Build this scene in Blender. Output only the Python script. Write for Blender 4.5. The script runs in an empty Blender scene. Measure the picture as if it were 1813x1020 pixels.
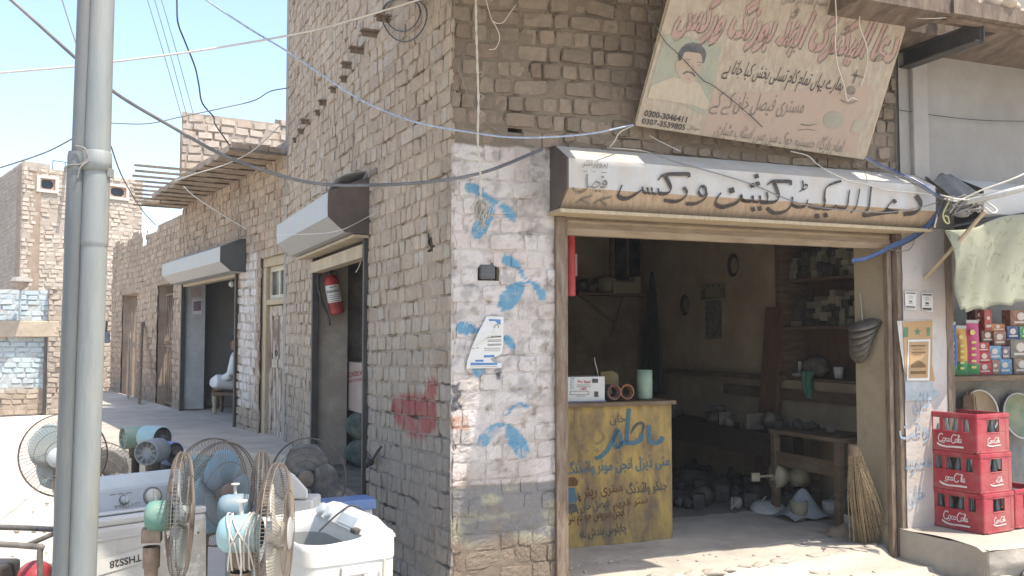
import bpy, bmesh, math, random, unicodedata
import numpy as np
from mathutils import Vector, Matrix
R = math.radians
random.seed(7)
rng = np.random.default_rng(7)
SC = bpy.context.scene
COL = SC.collection

# ------------------------------------------------------------------ camera, sky, sun
FPX, PITCH, CAM = 1650.0, math.atan(87 / 1650), Vector((0, 0, 1.7))
cd = bpy.data.cameras.new('camera'); cam = bpy.data.objects.new('camera', cd); COL.objects.link(cam)
cam.location = CAM; cam.rotation_euler = (math.pi / 2 + PITCH, 0, 0)
cd.sensor_width = 36; cd.lens = FPX / 1813 * 36; cd.clip_start = 0.05; cd.clip_end = 3000
SC.camera = cam
SUN = Vector((0.38, -0.2, 1.0)).normalized()
w = bpy.data.worlds.new('World'); SC.world = w; w.use_nodes = True
wn = w.node_tree.nodes; bg = wn['Background']
sky = wn.new('ShaderNodeTexSky'); sky.sky_type = 'NISHITA'; sky.sun_disc = False
sky.sun_elevation = math.asin(SUN.z); sky.sun_rotation = math.atan2(SUN.x, SUN.y)
sky.air_density = 1.05; sky.dust_density = 2.0; sky.ozone_density = 1.0
w.node_tree.links.new(sky.outputs[0], bg.inputs[0]); bg.inputs[1].default_value = 0.15
sl = bpy.data.lights.new('sun', 'SUN'); sl.energy = 3.0; sl.angle = R(0.5); sl.color = (1, .93, .82)
so = bpy.data.objects.new('sun', sl); COL.objects.link(so); so.location = (3, -2, 12)
so.rotation_euler = SUN.to_track_quat('Z', 'Y').to_euler()
SC.view_settings.view_transform = 'Standard'; SC.view_settings.look = 'None'
SC.view_settings.exposure = 1.32; SC.view_settings.gamma = 1
SC.render.engine = 'CYCLES'
SC.cycles.use_denoising = True
SC.cycles.max_bounces = 8; SC.cycles.diffuse_bounces = 5; SC.cycles.caustics_reflective = False

# ------------------------------------------------------------------ geometry helpers
def ray(u, v):
    x = (u - 906.5) / FPX; y = (510 - v) / FPX
    c, s = math.cos(PITCH), math.sin(PITCH)
    return Vector((x, c - y * s, s + y * c))
def at(u, v, Y):
    d = ray(u, v); return CAM + d * (Y / d.y)
def atz(u, v, z):
    d = ray(u, v); return CAM + d * ((z - CAM.z) / d.z)
class PL:
    """a plane: origin, in-plane axes u and v, outward normal n"""
    def __init__(s, O, u, v=Vector((0, 0, 1)), flip=False):
        s.O = Vector(O); s.u = Vector(u).normalized(); s.v = Vector(v).normalized()
        s.n = s.u.cross(s.v).normalized() * (-1 if flip else 1)
    def P(s, a, b, n=0.0): return s.O + s.u * a + s.v * b + s.n * n
    def ray(s, u, v, n=0.0):
        d = ray(u, v); k = ((s.O - CAM).dot(s.n) + n) / d.dot(s.n); return CAM + d * k
    def hit(s, u, v, n=0.0):
        p = s.ray(u, v, n) - s.O; return (p.dot(s.u), p.dot(s.v))
    def S(s, u, v=600, n=0.0): return s.hit(u, v, n)[0]
    def Zp(s, u, v, n=0.0): return s.hit(u, v, n)[1]
TH = R(21.5)
C0 = Vector((-0.361, 5.6, 0))
FR = PL(C0, (math.cos(TH), math.sin(TH), 0))
A_ = PL(C0, (-.469, .883, 0), flip=True); TA = A_.S(650)
B_ = PL(A_.P(TA, 0), (-.399, .917, 0), flip=True); TB = B_.S(505)
L_ = PL(B_.P(TB, 0), (-.53, .848, 0), flip=True); TL = L_.S(200)

ORG = {}
def org(o): return ORG.get(o, Vector((0, 0, 0)))
def empty(name, loc=(0, 0, 0), label=None, cat=None, group=None):
    o = bpy.data.objects.new(name, None); COL.objects.link(o); o.location = loc; ORG[o] = Vector(loc)
    o.empty_display_size = .1
    return tag(o, label, cat, group)
def tag(o, label=None, cat=None, group=None, kind=None):
    if label: o['label'] = label
    if cat: o['category'] = cat
    if group: o['group'] = group
    if kind: o['kind'] = kind
    return o
def copy_tree(o, parent=None):
    c = o.copy(); COL.objects.link(c); c.parent = parent; ORG[c] = org(o).copy()
    for ch in [x for x in bpy.data.objects if x.parent == o]: copy_tree(ch, c)
    return c
def catmull(pts, n=6, closed=False):
    P = [Vector(p) for p in pts]
    if len(P) < 3: return P
    out = []; m = len(P)
    for i in range(m if closed else m - 1):
        p1, p2 = P[i], P[(i + 1) % m]
        p0 = P[i - 1] if (i > 0 or closed) else p1 * 2 - p2
        p3 = P[(i + 2) % m] if (i + 2 < m or closed) else p2 * 2 - p1
        for k in range(n):
            t = k / n
            out.append(.5 * (2 * p1 + (p2 - p0) * t + (2 * p0 - 5 * p1 + 4 * p2 - p3) * t * t + (3 * p1 - p0 - 3 * p2 + p3) * t ** 3))
    if not closed: out.append(P[-1])
    return out
def frame_of(d):
    d = Vector(d).normalized(); a = Vector((0, 0, 1)) if abs(d.z) < .9 else Vector((1, 0, 0))
    x = d.cross(a).normalized(); return x, d.cross(x).normalized()
class MB:
    def __init__(s): s.v = []; s.f = []; s.sm = []
    def add(s, vs, fs, smooth=False):
        b = len(s.v); s.v += [tuple(p) for p in vs]
        s.f += [tuple(b + i for i in f) for f in fs]; s.sm += [smooth] * len(fs); return s
    def box(s, c, size, ax=None):
        c = Vector(c); X, Y, Z = ax or (Vector((1, 0, 0)), Vector((0, 1, 0)), Vector((0, 0, 1)))
        a, b, h = [k / 2 for k in size]
        vs = [c + X * (i * a) + Y * (j * b) + Z * (k * h) for k in (-1, 1) for j in (-1, 1) for i in (-1, 1)]
        return s.add(vs, [(0, 2, 3, 1), (4, 5, 7, 6), (0, 1, 5, 4), (2, 6, 7, 3), (0, 4, 6, 2), (1, 3, 7, 5)])
    def pbox(s, pl, a0, a1, n0, n1, b0, b1):
        c = pl.P((a0 + a1) / 2, (b0 + b1) / 2, (n0 + n1) / 2)
        return s.box(c, (abs(a1 - a0), abs(n1 - n0), abs(b1 - b0)), (pl.u, pl.n, pl.v))
    def tube(s, pts, r, seg=8, closed=False, cap=True, smooth=True):
        P = [Vector(p) for p in pts]; n = len(P)
        rr = r if isinstance(r, (list, tuple)) else [r] * n
        x = None; rings = []
        for i in range(n):
            d = (P[(i + 1) % n] - P[i - 1]) if (closed or 0 < i < n - 1) else (P[1] - P[0] if i == 0 else P[-1] - P[-2])
            if d.length < 1e-9: d = Vector((0, 0, 1))
            d.normalize()
            if x is None: x, _ = frame_of(d)
            x = (x - d * x.dot(d))
            if x.length < 1e-6: x, _ = frame_of(d)
            x.normalize(); y = d.cross(x)
            rings.append([P[i] + (x * math.cos(2 * math.pi * k / seg) + y * math.sin(2 * math.pi * k / seg)) * rr[i] for k in range(seg)])
        vs = [p for g in rings for p in g]; fs = []
        for i in range(n if closed else n - 1):
            j = (i + 1) % n
            for k in range(seg):
                l = (k + 1) % seg; fs.append((i * seg + k, i * seg + l, j * seg + l, j * seg + k))
        s.add(vs, fs, smooth)
        if cap and not closed:
            s.add(rings[0], [tuple(range(seg))[::-1]]); s.add(rings[-1], [tuple(range(seg))])
        return s
    def lathe(s, c, axis, prof, seg=24, smooth=True, x0=None):
        c = Vector(c); axis = Vector(axis).normalized(); x, y = frame_of(axis)
        vs = []; fs = []
        for r, h in prof:
            for k in range(seg):
                t = 2 * math.pi * k / seg
                vs.append(c + axis * h + (x * math.cos(t) + y * math.sin(t)) * max(r, 1e-4))
        for i in range(len(prof) - 1):
            for k in range(seg):
                l = (k + 1) % seg; fs.append((i * seg + k, i * seg + l, (i + 1) * seg + l, (i + 1) * seg + k))
        return s.add(vs, fs, smooth)
    def prism(s, pts, vec, smooth=False):
        n = len(pts); vec = Vector(vec); P = [Vector(p) for p in pts]
        vs = P + [p + vec for p in P]
        return s.add(vs, [tuple(range(n))[::-1], tuple(range(n, 2 * n))] + [(i, (i + 1) % n, n + (i + 1) % n, n + i) for i in range(n)], smooth)
    def poly(s, pts): return s.add(pts, [tuple(range(len(pts)))])
    def sheet(s, fn, nu, nv, smooth=True):
        vs = [fn(i / nu, j / nv) for j in range(nv + 1) for i in range(nu + 1)]
        return s.add(vs, [(j * (nu + 1) + i, j * (nu + 1) + i + 1, (j + 1) * (nu + 1) + i + 1, (j + 1) * (nu + 1) + i) for j in range(nv) for i in range(nu)], smooth)
    def ball(s, c, r, seg=14, rings=9, ax=None):
        c = Vector(c); r = (r, r, r) if not isinstance(r, (tuple, list)) else r
        X, Y, Z = ax or (Vector((1, 0, 0)), Vector((0, 1, 0)), Vector((0, 0, 1)))
        vs = []; fs = []
        for j in range(rings + 1):
            t = math.pi * j / rings
            for k in range(seg):
                q = 2 * math.pi * k / seg
                vs.append(c + X * (r[0] * math.sin(t) * math.cos(q)) + Y * (r[1] * math.sin(t) * math.sin(q)) + Z * (r[2] * math.cos(t)))
        for j in range(rings):
            for k in range(seg):
                l = (k + 1) % seg; fs.append((j * seg + k, (j + 1) * seg + k, (j + 1) * seg + l, j * seg + l))
        return s.add(vs, fs, True)
    def build(s, name, mat, parent=None, bevel=0, subsurf=0, loc=None, solid=0):
        V = np.array(s.v, dtype=float)
        if parent is not None: o0 = org(parent)
        elif loc is not None: o0 = Vector(loc)
        else:
            lo, hi = V.min(0), V.max(0); o0 = Vector(((lo[0] + hi[0]) / 2, (lo[1] + hi[1]) / 2, lo[2]))
        me = bpy.data.meshes.new(name); me.from_pydata((V - np.array(o0)).tolist(), [], s.f)
        me.polygons.foreach_set('use_smooth', s.sm); me.materials.append(mat); me.update()
        o = bpy.data.objects.new(name, me); COL.objects.link(o)
        ORG[o] = Vector(o0)
        if parent is not None: o.parent = parent
        else: o.location = o0
        if solid: m = o.modifiers.new('s', 'SOLIDIFY'); m.thickness = solid; m.offset = 0
        if bevel:
            m = o.modifiers.new('b', 'BEVEL'); m.width = bevel; m.segments = 2; m.limit_method = 'ANGLE'; m.angle_limit = R(40); m.harden_normals = False
        if subsurf: m = o.modifiers.new('ss', 'SUBSURF'); m.levels = subsurf; m.render_levels = subsurf
        return o

# ------------------------------------------------------------------ materials
MATS = {}
def _base(name):
    m = bpy.data.materials.new(name); m.use_nodes = True; nt = m.node_tree
    return m, nt, nt.nodes['Principled BSDF'], nt.nodes.new, nt.links.new
def M(name, col, rough=.75, var=.18, scale=5, bump=.2, bscale=50, metal=0, dust=.25, dustcol=(.42, .36, .28), dscale=3.5, stretch=None, spec=.3, trans=0, dedge=.12):
    if name in MATS: return MATS[name]
    m, nt, b, N, L = _base(name)
    tc = N('ShaderNodeTexCoord'); src = tc.outputs['Object']
    if stretch:
        mp = N('ShaderNodeMapping'); mp.inputs['Scale'].default_value = stretch; L(src, mp.inputs[0]); src = mp.outputs[0]
    n1 = N('ShaderNodeTexNoise'); n1.inputs['Scale'].default_value = scale; n1.inputs['Detail'].default_value = 6; n1.inputs['Roughness'].default_value = .65; L(src, n1.inputs['Vector'])
    mr = N('ShaderNodeMapRange'); mr.inputs[1].default_value = .3; mr.inputs[2].default_value = .7; mr.inputs[3].default_value = 1 - var; mr.inputs[4].default_value = 1 + var; L(n1.outputs[0], mr.inputs[0])
    mx = N('ShaderNodeMix'); mx.data_type = 'RGBA'; mx.blend_type = 'MULTIPLY'; mx.inputs[0].default_value = 1; mx.inputs[6].default_value = (*col, 1); L(mr.outputs[0], mx.inputs[7])
    out = mx.outputs[2]
    if dust > 0:
        n2 = N('ShaderNodeTexNoise'); n2.inputs['Scale'].default_value = dscale; n2.inputs['Detail'].default_value = 8; n2.inputs['Roughness'].default_value = .7; L(src, n2.inputs['Vector'])
        m2 = N('ShaderNodeMapRange'); m2.inputs[1].default_value = .52 - dedge; m2.inputs[2].default_value = .52 + dedge; m2.inputs[4].default_value = min(1, dust * 1.6); L(n2.outputs[0], m2.inputs[0])
        md = N('ShaderNodeMix'); md.data_type = 'RGBA'; L(m2.outputs[0], md.inputs[0]); L(out, md.inputs[6]); md.inputs[7].default_value = (*dustcol, 1); out = md.outputs[2]
    L(out, b.inputs['Base Color'])
    n3 = N('ShaderNodeTexNoise'); n3.inputs['Scale'].default_value = bscale; n3.inputs['Detail'].default_value = 5; L(src, n3.inputs['Vector'])
    if bump > 0:
        bp = N('ShaderNodeBump'); bp.inputs['Strength'].default_value = bump; bp.inputs['Distance'].default_value = .01; L(n3.outputs[0], bp.inputs['Height']); L(bp.outputs[0], b.inputs['Normal'])
    rr = N('ShaderNodeMapRange'); rr.inputs[3].default_value = max(.05, rough - .1); rr.inputs[4].default_value = min(1, rough + .12); L(n1.outputs[0], rr.inputs[0]); L(rr.outputs[0], b.inputs['Roughness'])
    b.inputs['Metallic'].default_value = metal; b.inputs['Specular IOR Level'].default_value = spec
    if trans: b.inputs['Transmission Weight'].default_value = trans
    MATS[name] = m; return m
def MC(name, rough=.9, var=.14, scale=25, bump=.45, bscale=70):
    if name in MATS: return MATS[name]
    m, nt, b, N, L = _base(name)
    at_ = N('ShaderNodeAttribute'); at_.attribute_name = 'Col'
    tc = N('ShaderNodeTexCoord')
    n1 = N('ShaderNodeTexNoise'); n1.inputs['Scale'].default_value = scale; n1.inputs['Detail'].default_value = 7; n1.inputs['Roughness'].default_value = .7; L(tc.outputs['Object'], n1.inputs['Vector'])
    mr = N('ShaderNodeMapRange'); mr.inputs[1].default_value = .28; mr.inputs[2].default_value = .72; mr.inputs[3].default_value = 1 - var; mr.inputs[4].default_value = 1 + var; L(n1.outputs[0], mr.inputs[0])
    mx = N('ShaderNodeMix'); mx.data_type = 'RGBA'; mx.blend_type = 'MULTIPLY'; mx.inputs[0].default_value = 1; L(at_.outputs['Color'], mx.inputs[6]); L(mr.outputs[0], mx.inputs[7])
    L(mx.outputs[2], b.inputs['Base Color'])
    n3 = N('ShaderNodeTexNoise'); n3.inputs['Scale'].default_value = bscale; n3.inputs['Detail'].default_value = 6; n3.inputs['Roughness'].default_value = .65; L(tc.outputs['Object'], n3.inputs['Vector'])
    bp = N('ShaderNodeBump'); bp.inputs['Strength'].default_value = bump; bp.inputs['Distance'].default_value = .012; L(n3.outputs[0], bp.inputs['Height']); L(bp.outputs[0], b.inputs['Normal'])
    b.inputs['Roughness'].default_value = rough; b.inputs['Specular IOR Level'].default_value = .2
    MATS[name] = m; return m

# ------------------------------------------------------------------ noise and brickwork
def _h(x, y, s):
    a = np.sin(x * 127.1 + y * 311.7 + s * 74.7) * 43758.5453
    return a - np.floor(a)
def vnoise(x, y, s=0):
    xi, yi = np.floor(x), np.floor(y); fx, fy = x - xi, y - yi
    fx = fx * fx * (3 - 2 * fx); fy = fy * fy * (3 - 2 * fy)
    return (_h(xi, yi, s) * (1 - fx) + _h(xi + 1, yi, s) * fx) * (1 - fy) + (_h(xi, yi + 1, s) * (1 - fx) + _h(xi + 1, yi + 1, s) * fx) * fy
def fbm(x, y, s=0, o=4):
    t = 0; a = .5; tot = 0
    for i in range(o): t = t + a * vnoise(x * 2 ** i, y * 2 ** i, s + i); tot += a; a *= .55
    return t / tot
def inpoly(x, y, poly):
    r = np.zeros(x.shape, bool); n = len(poly)
    for i in range(n):
        (x0, y0), (x1, y1) = poly[i], poly[i - 1]
        if y0 == y1: continue
        r ^= ((y0 > y) != (y1 > y)) & (x < (x1 - x0) * (y - y0) / (y1 - y0) + x0)
    return r
def mixc(c, d, k): return c * (1 - k[..., None]) + np.asarray(d) * k[..., None]
def colour_mesh(name, V, Fq, Cc, mat, parent, smooth=True):
    me = bpy.data.meshes.new(name); n = len(V); o0 = np.array(org(parent)) if parent else np.zeros(3)
    me.vertices.add(n); me.vertices.foreach_set('co', (V - o0).ravel().astype(np.float32))
    m = len(Fq); me.loops.add(m * 4); me.polygons.add(m)
    me.loops.foreach_set('vertex_index', Fq.ravel().astype(np.int32))
    me.polygons.foreach_set('loop_start', np.arange(0, m * 4, 4, dtype=np.int32))
    try: me.polygons.foreach_set('loop_total', np.full(m, 4, np.int32))
    except Exception: pass
    me.polygons.foreach_set('use_smooth', np.full(m, smooth))
    me.update(); me.validate()
    at_ = me.color_attributes.new('Col', 'FLOAT_COLOR', 'POINT')
    at_.data.foreach_set('color', np.concatenate([np.clip(Cc, 0, 1), np.ones((n, 1))], 1).ravel().astype(np.float32))
    me.materials.append(mat)
    o = bpy.data.objects.new(name, me); COL.objects.link(o); ORG[o] = Vector(o0)
    if parent: o.parent = parent
    return o
def brick_wall(name, pl, s0, s1, z0, z1, colfn, parent, mat, holes=(), course=.107, bw=.108, bvar=.012, stretch=.12, stretchw=.225, joint=.014,
               grid=(5, 4), top=None, seed=1, rough=.005, recess=.016, bulge=.006, step=.06, proud=None, edge=.86, und=0):
    rg = np.random.default_rng(seed); rec = []
    nr = int(math.ceil((z1 - z0) / course))
    for i in range(nr):
        za = z0 + i * course; zb = min(za + course, z1)
        if zb - za < .03: continue
        s = s0 - (rg.random() * bw * .8)
        while s < s1:
            wd = (stretchw if rg.random() < stretch else bw) + rg.normal() * bvar; wd = max(wd, .05)
            a, b = max(s, s0), min(s + wd, s1); s += wd
            parts = [(a, b)]
            for (h0, h1, k0, k1) in holes:
                if zb > k0 + .01 and za < k1 - .01:
                    q = []
                    for (p0, p1) in parts:
                        if p1 <= h0 or p0 >= h1: q.append((p0, p1)); continue
                        if p0 < h0: q.append((p0, h0))
                        if p1 > h1: q.append((h1, p1))
                    parts = q
            for p0, p1 in parts:
                if p1 - p0 < .025: continue
                t = top((p0 + p1) / 2) if top else 1e9
                if zb > t: continue
                rec.append(((p0 + p1) / 2, (za + zb) / 2, (p1 - p0) / 2, (zb - za) / 2))
    rec = np.array(rec); n = len(rec); mu, mv = grid
    def axis(m):
        if m == 4: return np.array([-1, -.86, .86, 1.])
        if m == 3: return np.array([-1, 0, 1.])
        inner = np.linspace(-.9, .9, m - 2); return np.concatenate([[-1], inner, [1]])
    U, Vv = np.meshgrid(axis(mu), axis(mv)); U, Vv = U.ravel(), Vv.ravel(); k = len(U)
    edgem = np.maximum(abs(U), abs(Vv)) > .99
    jx = joint * .34 * (1 + rg.normal(size=(n, 1)) * .3); jz = joint / 2 * (1 + rg.normal(size=(n, 1)) * .35)
    hs = np.maximum(rec[:, 2:3] - jx, .01); hz = np.maximum(rec[:, 3:4] - jz, .01)
    rnd = 1 - .07 * (Vv ** 2) * (abs(U) > .5); rnd2 = 1 - .10 * (U ** 2) * (abs(Vv) > .5)
    tilt = rg.normal(size=(n, 1)) * .05
    S = rec[:, 0:1] + hs * U * rnd + rg.normal(size=(n, k)) * .0022
    Z = rec[:, 1:2] + hz * Vv * rnd2 + tilt * hs * U + rg.normal(size=(n, k)) * .002
    wave = .016 * np.sin(S * 1.7 + seed) + .035 * (vnoise(S * .8, Z * .5, seed) - .5)
    Z = Z + wave * (Z - z0 > .1)
    tw = rg.normal(size=(n, 1)) * .012
    Nn = rg.normal(size=(n, 1)) * rough + tw * hs * U + (rg.normal(size=(n, k)) * rough * .45) + bulge * (1 - U ** 2 * .7 - Vv ** 2 * .7)
    Nn = np.where(edgem[None, :], -recess - .006, Nn)
    if und: Nn = Nn + und * (fbm(S * 1.7, Z * 1.7, seed + 9) - .5) + und * .5 * (fbm(S * 7, Z * 7, seed + 19) - .5)
    if proud is not None: Nn = Nn + proud(S, Z)
    br = rg.random((n, 1)); rd = rg.random((n, 1))
    Cb = colfn(S, Z, np.repeat(br, k, 1), np.repeat(rd, k, 1), True)
    Cb = np.where(edgem[None, :, None], Cb * edge, Cb)
    base = (np.arange(n) * k)[:, None, None]
    q = np.array([[j * mu + i, j * mu + i + 1, (j + 1) * mu + i + 1, (j + 1) * mu + i] for j in range(mv - 1) for i in range(mu - 1)])
    F1 = (base + q[None]).reshape(-1, 4)
    O, u, v, nn = [np.array(x) for x in (pl.O, pl.u, pl.v, pl.n)]
    W = lambda S, Z, Nv: O + S[..., None] * u + Z[..., None] * v + Nv[..., None] * nn
    V1 = W(S, Z, Nn).reshape(-1, 3); C1 = Cb.reshape(-1, 3)
    # mortar sheet
    sl_ = set(np.linspace(s0, s1, max(2, int((s1 - s0) / step)))); zl = set(np.linspace(z0, z1, max(2, int((z1 - z0) / step))))
    for h in holes:
        for x in h[:2]:
            if s0 < x < s1: sl_.add(x)
        for x in h[2:]:
            if z0 < x < z1: zl.add(x)
    sl_ = np.array(sorted(sl_)); zl = np.array(sorted(zl))
    S2, Z2 = np.meshgrid(sl_, zl); N2 = -recess + (fbm(S2 * 9, Z2 * 9, seed + 3) - .5) * .016
    N2 = N2 - .022 * np.clip((fbm(S2 * 5, Z2 * 11, seed + 41) - .60) * 12, 0, 1) * (recess > .006)
    if und: N2 = N2 + und * (fbm(S2 * 1.7, Z2 * 1.7, seed + 9) - .5) + und * .5 * (fbm(S2 * 7, Z2 * 7, seed + 19) - .5)
    if proud is not None: N2 = N2 + proud(S2, Z2)
    C2 = colfn(S2, Z2, np.full(S2.shape, .5), np.full(S2.shape, .5), False)
    a, b = len(sl_), len(zl); idx = np.arange(a * b).reshape(b, a)
    sc, zc = (sl_[:-1] + sl_[1:]) / 2, (zl[:-1] + zl[1:]) / 2; SS, ZZ = np.meshgrid(sc, zc)
    keep = np.ones(SS.shape, bool)
    for (h0, h1, k0, k1) in holes: keep &= ~((SS > h0) & (SS < h1) & (ZZ > k0) & (ZZ < k1))
    if top:
        tt = np.array([top(x) for x in sc]); keep &= ZZ < tt[None, :] - .03
    F2 = np.stack([idx[:-1, :-1], idx[:-1, 1:], idx[1:, 1:], idx[1:, :-1]], -1)[keep] + len(V1)
    V2 = W(S2, Z2, N2).reshape(-1, 3)
    return colour_mesh(name, np.concatenate([V1, V2]), np.concatenate([F1, F2]), np.concatenate([C1, C2.reshape(-1, 3)]), mat, parent, smooth=False)

# ------------------------------------------------------------------ lettering
FORMS = {}
for cp in list(range(0xFB50, 0xFC00)) + list(range(0xFE70, 0xFEFD)):
    d = unicodedata.decomposition(chr(cp)).split()
    if len(d) == 2: FORMS.setdefault(chr(int(d[1], 16)), {})[d[0].strip('<>')] = chr(cp)
def shape_ar(t):
    out = []; t = t.replace('لا', '\u0001')
    FORMS['\u0001'] = {'isolated': '\uFEFB', 'final': '\uFEFC'}
    def dual(c): return 'initial' in FORMS.get(c, {})
    def joins(c): return 'final' in FORMS.get(c, {})
    for i, c in enumerate(t):
        f = FORMS.get(c)
        if not f: out.append(c); continue
        pv = i > 0 and dual(t[i - 1]); nx = i + 1 < len(t) and joins(t[i + 1]) and dual(c)
        k = 'medial' if pv and nx else 'final' if pv else 'initial' if nx else 'isolated'
        out.append(f.get(k, f.get('isolated', c)))
    return ''.join(out[::-1])
def text_mesh(body, bold=0):
    c = bpy.data.curves.new('lettering', 'FONT'); c.body = body; c.offset = bold; c.resolution_u = 3
    o = bpy.data.objects.new('lettering', c); COL.objects.link(o)
    dg = bpy.context.evaluated_depsgraph_get(); e = o.evaluated_get(dg); me = e.to_mesh()
    vs = [(v.co.x, v.co.y) for v in me.vertices]; fs = [tuple(p.vertices) for p in me.polygons]
    e.to_mesh_clear(); bpy.data.objects.remove(o); bpy.data.curves.remove(c)
    return vs, fs
def put_text(mb, body, fn, L, Rr, h=None, arab=True, bold=0, slant=0):
    """lettering whose baseline runs from L to Rr (2-D), mapped to the surface by fn; h = height of an em relative to the fitted size"""
    vs, fs = text_mesh(shape_ar(body) if arab else body, bold)
    x0 = min(v[0] for v in vs); x1 = max(v[0] for v in vs)
    L, Rr = Vector(L), Vector(Rr); d = Rr - L; sc = d.length / (x1 - x0); d.normalize(); up = Vector((d.y, -d.x))
    hs = sc if h is None else h
    P = []
    for x, y in vs:
        p = L + d * ((x - x0) * sc + slant * y * hs) + up * (y * hs); P.append(fn(p.x, p.y))
    mb.add(P, fs)
def stroke(mb, pts, wpx, fn, nib=None, n=6, taper=True):
    P = catmull([Vector((p[0], p[1])) for p in pts], n) if len(pts) > 2 else [Vector(pts[0]).lerp(Vector(pts[1]), k / 6) for k in range(7)]
    P = [Vector((p.x, p.y)) for p in P]; m = len(P); Lf = []; Rt = []
    for i in range(m):
        d = P[min(i + 1, m - 1)] - P[max(i - 1, 0)]
        if d.length < 1e-6: d = Vector((1, 0))
        d.normalize(); nn = Vector((-d.y, d.x)); wd = wpx
        if nib is not None:
            nv = Vector((math.cos(nib), -math.sin(nib))); wd = wpx * max(.32, abs(nv.dot(nn)))
        if taper: wd *= min(1, .35 + 2.2 * min(i, m - 1 - i) / m * 1.5)
        Lf.append(P[i] + nn * wd / 2); Rt.append(P[i] - nn * wd / 2)
    vs = [fn(p.x, p.y) for p in Lf] + [fn(p.x, p.y) for p in Rt]
    mb.add(vs, [(i, i + 1, m + i + 1, m + i) for i in range(m - 1)])
def blot(mb, c, r, fn, k=4, rot=0.0):
    mb.poly([fn(c[0] + r * math.cos(rot + 2 * math.pi * i / k), c[1] + r * math.sin(rot + 2 * math.pi * i / k)) for i in range(k)])
def wire(name, label, pts, r, mat, cat='cable', n=8, group=None, parent=None):
    P = [at(*p) if isinstance(p, tuple) and len(p) == 3 else Vector(p) for p in pts]
    o = MB().tube(catmull(P, n), r, 6).build(name, mat, parent)
    if parent is None: tag(o, label, cat, group)
    return o

# ------------------------------------------------------------------ shared materials
m_brick = MC('mud_brick', .95, .16, 22, .5, 60)
m_paintb = MC('painted_brick', .9, .10, 40, .4, 75)
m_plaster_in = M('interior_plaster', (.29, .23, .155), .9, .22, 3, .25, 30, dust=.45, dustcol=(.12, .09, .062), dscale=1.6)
m_plaster_w = M('whitewashed_plaster', (.50, .45, .41), .9, .16, 6, .35, 35, dust=.45, dustcol=(.33, .27, .21), dscale=3)
m_plaster_g = M('grey_plaster', (.30, .28, .25), .95, .12, 3, .3, 40, dust=.3, dustcol=(.24, .21, .18), dscale=1.3)
m_mudfloor = M('dusty_concrete', (.35, .315, .265), .95, .18, 3, .8, 14, dust=.5, dustcol=(.43, .385, .32), dscale=2)
m_street = M('dusty_street', (.43, .39, .335), .95, .12, .8, .5, 12, dust=.5, dustcol=(.50, .455, .39), dscale=.5)
m_galv = M('galvanised_sheet', (.37, .375, .37), .48, .12, 4, .05, 20, metal=.25, dust=.3, dustcol=(.44, .38, .30), dscale=3, stretch=(6, 6, 1.2), spec=.5)
m_cap = M('brown_painted_steel', (.075, .058, .052), .5, .2, 5, .1, 40, dust=.3, dustcol=(.16, .12, .09))
m_capg = M('grey_painted_steel', (.075, .08, .078), .5, .2, 5, .1, 40, dust=.3, dustcol=(.15, .14, .12))
m_rail = M('rusty_steel_rail', (.15, .10, .065), .7, .3, 14, .35, 80, dust=.45, dustcol=(.27, .22, .165), dscale=9, stretch=(3, 3, .6))
m_dark = M('dark_steel', (.045, .042, .04), .55, .2, 8, .15, 60, dust=.3, dustcol=(.12, .10, .08))
m_slat = M('dusty_shutter_slat', (.22, .165, .11), .7, .25, 6, .2, 40, dust=.4, dustcol=(.34, .27, .19), dscale=4, stretch=(1, 1, 6))
m_wood = M('old_wood', (.13, .085, .05), .75, .3, 9, .3, 60, dust=.3, dustcol=(.25, .19, .13), stretch=(1, 1, 6))
m_woodp = M('pale_wood', (.42, .34, .22), .8, .2, 9, .3, 60, dust=.3, dustcol=(.34, .27, .19), stretch=(5, 5, 1))
m_black = M('matt_black', (.02, .02, .02), .6, .2, 10, .1, 50, dust=.15)
m_blackcable = M('black_cable', (.035, .035, .037), .5, .1, 10, 0, dust=.2, dustcol=(.2, .18, .15))
m_whitecable = M('white_cable', (.55, .52, .46), .5, .1, 10, 0, dust=.2)
m_greycable = M('grey_cable', (.17, .165, .16), .5, .1, 10, 0, dust=.2)
m_bluecable = M('blue_cable', (.05, .11, .30), .5, .1, 10, 0, dust=.1)
m_paper = M('white_paper', (.62, .61, .57), .85, .06, 8, .1, 40, dust=.15)
m_ink = M('black_ink', (.045, .04, .038), .8, .2, 30, 0, dust=.12, dustcol=(.3, .25, .2), dscale=25)
m_inkgrey = M('grey_ink', (.15, .13, .11), .85, .2, 30, 0, dust=.3, dustcol=(.36, .29, .21), dscale=25)
m_inkblue = M('blue_ink', (.07, .19, .40), .8, .15, 30, 0, dust=.1)

# ------------------------------------------------------------------ ground
def build_ground():
    g = MB(); n = 46
    def fn(a, b):
        x = -16 + 28 * a; y = 1.5 + 24 * b
        z = float((fbm(np.array(x * 1.3), np.array(y * 1.3), 5) - .5) * .045); return (x, y, z - .02)
    g.sheet(fn, 110, 96)
    g.add([(-900, -900, -.05), (900, -900, -.05), (900, 900, -.05), (-900, 900, -.05)], [(0, 1, 2, 3)])
    o = g.build('ground', m_street); tag(o, kind='structure')
build_ground()
FLZ = .17
def floor_z(s, n):
    e = .10 + .16 * float(vnoise(np.array(s * 3.1), np.array(.3), 4)) - .11 * s + .02
    k = 1 / (1 + math.exp((n - e - .12) * 60))
    d = float(fbm(np.array(s * 2.2), np.array(n * 2.2), 9) - .5)
    d2 = float(fbm(np.array(s * 9.), np.array(n * 9.), 19) - .5)
    lo = .10 - (.03 if s > 2.0 + .2 * d else 0) * (1 if n > .3 else 0)
    return lo + (FLZ - lo) * k + .022 * d + .016 * d2
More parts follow.
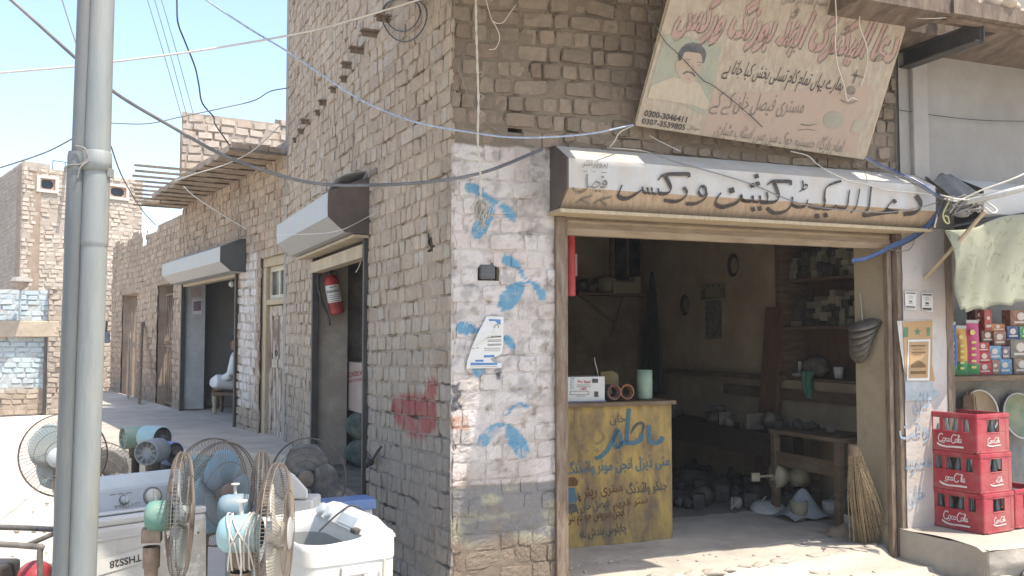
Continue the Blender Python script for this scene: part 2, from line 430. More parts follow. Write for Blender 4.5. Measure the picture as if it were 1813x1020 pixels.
def build_floor():
    g = MB()
    def fn(a, b):
        s = -.04 + 3.62 * a; n = -1.6 + 2.5 * b
        if b < .46: s = -.04 + 4.2 * a
        return FR.P(s, floor_z(s, n), n)
    g.sheet(fn, 150, 110)
    def fn2(a, b):
        s = .3 + 3.9 * a; n = -5 + 3.42 * b; return FR.P(s, FLZ + .012 * float(fbm(np.array(s * 3), np.array(n * 3), 9) - .5), n)
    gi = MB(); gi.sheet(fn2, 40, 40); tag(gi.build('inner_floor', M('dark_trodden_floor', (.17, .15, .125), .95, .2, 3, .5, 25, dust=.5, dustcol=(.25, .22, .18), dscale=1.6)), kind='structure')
    a0 = [FR.P(-.04, 0.1, .9), FR.P(3.58, .1, .9), FR.P(3.58, -.1, .92), FR.P(-.04, -.1, .92)]; g.poly(a0)
    tag(g.build('shop_floor', m_mudfloor), kind='structure')
    # broken bricks and mud along the threshold
    q = MB(); rg = random.Random(31)
    for k in range(18):
        s = .95 + 2.3 * k / 17 + rg.uniform(-.03, .03); n = .20 - .13 * (s - .8) + .18 * rg.uniform(-.3, 1) * (k % 3 == 0) + rg.uniform(-.03, .03); r_ = rg.uniform(.025, .05)
        q.ball(FR.P(s, floor_z(s, n) - r_ * .02, n), (r_ * 1.9, r_, r_ * .42), 6, 5, tuple(Matrix.Rotation(TH + rg.uniform(-.5, .5), 3, 'Z').col))
    for k in range(90):
        s = .8 + 2.7 * rg.random(); n = -.5 + 1.3 * rg.random(); r_ = rg.uniform(.004, .014); q.ball(FR.P(s, floor_z(s, n) + r_ * .4, n), (r_ * 1.3, r_, r_ * .8), 6, 4)
    q.v = [(x + .012 * math.sin(71 * y + 57 * z), y + .01 * math.sin(29 * x), z + .006 * math.sin(37 * x + 23 * y)) for x, y, z in q.v]
    tag(q.build('threshold_rubble', M('rubble_pale', (.36, .315, .26), .95, .25, 20, .7, 25)), 'broken brick ends and pebbles along the shop threshold', 'rubble', kind='stuff')
    q = MB()
    for k in range(420):
        x, y = -5.5 + 6 * rg.random(), 3.6 + 9 * rg.random() ** 1.5; r_ = rg.uniform(.006, .022) * (2 if k % 37 == 0 else 1); q.ball((x, y, .0), (r_ * 1.3, r_, r_ * .7), 6, 4)
    tag(q.build('street_pebbles', MATS['rubble_pale']), 'small stones scattered over the dusty street', 'stones', kind='stuff')
build_floor()

# ------------------------------------------------------------------ corner building
bld = empty('corner_shop_building', C0, 'tall tan mud brick shop building on the street corner with a whitewashed pier', 'building')
PT = {}
def petal(px): return [FR.hit(u, v) for u, v in px]
P4 = lambda ox, oy, k, pts: [(ox + x / k, oy + y / k) for x, y in pts]
PETALS = [petal(P4(800, 300, 3.925, q)) for q in (
    [(80, 125), (95, 98), (135, 95), (185, 112), (240, 165), (300, 215), (318, 235), (300, 250), (265, 240), (235, 205), (180, 180), (110, 160)],
    [(312, 238), (300, 285), (280, 350), (240, 440), (190, 485), (150, 480), (132, 440), (140, 390), (170, 340), (215, 290), (265, 250)],
    [(318, 236), (370, 240), (420, 275), (450, 320), (452, 360), (425, 370), (395, 345), (355, 300), (330, 265)],
    [(340, 620), (365, 592), (420, 605), (465, 650), (495, 710), (512, 765), (495, 760), (470, 720), (430, 685), (350, 655)],
    [(515, 770), (505, 830), (470, 910), (420, 965), (370, 985), (330, 970), (318, 920), (335, 870), (380, 820), (440, 785)],
    [(520, 768), (580, 780), (630, 825), (652, 880), (640, 915), (615, 915), (590, 880), (565, 820)])]
PETALS += [petal(P4(780, 540, 6.373, q)) for q in (
    [(170, 265), (185, 215), (230, 190), (330, 195), (440, 270), (450, 300), (400, 325), (300, 335), (215, 335), (180, 305)],
    [(700, 330), (760, 335), (820, 390), (842, 450), (835, 500), (790, 500), (740, 450), (700, 420)],
    [(350, 690), (520, 690), (500, 760), (450, 810), (390, 805), (355, 760)],
    [(650, -60), (840, -60), (835, 10), (780, 60), (720, 68), (670, 50), (650, 10)])]
PETALS += [petal(P4(640, 660, 5.666, q)) for q in (
    [(1442, 430), (1460, 380), (1510, 325), (1580, 298), (1640, 305), (1672, 340), (1660, 372), (1630, 365), (1610, 335), (1570, 325), (1510, 365), (1470, 420)],
    [(1440, 500), (1400, 580), (1320, 660), (1250, 740), (1200, 750), (1160, 720), (1160, 665), (1210, 590), (1290, 530), (1370, 505)],
    [(1455, 510), (1520, 530), (1610, 620), (1665, 700), (1680, 780), (1650, 850), (1600, 862), (1550, 820), (1480, 720), (1445, 620)])]
SMUDGE = [FR.hit(u, v) for u, v in [(798, 682), (812, 678), (818, 695), (810, 710), (822, 722), (800, 730)]]
SMUDGE2 = [FR.hit(u, v) for u, v in [(875, 652), (889, 650), (887, 672), (880, 672)]]
def z_at(v, u=880): return FR.Zp(u, v)
ZW0, ZW1 = z_at(858), z_at(256)
REDB = [FR.hit(u, v) for u, v in [(798, 738), (828, 738), (828, 762), (798, 762)]]
def col_front(S, Z, br, rd, isb):
    c = np.empty(S.shape + (3,)); t = fbm(S * 2.3, Z * 2.3, 3)
    c[:] = (.225, .178, .130)
    c = mixc(c, (.22, .16, .12), ((rd > .78) * .6))
    c = c * (.80 + .36 * br)[..., None] * (.82 + .36 * t)[..., None]
    if not isb: c = c * .86
    # whitewash
    ed = .05 * (fbm(S * 7, Z * 7, 8) - .5)
    k = np.clip((ZW1 + ed - Z) / .015, 0, 1) * np.clip((Z - ZW0 + ed * .3) / .008, 0, 1) * (S < .72)
    wear = fbm(S * 13, Z * 13, 21); wear2 = fbm(S * 34, Z * 34, 22)
    wk = k * np.clip(1.25 - np.clip((wear - .60) * 9, 0, 1) * .75 - np.clip((wear2 - .62) * 9, 0, 1) * .5, 0, 1)
    wk = np.clip(wk, 0, 1)
    if not isb: wk = wk * .86
    white = np.empty(c.shape); white[:] = (.545, .495, .455)
    white = white * (.9 + .16 * fbm(S * 5, Z * 5, 31))[..., None]
    white = mixc(white, (.50, .40, .35), np.clip((fbm(S * 3, Z * 6, 44) - .52) * 3, 0, .55))
    white = mixc(white, (.36, .315, .27), np.clip((fbm(S * 4.3, Z * 7, 45) - .50) * 4, 0, .55)); white = mixc(white, (.27, .25, .235), np.clip((fbm(S * 11, Z * 11, 46) - .62) * 7, 0, .6))
    c = c * (1 - wk[..., None]) + white * wk[..., None]
    # dark grey dado band
    ZB = z_at(968)
    kb = np.clip((ZW0 - Z + ed * .3) / .008, 0, 1) * np.clip((Z - ZB - ed * 2) / .08, 0, 1) * (S < .72) * np.clip(1.3 - np.clip((wear2 - .55) * 6, 0, 1), 0, 1)
    grey = np.empty(c.shape); grey[:] = (.20, .19, .18); grey = grey * (.8 + .4 * t)[..., None]
    grey = mixc(grey, (.37, .35, .24), np.clip((fbm(S * 4, Z * 9, 51) - .53) * 6, 0, .8))
    c = c * (1 - np.clip(kb, 0, 1)[..., None]) + grey * np.clip(kb, 0, 1)[..., None]
    blue = np.empty(c.shape); blue[:] = (.13, .265, .36); blue = blue * (.85 + .3 * wear)[..., None]
    for i, p in enumerate(PETALS):
        kk = inpoly(S, Z, p) * np.clip(1.0 - np.clip((wear2 - .60) * 8, 0, 1) * .4, 0, 1)
        if i >= len(PETALS) - 2: kk = kk * np.clip(1.15 - np.clip((fbm(S * 16, Z * 16, 61) - .5) * 6, 0, .75), 0, 1)
        kk = np.clip(kk, 0, 1)
        c = c * (1 - kk[..., None]) + blue * kk[..., None]
    for p in (SMUDGE, SMUDGE2):
        kk = inpoly(S, Z, p) * np.clip(.35 + wear2, 0, 1); c = mixc(c, (.07, .07, .08), kk)
    c = mixc(c, (.40, .20, .12), inpoly(S, Z, REDB) * np.clip(wear2 * 1.6 - .1, 0, 1))
    d = np.clip((.55 - Z) / .5, 0, 1) * .5
    c = mixc(c, (.25, .20, .155), d * (fbm(S * 5, Z * 5, 71) > .42))
    return c
RED = [A_.hit(u, v) for u, v in [(695, 700), (735, 694), (772, 697), (773, 755), (748, 778), (722, 768), (700, 752), (694, 725)]]
RED2 = [A_.hit(u, v) for u, v in [(757, 675), (775, 676), (775, 698), (757, 697)]]
def side_col(isA):
    def f(S, Z, br, rd, isb):
        c = np.empty(S.shape + (3,)); t = fbm(S * 1.9, Z * 1.9, 13); t2 = fbm(S * 8, Z * 8, 14)
        c[:] = (.388, .312, .236)
        c = mixc(c, (.315, .25, .20), ((rd > .85) * .5)); c = mixc(c, (.40, .355, .30), ((rd < .2) * .6))
        c = c * (.90 + .18 * br)[..., None] * (.80 + .4 * t)[..., None]
        c = mixc(c, (.41, .335, .255), np.clip((t2 - .5) * 4, 0, .6))
        if not isb: c = c * .90
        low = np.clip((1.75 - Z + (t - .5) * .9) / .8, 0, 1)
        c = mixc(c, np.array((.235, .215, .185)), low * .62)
        if isA:
            e = .02 * (t2 - .5)
            k = (inpoly(S + e, Z + e, RED) | inpoly(S, Z, RED2)) * (np.clip(t2 * 1.9 - .15, 0, 1)) * (1 if isb else .55)
            c = mixc(c, (.30, .085, .075), np.clip(k, 0, .92))
        return c
    return f
HT = 6.0
hA = [(*sorted((A_.S(755, 432), A_.S(765, 432))), *sorted((A_.Zp(760, 446), A_.Zp(760, 420))))]
hF = [(.70, 3.42, -1, 2.5), (*sorted((FR.S(899, 220), FR.S(926, 220))), *sorted((FR.Zp(912, 236), FR.Zp(912, 206)))),
      (*sorted((FR.S(846, 480), FR.S(884, 480))), *sorted((FR.Zp(865, 497), FR.Zp(865, 465))))]
brick_wall('front_wall', FR, -.005, .735, 0, 3.0, col_front, bld, m_paintb, hF, grid=(12, 10), course=.1075, bw=.112, stretch=.3, joint=.005, rough=.0028, recess=.0035, bulge=.0022, step=.010, seed=11, edge=.93, und=.012)
brick_wall('front_wall', FR, -.005, 3.46, 3.0, HT, col_front, bld, m_brick, [(0, 0, 0, 0)], grid=(6, 5), course=.1075, bw=.112, stretch=.14, joint=.013, rough=.006, recess=.008, bulge=.002, step=.04, seed=12, und=.012)
brick_wall('front_wall', FR, .735, 3.46, 2.5, 3.0, col_front, bld, m_brick, [hF[1]], grid=(6, 5), course=.1075, bw=.112, stretch=.14, joint=.013, rough=.006, recess=.008, bulge=.002, step=.04, seed=13, und=.012)
brick_wall('side_wall', A_, -.005, TA + .01, 0, HT, side_col(True), bld, m_brick, hA, grid=(6, 5), course=.1075, bw=.10, stretch=.10, joint=.009, rough=.0045, recess=.007, bulge=.001, seed=21, und=.014, step=.045)
hB = [(.0, 1.99, .5, 2.5)]
brick_wall('side_wall', B_, 0, TB, 0, HT, side_col(False), bld, m_brick, hB, grid=(5, 4), course=.1075, bw=.10, stretch=.10, joint=.010, rough=.005, recess=.008, bulge=.001, seed=22, und=.014, step=.05)
# backing for wall thickness, holes, back walls and roof
mb = MB()
for h in (hF[1], hF[2]):
    for (a0, a1, b0, b1) in ((h[0] - .02, h[0], h[2], h[3]), (h[1], h[1] + .02, h[2], h[3]), (h[0], h[1], h[3], h[3] + .02), (h[0], h[1], h[2] - .02, h[2])):
        mb.pbox(FR, a0, a1, -.2, -.022, b0, b1)
    mb.pbox(FR, h[0], h[1], -.22, -.2, h[2], h[3])
h = hA[0]; mb.pbox(A_, h[0], h[1], -.2, -.18, h[2], h[3])
for (a0, a1, b0, b1) in ((h[0] - .02, h[0], h[2], h[3]), (h[1], h[1] + .02, h[2], h[3]), (h[0], h[1], h[3], h[3] + .02), (h[0], h[1], h[2] - .02, h[2])): mb.pbox(A_, a0, a1, -.18, -.03, b0, b1)
mb.build('hole_lining', M('mud_mortar', (.24, .19, .14), .95, .2, 8, .4, 40, dust=0), bld)
mb = MB()
e1 = B_.P(TB, 0); bk = [Vector((e1.x + 4.5, e1.y + 1.9, 0)), FR.P(3.46, 0, -4.95)]
mb.prism([e1 + Vector((0, 0, 0)), bk[0], bk[0] + Vector((0, 0, HT)), e1 + Vector((0, 0, HT))], (-.05, .1, 0))
mb.build('rear_wall', m_plaster_g, bld)
mb = MB(); mb.prism([FR.P(-.0, HT, 0), FR.P(3.46, HT, 0), FR.P(3.46, HT, -5.2), bk[0] + Vector((0, 0, HT)), e1 + Vector((0, 0, HT)), B_.P(0, HT)], (0, 0, .2)); mb.build('roof', m_plaster_g, bld)
# ---- interior room behind the front opening
RW = PL(FR.P(4.1, 0, -.0), -FR.n, flip=True)       # right inner wall, a = depth into the room
DN0, DN1 = 1.02, 2.235; NZ0, NZ1 = 1.30, 2.62
mb = MB()
D = 4.92; CZ = 2.98
mb.pbox(FR, .50, .62, -D, -.2, .1, CZ)                                    # left partition
mb.pbox(FR, .5, 4.6, -D - .12, -D, .1, CZ)                                # back wall
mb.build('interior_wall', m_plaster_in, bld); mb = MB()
mb.pbox(FR, 3.955, 4.5, -DN0, -.78, .1, CZ); mb.pbox(FR, 3.935, 3.955, -.95, -.43, .1, CZ); mb.pbox(FR, 4.1, 4.5, -D, -DN1, .1, CZ)
mb.pbox(FR, 4.1, 4.5, -DN1, -DN0, .1, NZ0); mb.pbox(FR, 4.1, 4.5, -DN1, -DN0, NZ1, CZ)
mb.pbox(FR, 4.42, 4.5, -DN1, -DN0, NZ0, NZ1)
mb.build('interior_wall', M('beige_inner_plaster', (.47, .375, .255), .9, .15, 2.5, .25, 30, dust=.3, dustcol=(.22, .165, .11), dscale=1.3), bld)
mb = MB(); mb.pbox(FR, .5, 4.6, -D - .1, -.05, CZ, CZ + .12); mb.build('ceiling', m_plaster_g, bld)
# right reveal with flaking plaster, left reveal
mb = MB(); mb.pbox(FR, 3.425, 3.935, -.43, -.03, .1, CZ); mb.build('door_reveal', M('flaking_beige_plaster', (.46, .38, .26), .9, .2, 5, .5, 30, dust=.4, dustcol=(.27, .20, .13), dscale=5), bld)
mb = MB(); mb.pbox(FR, .30, .70, -.36, -.03, .1, 2.5); mb.build('door_reveal', MATS['flaking_beige_plaster'], bld)
mb = MB(); mb.pbox(FR, .3, 3.9, -.3, -.03, 2.50, CZ); mb.build('lintel', m_plaster_g, bld)
# door rails
mb = MB(); mb.pbox(FR, .672, .735, -.015, .035, .1, 2.46); mb.pbox(FR, .735, .765, -.05, .008, .1, 2.44); mb.build('shutter_rail', m_rail, bld, bevel=.006)
mb = MB(); mb.pbox(FR, 3.36, 3.40, -.06, -.01, .1, 2.42); mb.pbox(FR, 3.415, 3.45, -.05, .03, .1, 2.46); mb.build('shutter_rail', m_rail, bld, bevel=.006)
# rolled shutter end under the box
mb = MB()
prof = [(-.07, 2.46), (-.01, 2.46), (.0, 2.44), (-.01, 2.425), (-.005, 2.405), (.0, 2.39), (-.01, 2.37), (-.02, 2.35), (-.07, 2.35)]
mb.prism([FR.P(.74, z, n) for n, z in prof], FR.u * 2.64); mb.build('shutter_bottom_slat', m_slat, bld)

# ---- shutter boxes (hoods)
def hood_profile(p): return [(0.0, 2.90), (.07, 2.895), (p, 2.785), (p, 2.605), (p - .13, 2.495), (0.0, 2.485)]
def hood(root, pl, s0, s1, p, dz, near_cap, capmat, sheet=m_galv, lip=True, low=None):
    pr = [(n, z + dz) for n, z in hood_profile(p)]
    mb = MB(); ns = 24
    for i in range(len(pr) - 1):
        (n0, z0), (n1, z1) = pr[i], pr[i + 1]
        def fn(a, b, n0=n0, z0=z0, n1=n1, z1=z1):
            s = s0 + (s1 - s0) * a; wv = .003 * math.sin(s * 5.1 + n0 * 9)
            return pl.P(s, z0 + (z1 - z0) * b, n0 + (n1 - n0) * b + (wv if 0 < i else 0) * (1 - abs(2 * b - 1)))
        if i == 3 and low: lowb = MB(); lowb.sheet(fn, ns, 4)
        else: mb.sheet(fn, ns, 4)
    box = mb.build('shutter_box', sheet, root)
    for s, sg in ((s0, -1), (s1, 1)):
        m2 = MB(); m2.prism([pl.P(s, z, n) for n, z in pr], pl.u * (.012 * sg)); m2.build('end_cap', capmat, box)
    if low: lowb.build('ground_tinted_slope', low, box)
    if lip:
        m3 = MB(); m3.pbox(pl, s0 - .03, s1 + .03, .002, p - .06, 2.462 + dz, 2.484 + dz); m3.build('trim_board', m_woodp, box)
    return box
HOODP = .26
mainhood = hood(bld, FR, .655, 3.56, HOODP, 0, 0, m_cap, M('painted_shutter_box', (.44, .43, .405), .6, .1, 2.5, .04, 20, dust=.3, dustcol=(.42, .33, .22), dscale=3, stretch=(2.5, 2.5, 1), spec=.4), low=M('reflected_ground_and_drips', (.33, .245, .17), .6, .25, 9, .05, 20, dust=.35, dustcol=(.44, .36, .27), dscale=5, stretch=(6, 1.5, .8)))  # lower slope's brown tint paints in the reflected ground, streaks are drips
hoodB = hood(bld, B_, -.02, 2.2, .31, -.02, 0, m_cap, lip=False)
mb = MB(); mb.pbox(B_, -.02, 2.15, .0, .12, 2.44, 2.462); mb.pbox(B_, .05, 2.0, -.06, .03, 2.30, 2.40); mb.build('shutter_bottom_slat', M('cream_slat', (.42, .34, .23), .7, .2, 6, .1, dust=.3), bld)
mb = MB()
mb.sheet(lambda a, b: B_.P(-.03 + .5 * a, 2.885 - .07 * b * b + .055 * (1 - a) ** 3 + .006 * math.sin(a * 9), .02 + .24 * b), 10, 3); mb.build('bent_metal_flap', m_galv, bld, solid=.003)
mb = MB(); mb.pbox(B_, -.005, .035, -.04, .03, .5, 2.47); mb.build('shutter_rail', m_dark, bld, bevel=.004)
mb = MB(); mb.pbox(B_, 1.93, 1.985, -.04, .02, .5, 2.47); mb.build('shutter_rail', m_dark, bld, bevel=.004)
mb = MB(); mb.pbox(B_, -.10, -.005, -.35, -.05, .5, 2.5); mb.build('door_reveal', m_plaster_g, bld); mb = MB(); mb.pbox(B_, 1.99, 2.12, -.33, -.03, .5, 2.5)
mb.build('door_reveal', M('grey_beige_plaster', (.40, .35, .28), .95, .22, 4, .45, 30, dust=.45, dustcol=(.27, .22, .17), dscale=2.6), bld)
mb = MB(); mb.pbox(B_, -.2, 2.3, -.4, -.03, 2.5, 2.95); mb.build('lintel', m_plaster_g, bld)
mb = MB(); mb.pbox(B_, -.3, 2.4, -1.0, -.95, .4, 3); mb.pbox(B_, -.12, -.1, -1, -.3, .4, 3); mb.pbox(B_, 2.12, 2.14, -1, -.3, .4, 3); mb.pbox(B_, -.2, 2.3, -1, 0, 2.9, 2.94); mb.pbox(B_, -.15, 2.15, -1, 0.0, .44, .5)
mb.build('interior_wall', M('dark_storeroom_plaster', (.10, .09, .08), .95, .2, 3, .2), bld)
# projecting iron beam ends along the first floor
for (u, v, sz) in [(690, 30, 1.), (664, 56, 1.), (641, 86, .95), (623, 113, .8), (611, 137, .35), (595, 156, .5), (577, 179, .6), (566, 197, .4), (548, 213, .8), (537, 230, .5), (525, 246, .35)]:
    pl = A_ if u > 668 else B_
    a, b = pl.hit(u, v); q = MB(); q.pbox(pl, a - .035, a + .035, -.03, .10 * sz + .01, b - .006, b + .006); q.pbox(pl, a - .006, a + .006, -.03, .10 * sz, b - .045, b - .006)
    q.build('beam_end', m_rail, bld)
# ---- roof overhang (thatch boards on irons) over the front, with gaps shaped to throw sun patches on box and pier
ov = MB()
def slab(s0, s1, n0, n1, z, t=.10): ov.pbox(FR, s0, s1, n0, n1, z, z + t)
zl, zr = 4.02, 3.83
slab(-1.15, 1.05, .0, .84, zl); slab(-1.15, .72, .842, 1.62, zl); slab(-1.15, -.02, -.62, -.002, zl)  # unseen slabs, added past the corner to shade the fans and cooler
ov.prism([FR.P(.93, zl, .842), FR.P(1.05, zl, .842), FR.P(1.05, zl, 1.18), FR.P(1.13, zl, 1.18)][:3], (0, 0, .1))
slab(1.05, 1.55, .0, .50, zl); slab(1.05, 1.55, .70, 1.15, zl); slab(1.552, 2.6, .0, 1.13, zl)
ov.build('roof_and_shade_slabs', m_plaster_g, bld)
ov = MB()
slab(2.45, 3.2, -.02, .78, zr); slab(3.2, 3.8, -.02, .42, zr); slab(3.2, 3.8, .60, .80, zr); slab(3.802, 8, .02, .79, zr)
ov.build('roof_and_shade_slabs', M('brown_roof_boards', (.11, .08, .06), .9, .3, 5, .4, 25, dust=.35, dustcol=(.28, .22, .16), stretch=(3, .6, 1)), bld)

# ---- writing on the main shutter box
def hoodmap(u, v, off=.012):
    p = FR.ray(u, v, HOODP + off)
    if p.z >= 2.606: return p
    a = Vector((0, 0, 0)); pl = PL(FR.P(0, 2.605, HOODP + off), FR.u, (FR.P(0, 2.605, HOODP) - FR.P(0, 2.495, HOODP - .13)))
    return pl.ray(u, v)
def tr(ox, oy, k, pts): return [(ox + x / k, oy + y / k) for x, y in pts]
K5 = 5.036; NIB = R(58)
mb = MB()
def s5(pts, wd): stroke(mb, tr(970, 240, K5, pts), wd * 1.2 / K5, hoodmap, NIB, taper=False)
def s6(pts, wd): stroke(mb, tr(1310, 240, K5, pts), wd * 1.2 / K5, hoodmap, NIB, taper=False)
s5([(663, 440), (642, 490), (628, 535), (660, 562), (720, 560), (790, 520), (835, 485)], 34)
s5([(843, 455), (850, 497), (875, 515), (892, 495), (887, 462)], 22); s5([(890, 508), (915, 518), (930, 495), (925, 462)], 20)
s5([(930, 515), (965, 520), (985, 500), (985, 470)], 24); s5([(985, 515), (1040, 520), (1085, 502), (1095, 462), (1072, 405), (1050, 362)], 34)
s5([(985, 400), (1010, 365), (1080, 345), (1180, 343), (1250, 345), (1262, 372)], 34)
s5([(1212, 460), (1240, 510), (1212, 560), (1140, 592), (1035, 580)], 28)
s5([(1415, 520), (1402, 465), (1365, 455), (1345, 500), (1372, 540), (1418, 525), (1392, 572), (1320, 610), (1230, 612)], 26)
s5([(1545, 510), (1510, 560), (1500, 612), (1550, 640), (1630, 625), (1700, 590), (1722, 530)], 34); s5([(1722, 530), (1745, 580), (1813, 590)], 26)
s6([(20, 520), (8, 565), (42, 585), (90, 588), (118, 570), (110, 535)], 24); s6([(112, 588), (160, 595), (182, 570), (176, 535)], 22)
s6([(180, 594), (235, 600), (310, 590), (346, 558), (338, 500), (308, 425)], 32); s6([(240, 595), (248, 555), (240, 505)], 22)
s6([(245, 440), (285, 412), (360, 408), (445, 412), (456, 442)], 32)
s6([(470, 545), (462, 610), (430, 660), (370, 690), (300, 690), (242, 650)], 30)
s6([(462, 618), (520, 640), (585, 628), (608, 570)], 26); s6([(610, 628), (680, 648), (740, 645), (758, 600), (755, 540), (770, 465), (830, 428), (905, 405)], 28)
s6([(558, 400), (565, 440), (560, 480), (592, 470), (602, 445), (575, 440), (560, 480), (530, 502)], 15)
s6([(735, 655), (800, 655), (850, 640), (862, 618)], 28); s6([(862, 648), (930, 655), (960, 620), (968, 560), (978, 485)], 26)
s6([(1068, 475), (1055, 560), (1035, 640), (988, 695)], 24)
s6([(1172, 455), (1160, 560), (1148, 650), (1108, 690), (1115, 715), (1200, 705), (1300, 690), (1415, 680)], 30)
s6([(1300, 672), (1325, 625), (1368, 580), (1392, 600)], 28); s6([(1300, 660), (1345, 672), (1400, 690)], 26)
s6([(1572, 535), (1612, 595), (1608, 650), (1560, 690), (1460, 705)], 38)
for k5, c, r in ((5, (1640, 490), 34), (6, (150, 362), 27), (6, (110, 445), 27), (6, (160, 430), 27), (6, (118, 660), 27), (6, (178, 652), 27), (6, (690, 720), 27), (6, (765, 712), 27)):
    o_ = 970 if k5 == 5 else 1310
    blot(mb, (o_ + c[0] / K5, 240 + c[1] / K5), r / K5, hoodmap, 4, .5)
mb.build('lettering', m_ink, mainhood)
mb = MB()
s5([(352, 342), (350, 400), (352, 465), (318, 500), (258, 508), (222, 465)], 20); s5([(352, 462), (385, 455), (430, 412), (465, 432), (430, 462), (385, 458)], 14)
s5([(465, 460), (510, 458), (528, 430), (510, 402), (490, 420), (505, 438), (528, 432)], 14); blot(mb, (970 + 490 / K5, 240 + 370 / K5), 2.6, hoodmap, 4, .5)
for c in ((432, 498), (465, 498)): blot(mb, (970 + c[0] / K5, 240 + c[1] / K5), 2.5, hoodmap, 4, .5)
for q in ([(345, 540), (245, 605)], [(398, 540), (295, 578)], [(298, 575), (365, 610)], [(512, 548), (405, 612)], [(566, 550), (462, 582)], [(465, 580), (518, 620)]): s5(q, 14)
for q in ([(312, 318), (352, 318)], [(400, 322), (425, 322)], [(478, 328), (525, 330)]): s5(q, 6)
put_text(mb, 'پروپرائٹر', hoodmap, (970 + 305 / K5, 240 + 268 / K5), (970 + 535 / K5, 240 + 275 / K5))
mb.build('lettering', m_inkgrey, mainhood)

# ------------------------------------------------------------------ low row of shops down the side street
row = empty('shop_row', L_.P(0, 0), 'low tan brick shop row with jagged wall top and bare iron rods', 'building')
LS = lambda u, v=600: L_.S(u, v)
PZ = .60
HL = 3.66
dA = LS(503, 640); dB = LS(458, 640)             # plank door
sA = LS(419, 620); sB = LS(322, 620)             # second shop
gA = LS(305, 620); gB = LS(276, 620)             # barred gate
qA = LS(241, 640); qB = LS(213, 640)             # far gate
zt_s = L_.Zp(400, 487); zt_g = L_.Zp(290, 503); zt_q = L_.Zp(230, 520)
dtop = L_.Zp(458, 458)
holesL = [(dA - .02, dB, 0, dtop), (sA, sB, 0, zt_s + .12), (gA, gB, 0, zt_g), (qA, qB, 0, zt_q)]
wA, wB = LS(452, 560), LS(424, 560)
def col_row(S, Z, br, rd, isb):
    c = np.empty(S.shape + (3,)); t = fbm(S * 1.6, Z * 1.6, 33); t2 = fbm(S * 8, Z * 8, 34)
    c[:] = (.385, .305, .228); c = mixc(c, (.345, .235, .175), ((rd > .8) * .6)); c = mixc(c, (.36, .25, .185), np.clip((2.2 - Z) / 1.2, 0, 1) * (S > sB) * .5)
    c = c * (.84 + .30 * br)[..., None] * (.82 + .36 * t)[..., None]
    if not isb: c = c * .86
    k = ((S > wA) & (S < wB) & (Z < 2.75 + .3 * (t2 - .5)) & (Z > .85)) * np.clip(1.5 - np.clip((fbm(S * 22, Z * 22, 35) - .52) * 8, 0, 1.2), 0, 1)
    k = k + ((S < dA + .02) & (S > .02)) * np.clip((t2 - .35) * 2.2, 0, .55) * (Z < 2.6)
    k = np.clip(k * (1 if isb else .6), 0, 1)
    c = mixc(c, (.56, .52, .48), k)
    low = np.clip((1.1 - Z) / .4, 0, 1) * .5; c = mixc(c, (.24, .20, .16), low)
    return c
def topL(s): 
    if s < 5.0: return HL + .2
    return HL - .12 + .105 * math.floor(2.6 * float(vnoise(np.array(s * 1.1), np.array(.0), 3))) - (.22 if 7.8 < s < 8.2 else 0)
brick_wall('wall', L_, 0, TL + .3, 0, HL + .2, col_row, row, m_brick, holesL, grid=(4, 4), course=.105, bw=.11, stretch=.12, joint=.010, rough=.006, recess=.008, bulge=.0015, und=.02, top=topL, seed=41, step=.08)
mb = MB()
for a0, a1, b0 in ((0.15, dA - .02, 0), (dB, sA, 0), (sB + .42, gA, 0), (gB + .02, qA, 0), (qB, TL + .3, 0)): mb.pbox(L_, a0, a1, -.34, -.035, b0, 3.35)
for h in holesL: mb.pbox(L_, h[0], h[1], -.34, -.035, h[3], 3.35)
mb.build('wall_core', M('brown_brick_core', (.26, .19, .14), .95, .2, 6, .5, 25, dust=.2), row)
# rear walls, roof, back side so that sun cannot leak in
mb = MB()
mb.pbox(L_, .15, gA + .1, -4.0, -3.9, 0, 3.5); mb.pbox(L_, .15, gA + .0, -4.0, -.05, 3.5, 3.62)
mb.pbox(L_, sB + .42, sB + .5, -4.0, -.34, 0, 3.5); mb.pbox(L_, dB + .02, dB + .1, -4.0, -.36, 0, 3.5)
mb.build('interior_wall', m_plaster_g, row)
# yard behind the two gates: sunlit brick wall seen through the gaps
mb = MB(); mb.pbox(L_, gA, TL + .3, -3.6, -3.5, 0, 3.0); mb.build('yard_wall', M('pale_yard_brick', (.42, .34, .25), .95, .2, 8, .4, 20), row)
d3 = ray(362, 620); q3 = L_.P(sB, 0) - CAM; rvd = -((d3.cross(Vector((0, 0, 1))).normalized()).dot(q3) * -1) / (d3.cross(Vector((0, 0, 1))).normalized().dot(L_.n)) * 1
rvd = abs(rvd); print('RVD', rvd)
# shop 2: thick whitewashed reveal, dark interior
mb = MB(); mb.pbox(L_, sB, sB + .41, -rvd, -.03, PZ, zt_s + .1); mb.build('door_reveal', M('bluish_whitewash', (.47, .47, .46), .95, .15, 4, .3, 30, dust=.3, dustcol=(.33, .30, .26)), row)
zz = [L_.Zp(352, v, -.5) for v in (510, 562)]
mb = MB(); mb.pbox(L_, sA - .12, sA, -.4, -.03, PZ, zt_s + .1); mb.build('door_reveal', m_plaster_g, row)
mb = MB(); mb.pbox(L_, sA - .02, sA + .035, -.03, .03, PZ - .1, zt_s + .12); mb.build('shutter_rail', m_dark, row, bevel=.004)
mb = MB(); mb.pbox(L_, sB - .05, sB, -.03, .03, PZ - .1, zt_s + .12); mb.build('shutter_rail', m_dark, row, bevel=.004)
mb = MB(); mb.pbox(L_, sA, sB, -.10, .01, zt_s - .05, zt_s + .08); mb.build('shutter_bottom_slat', MATS['cream_slat'], row)
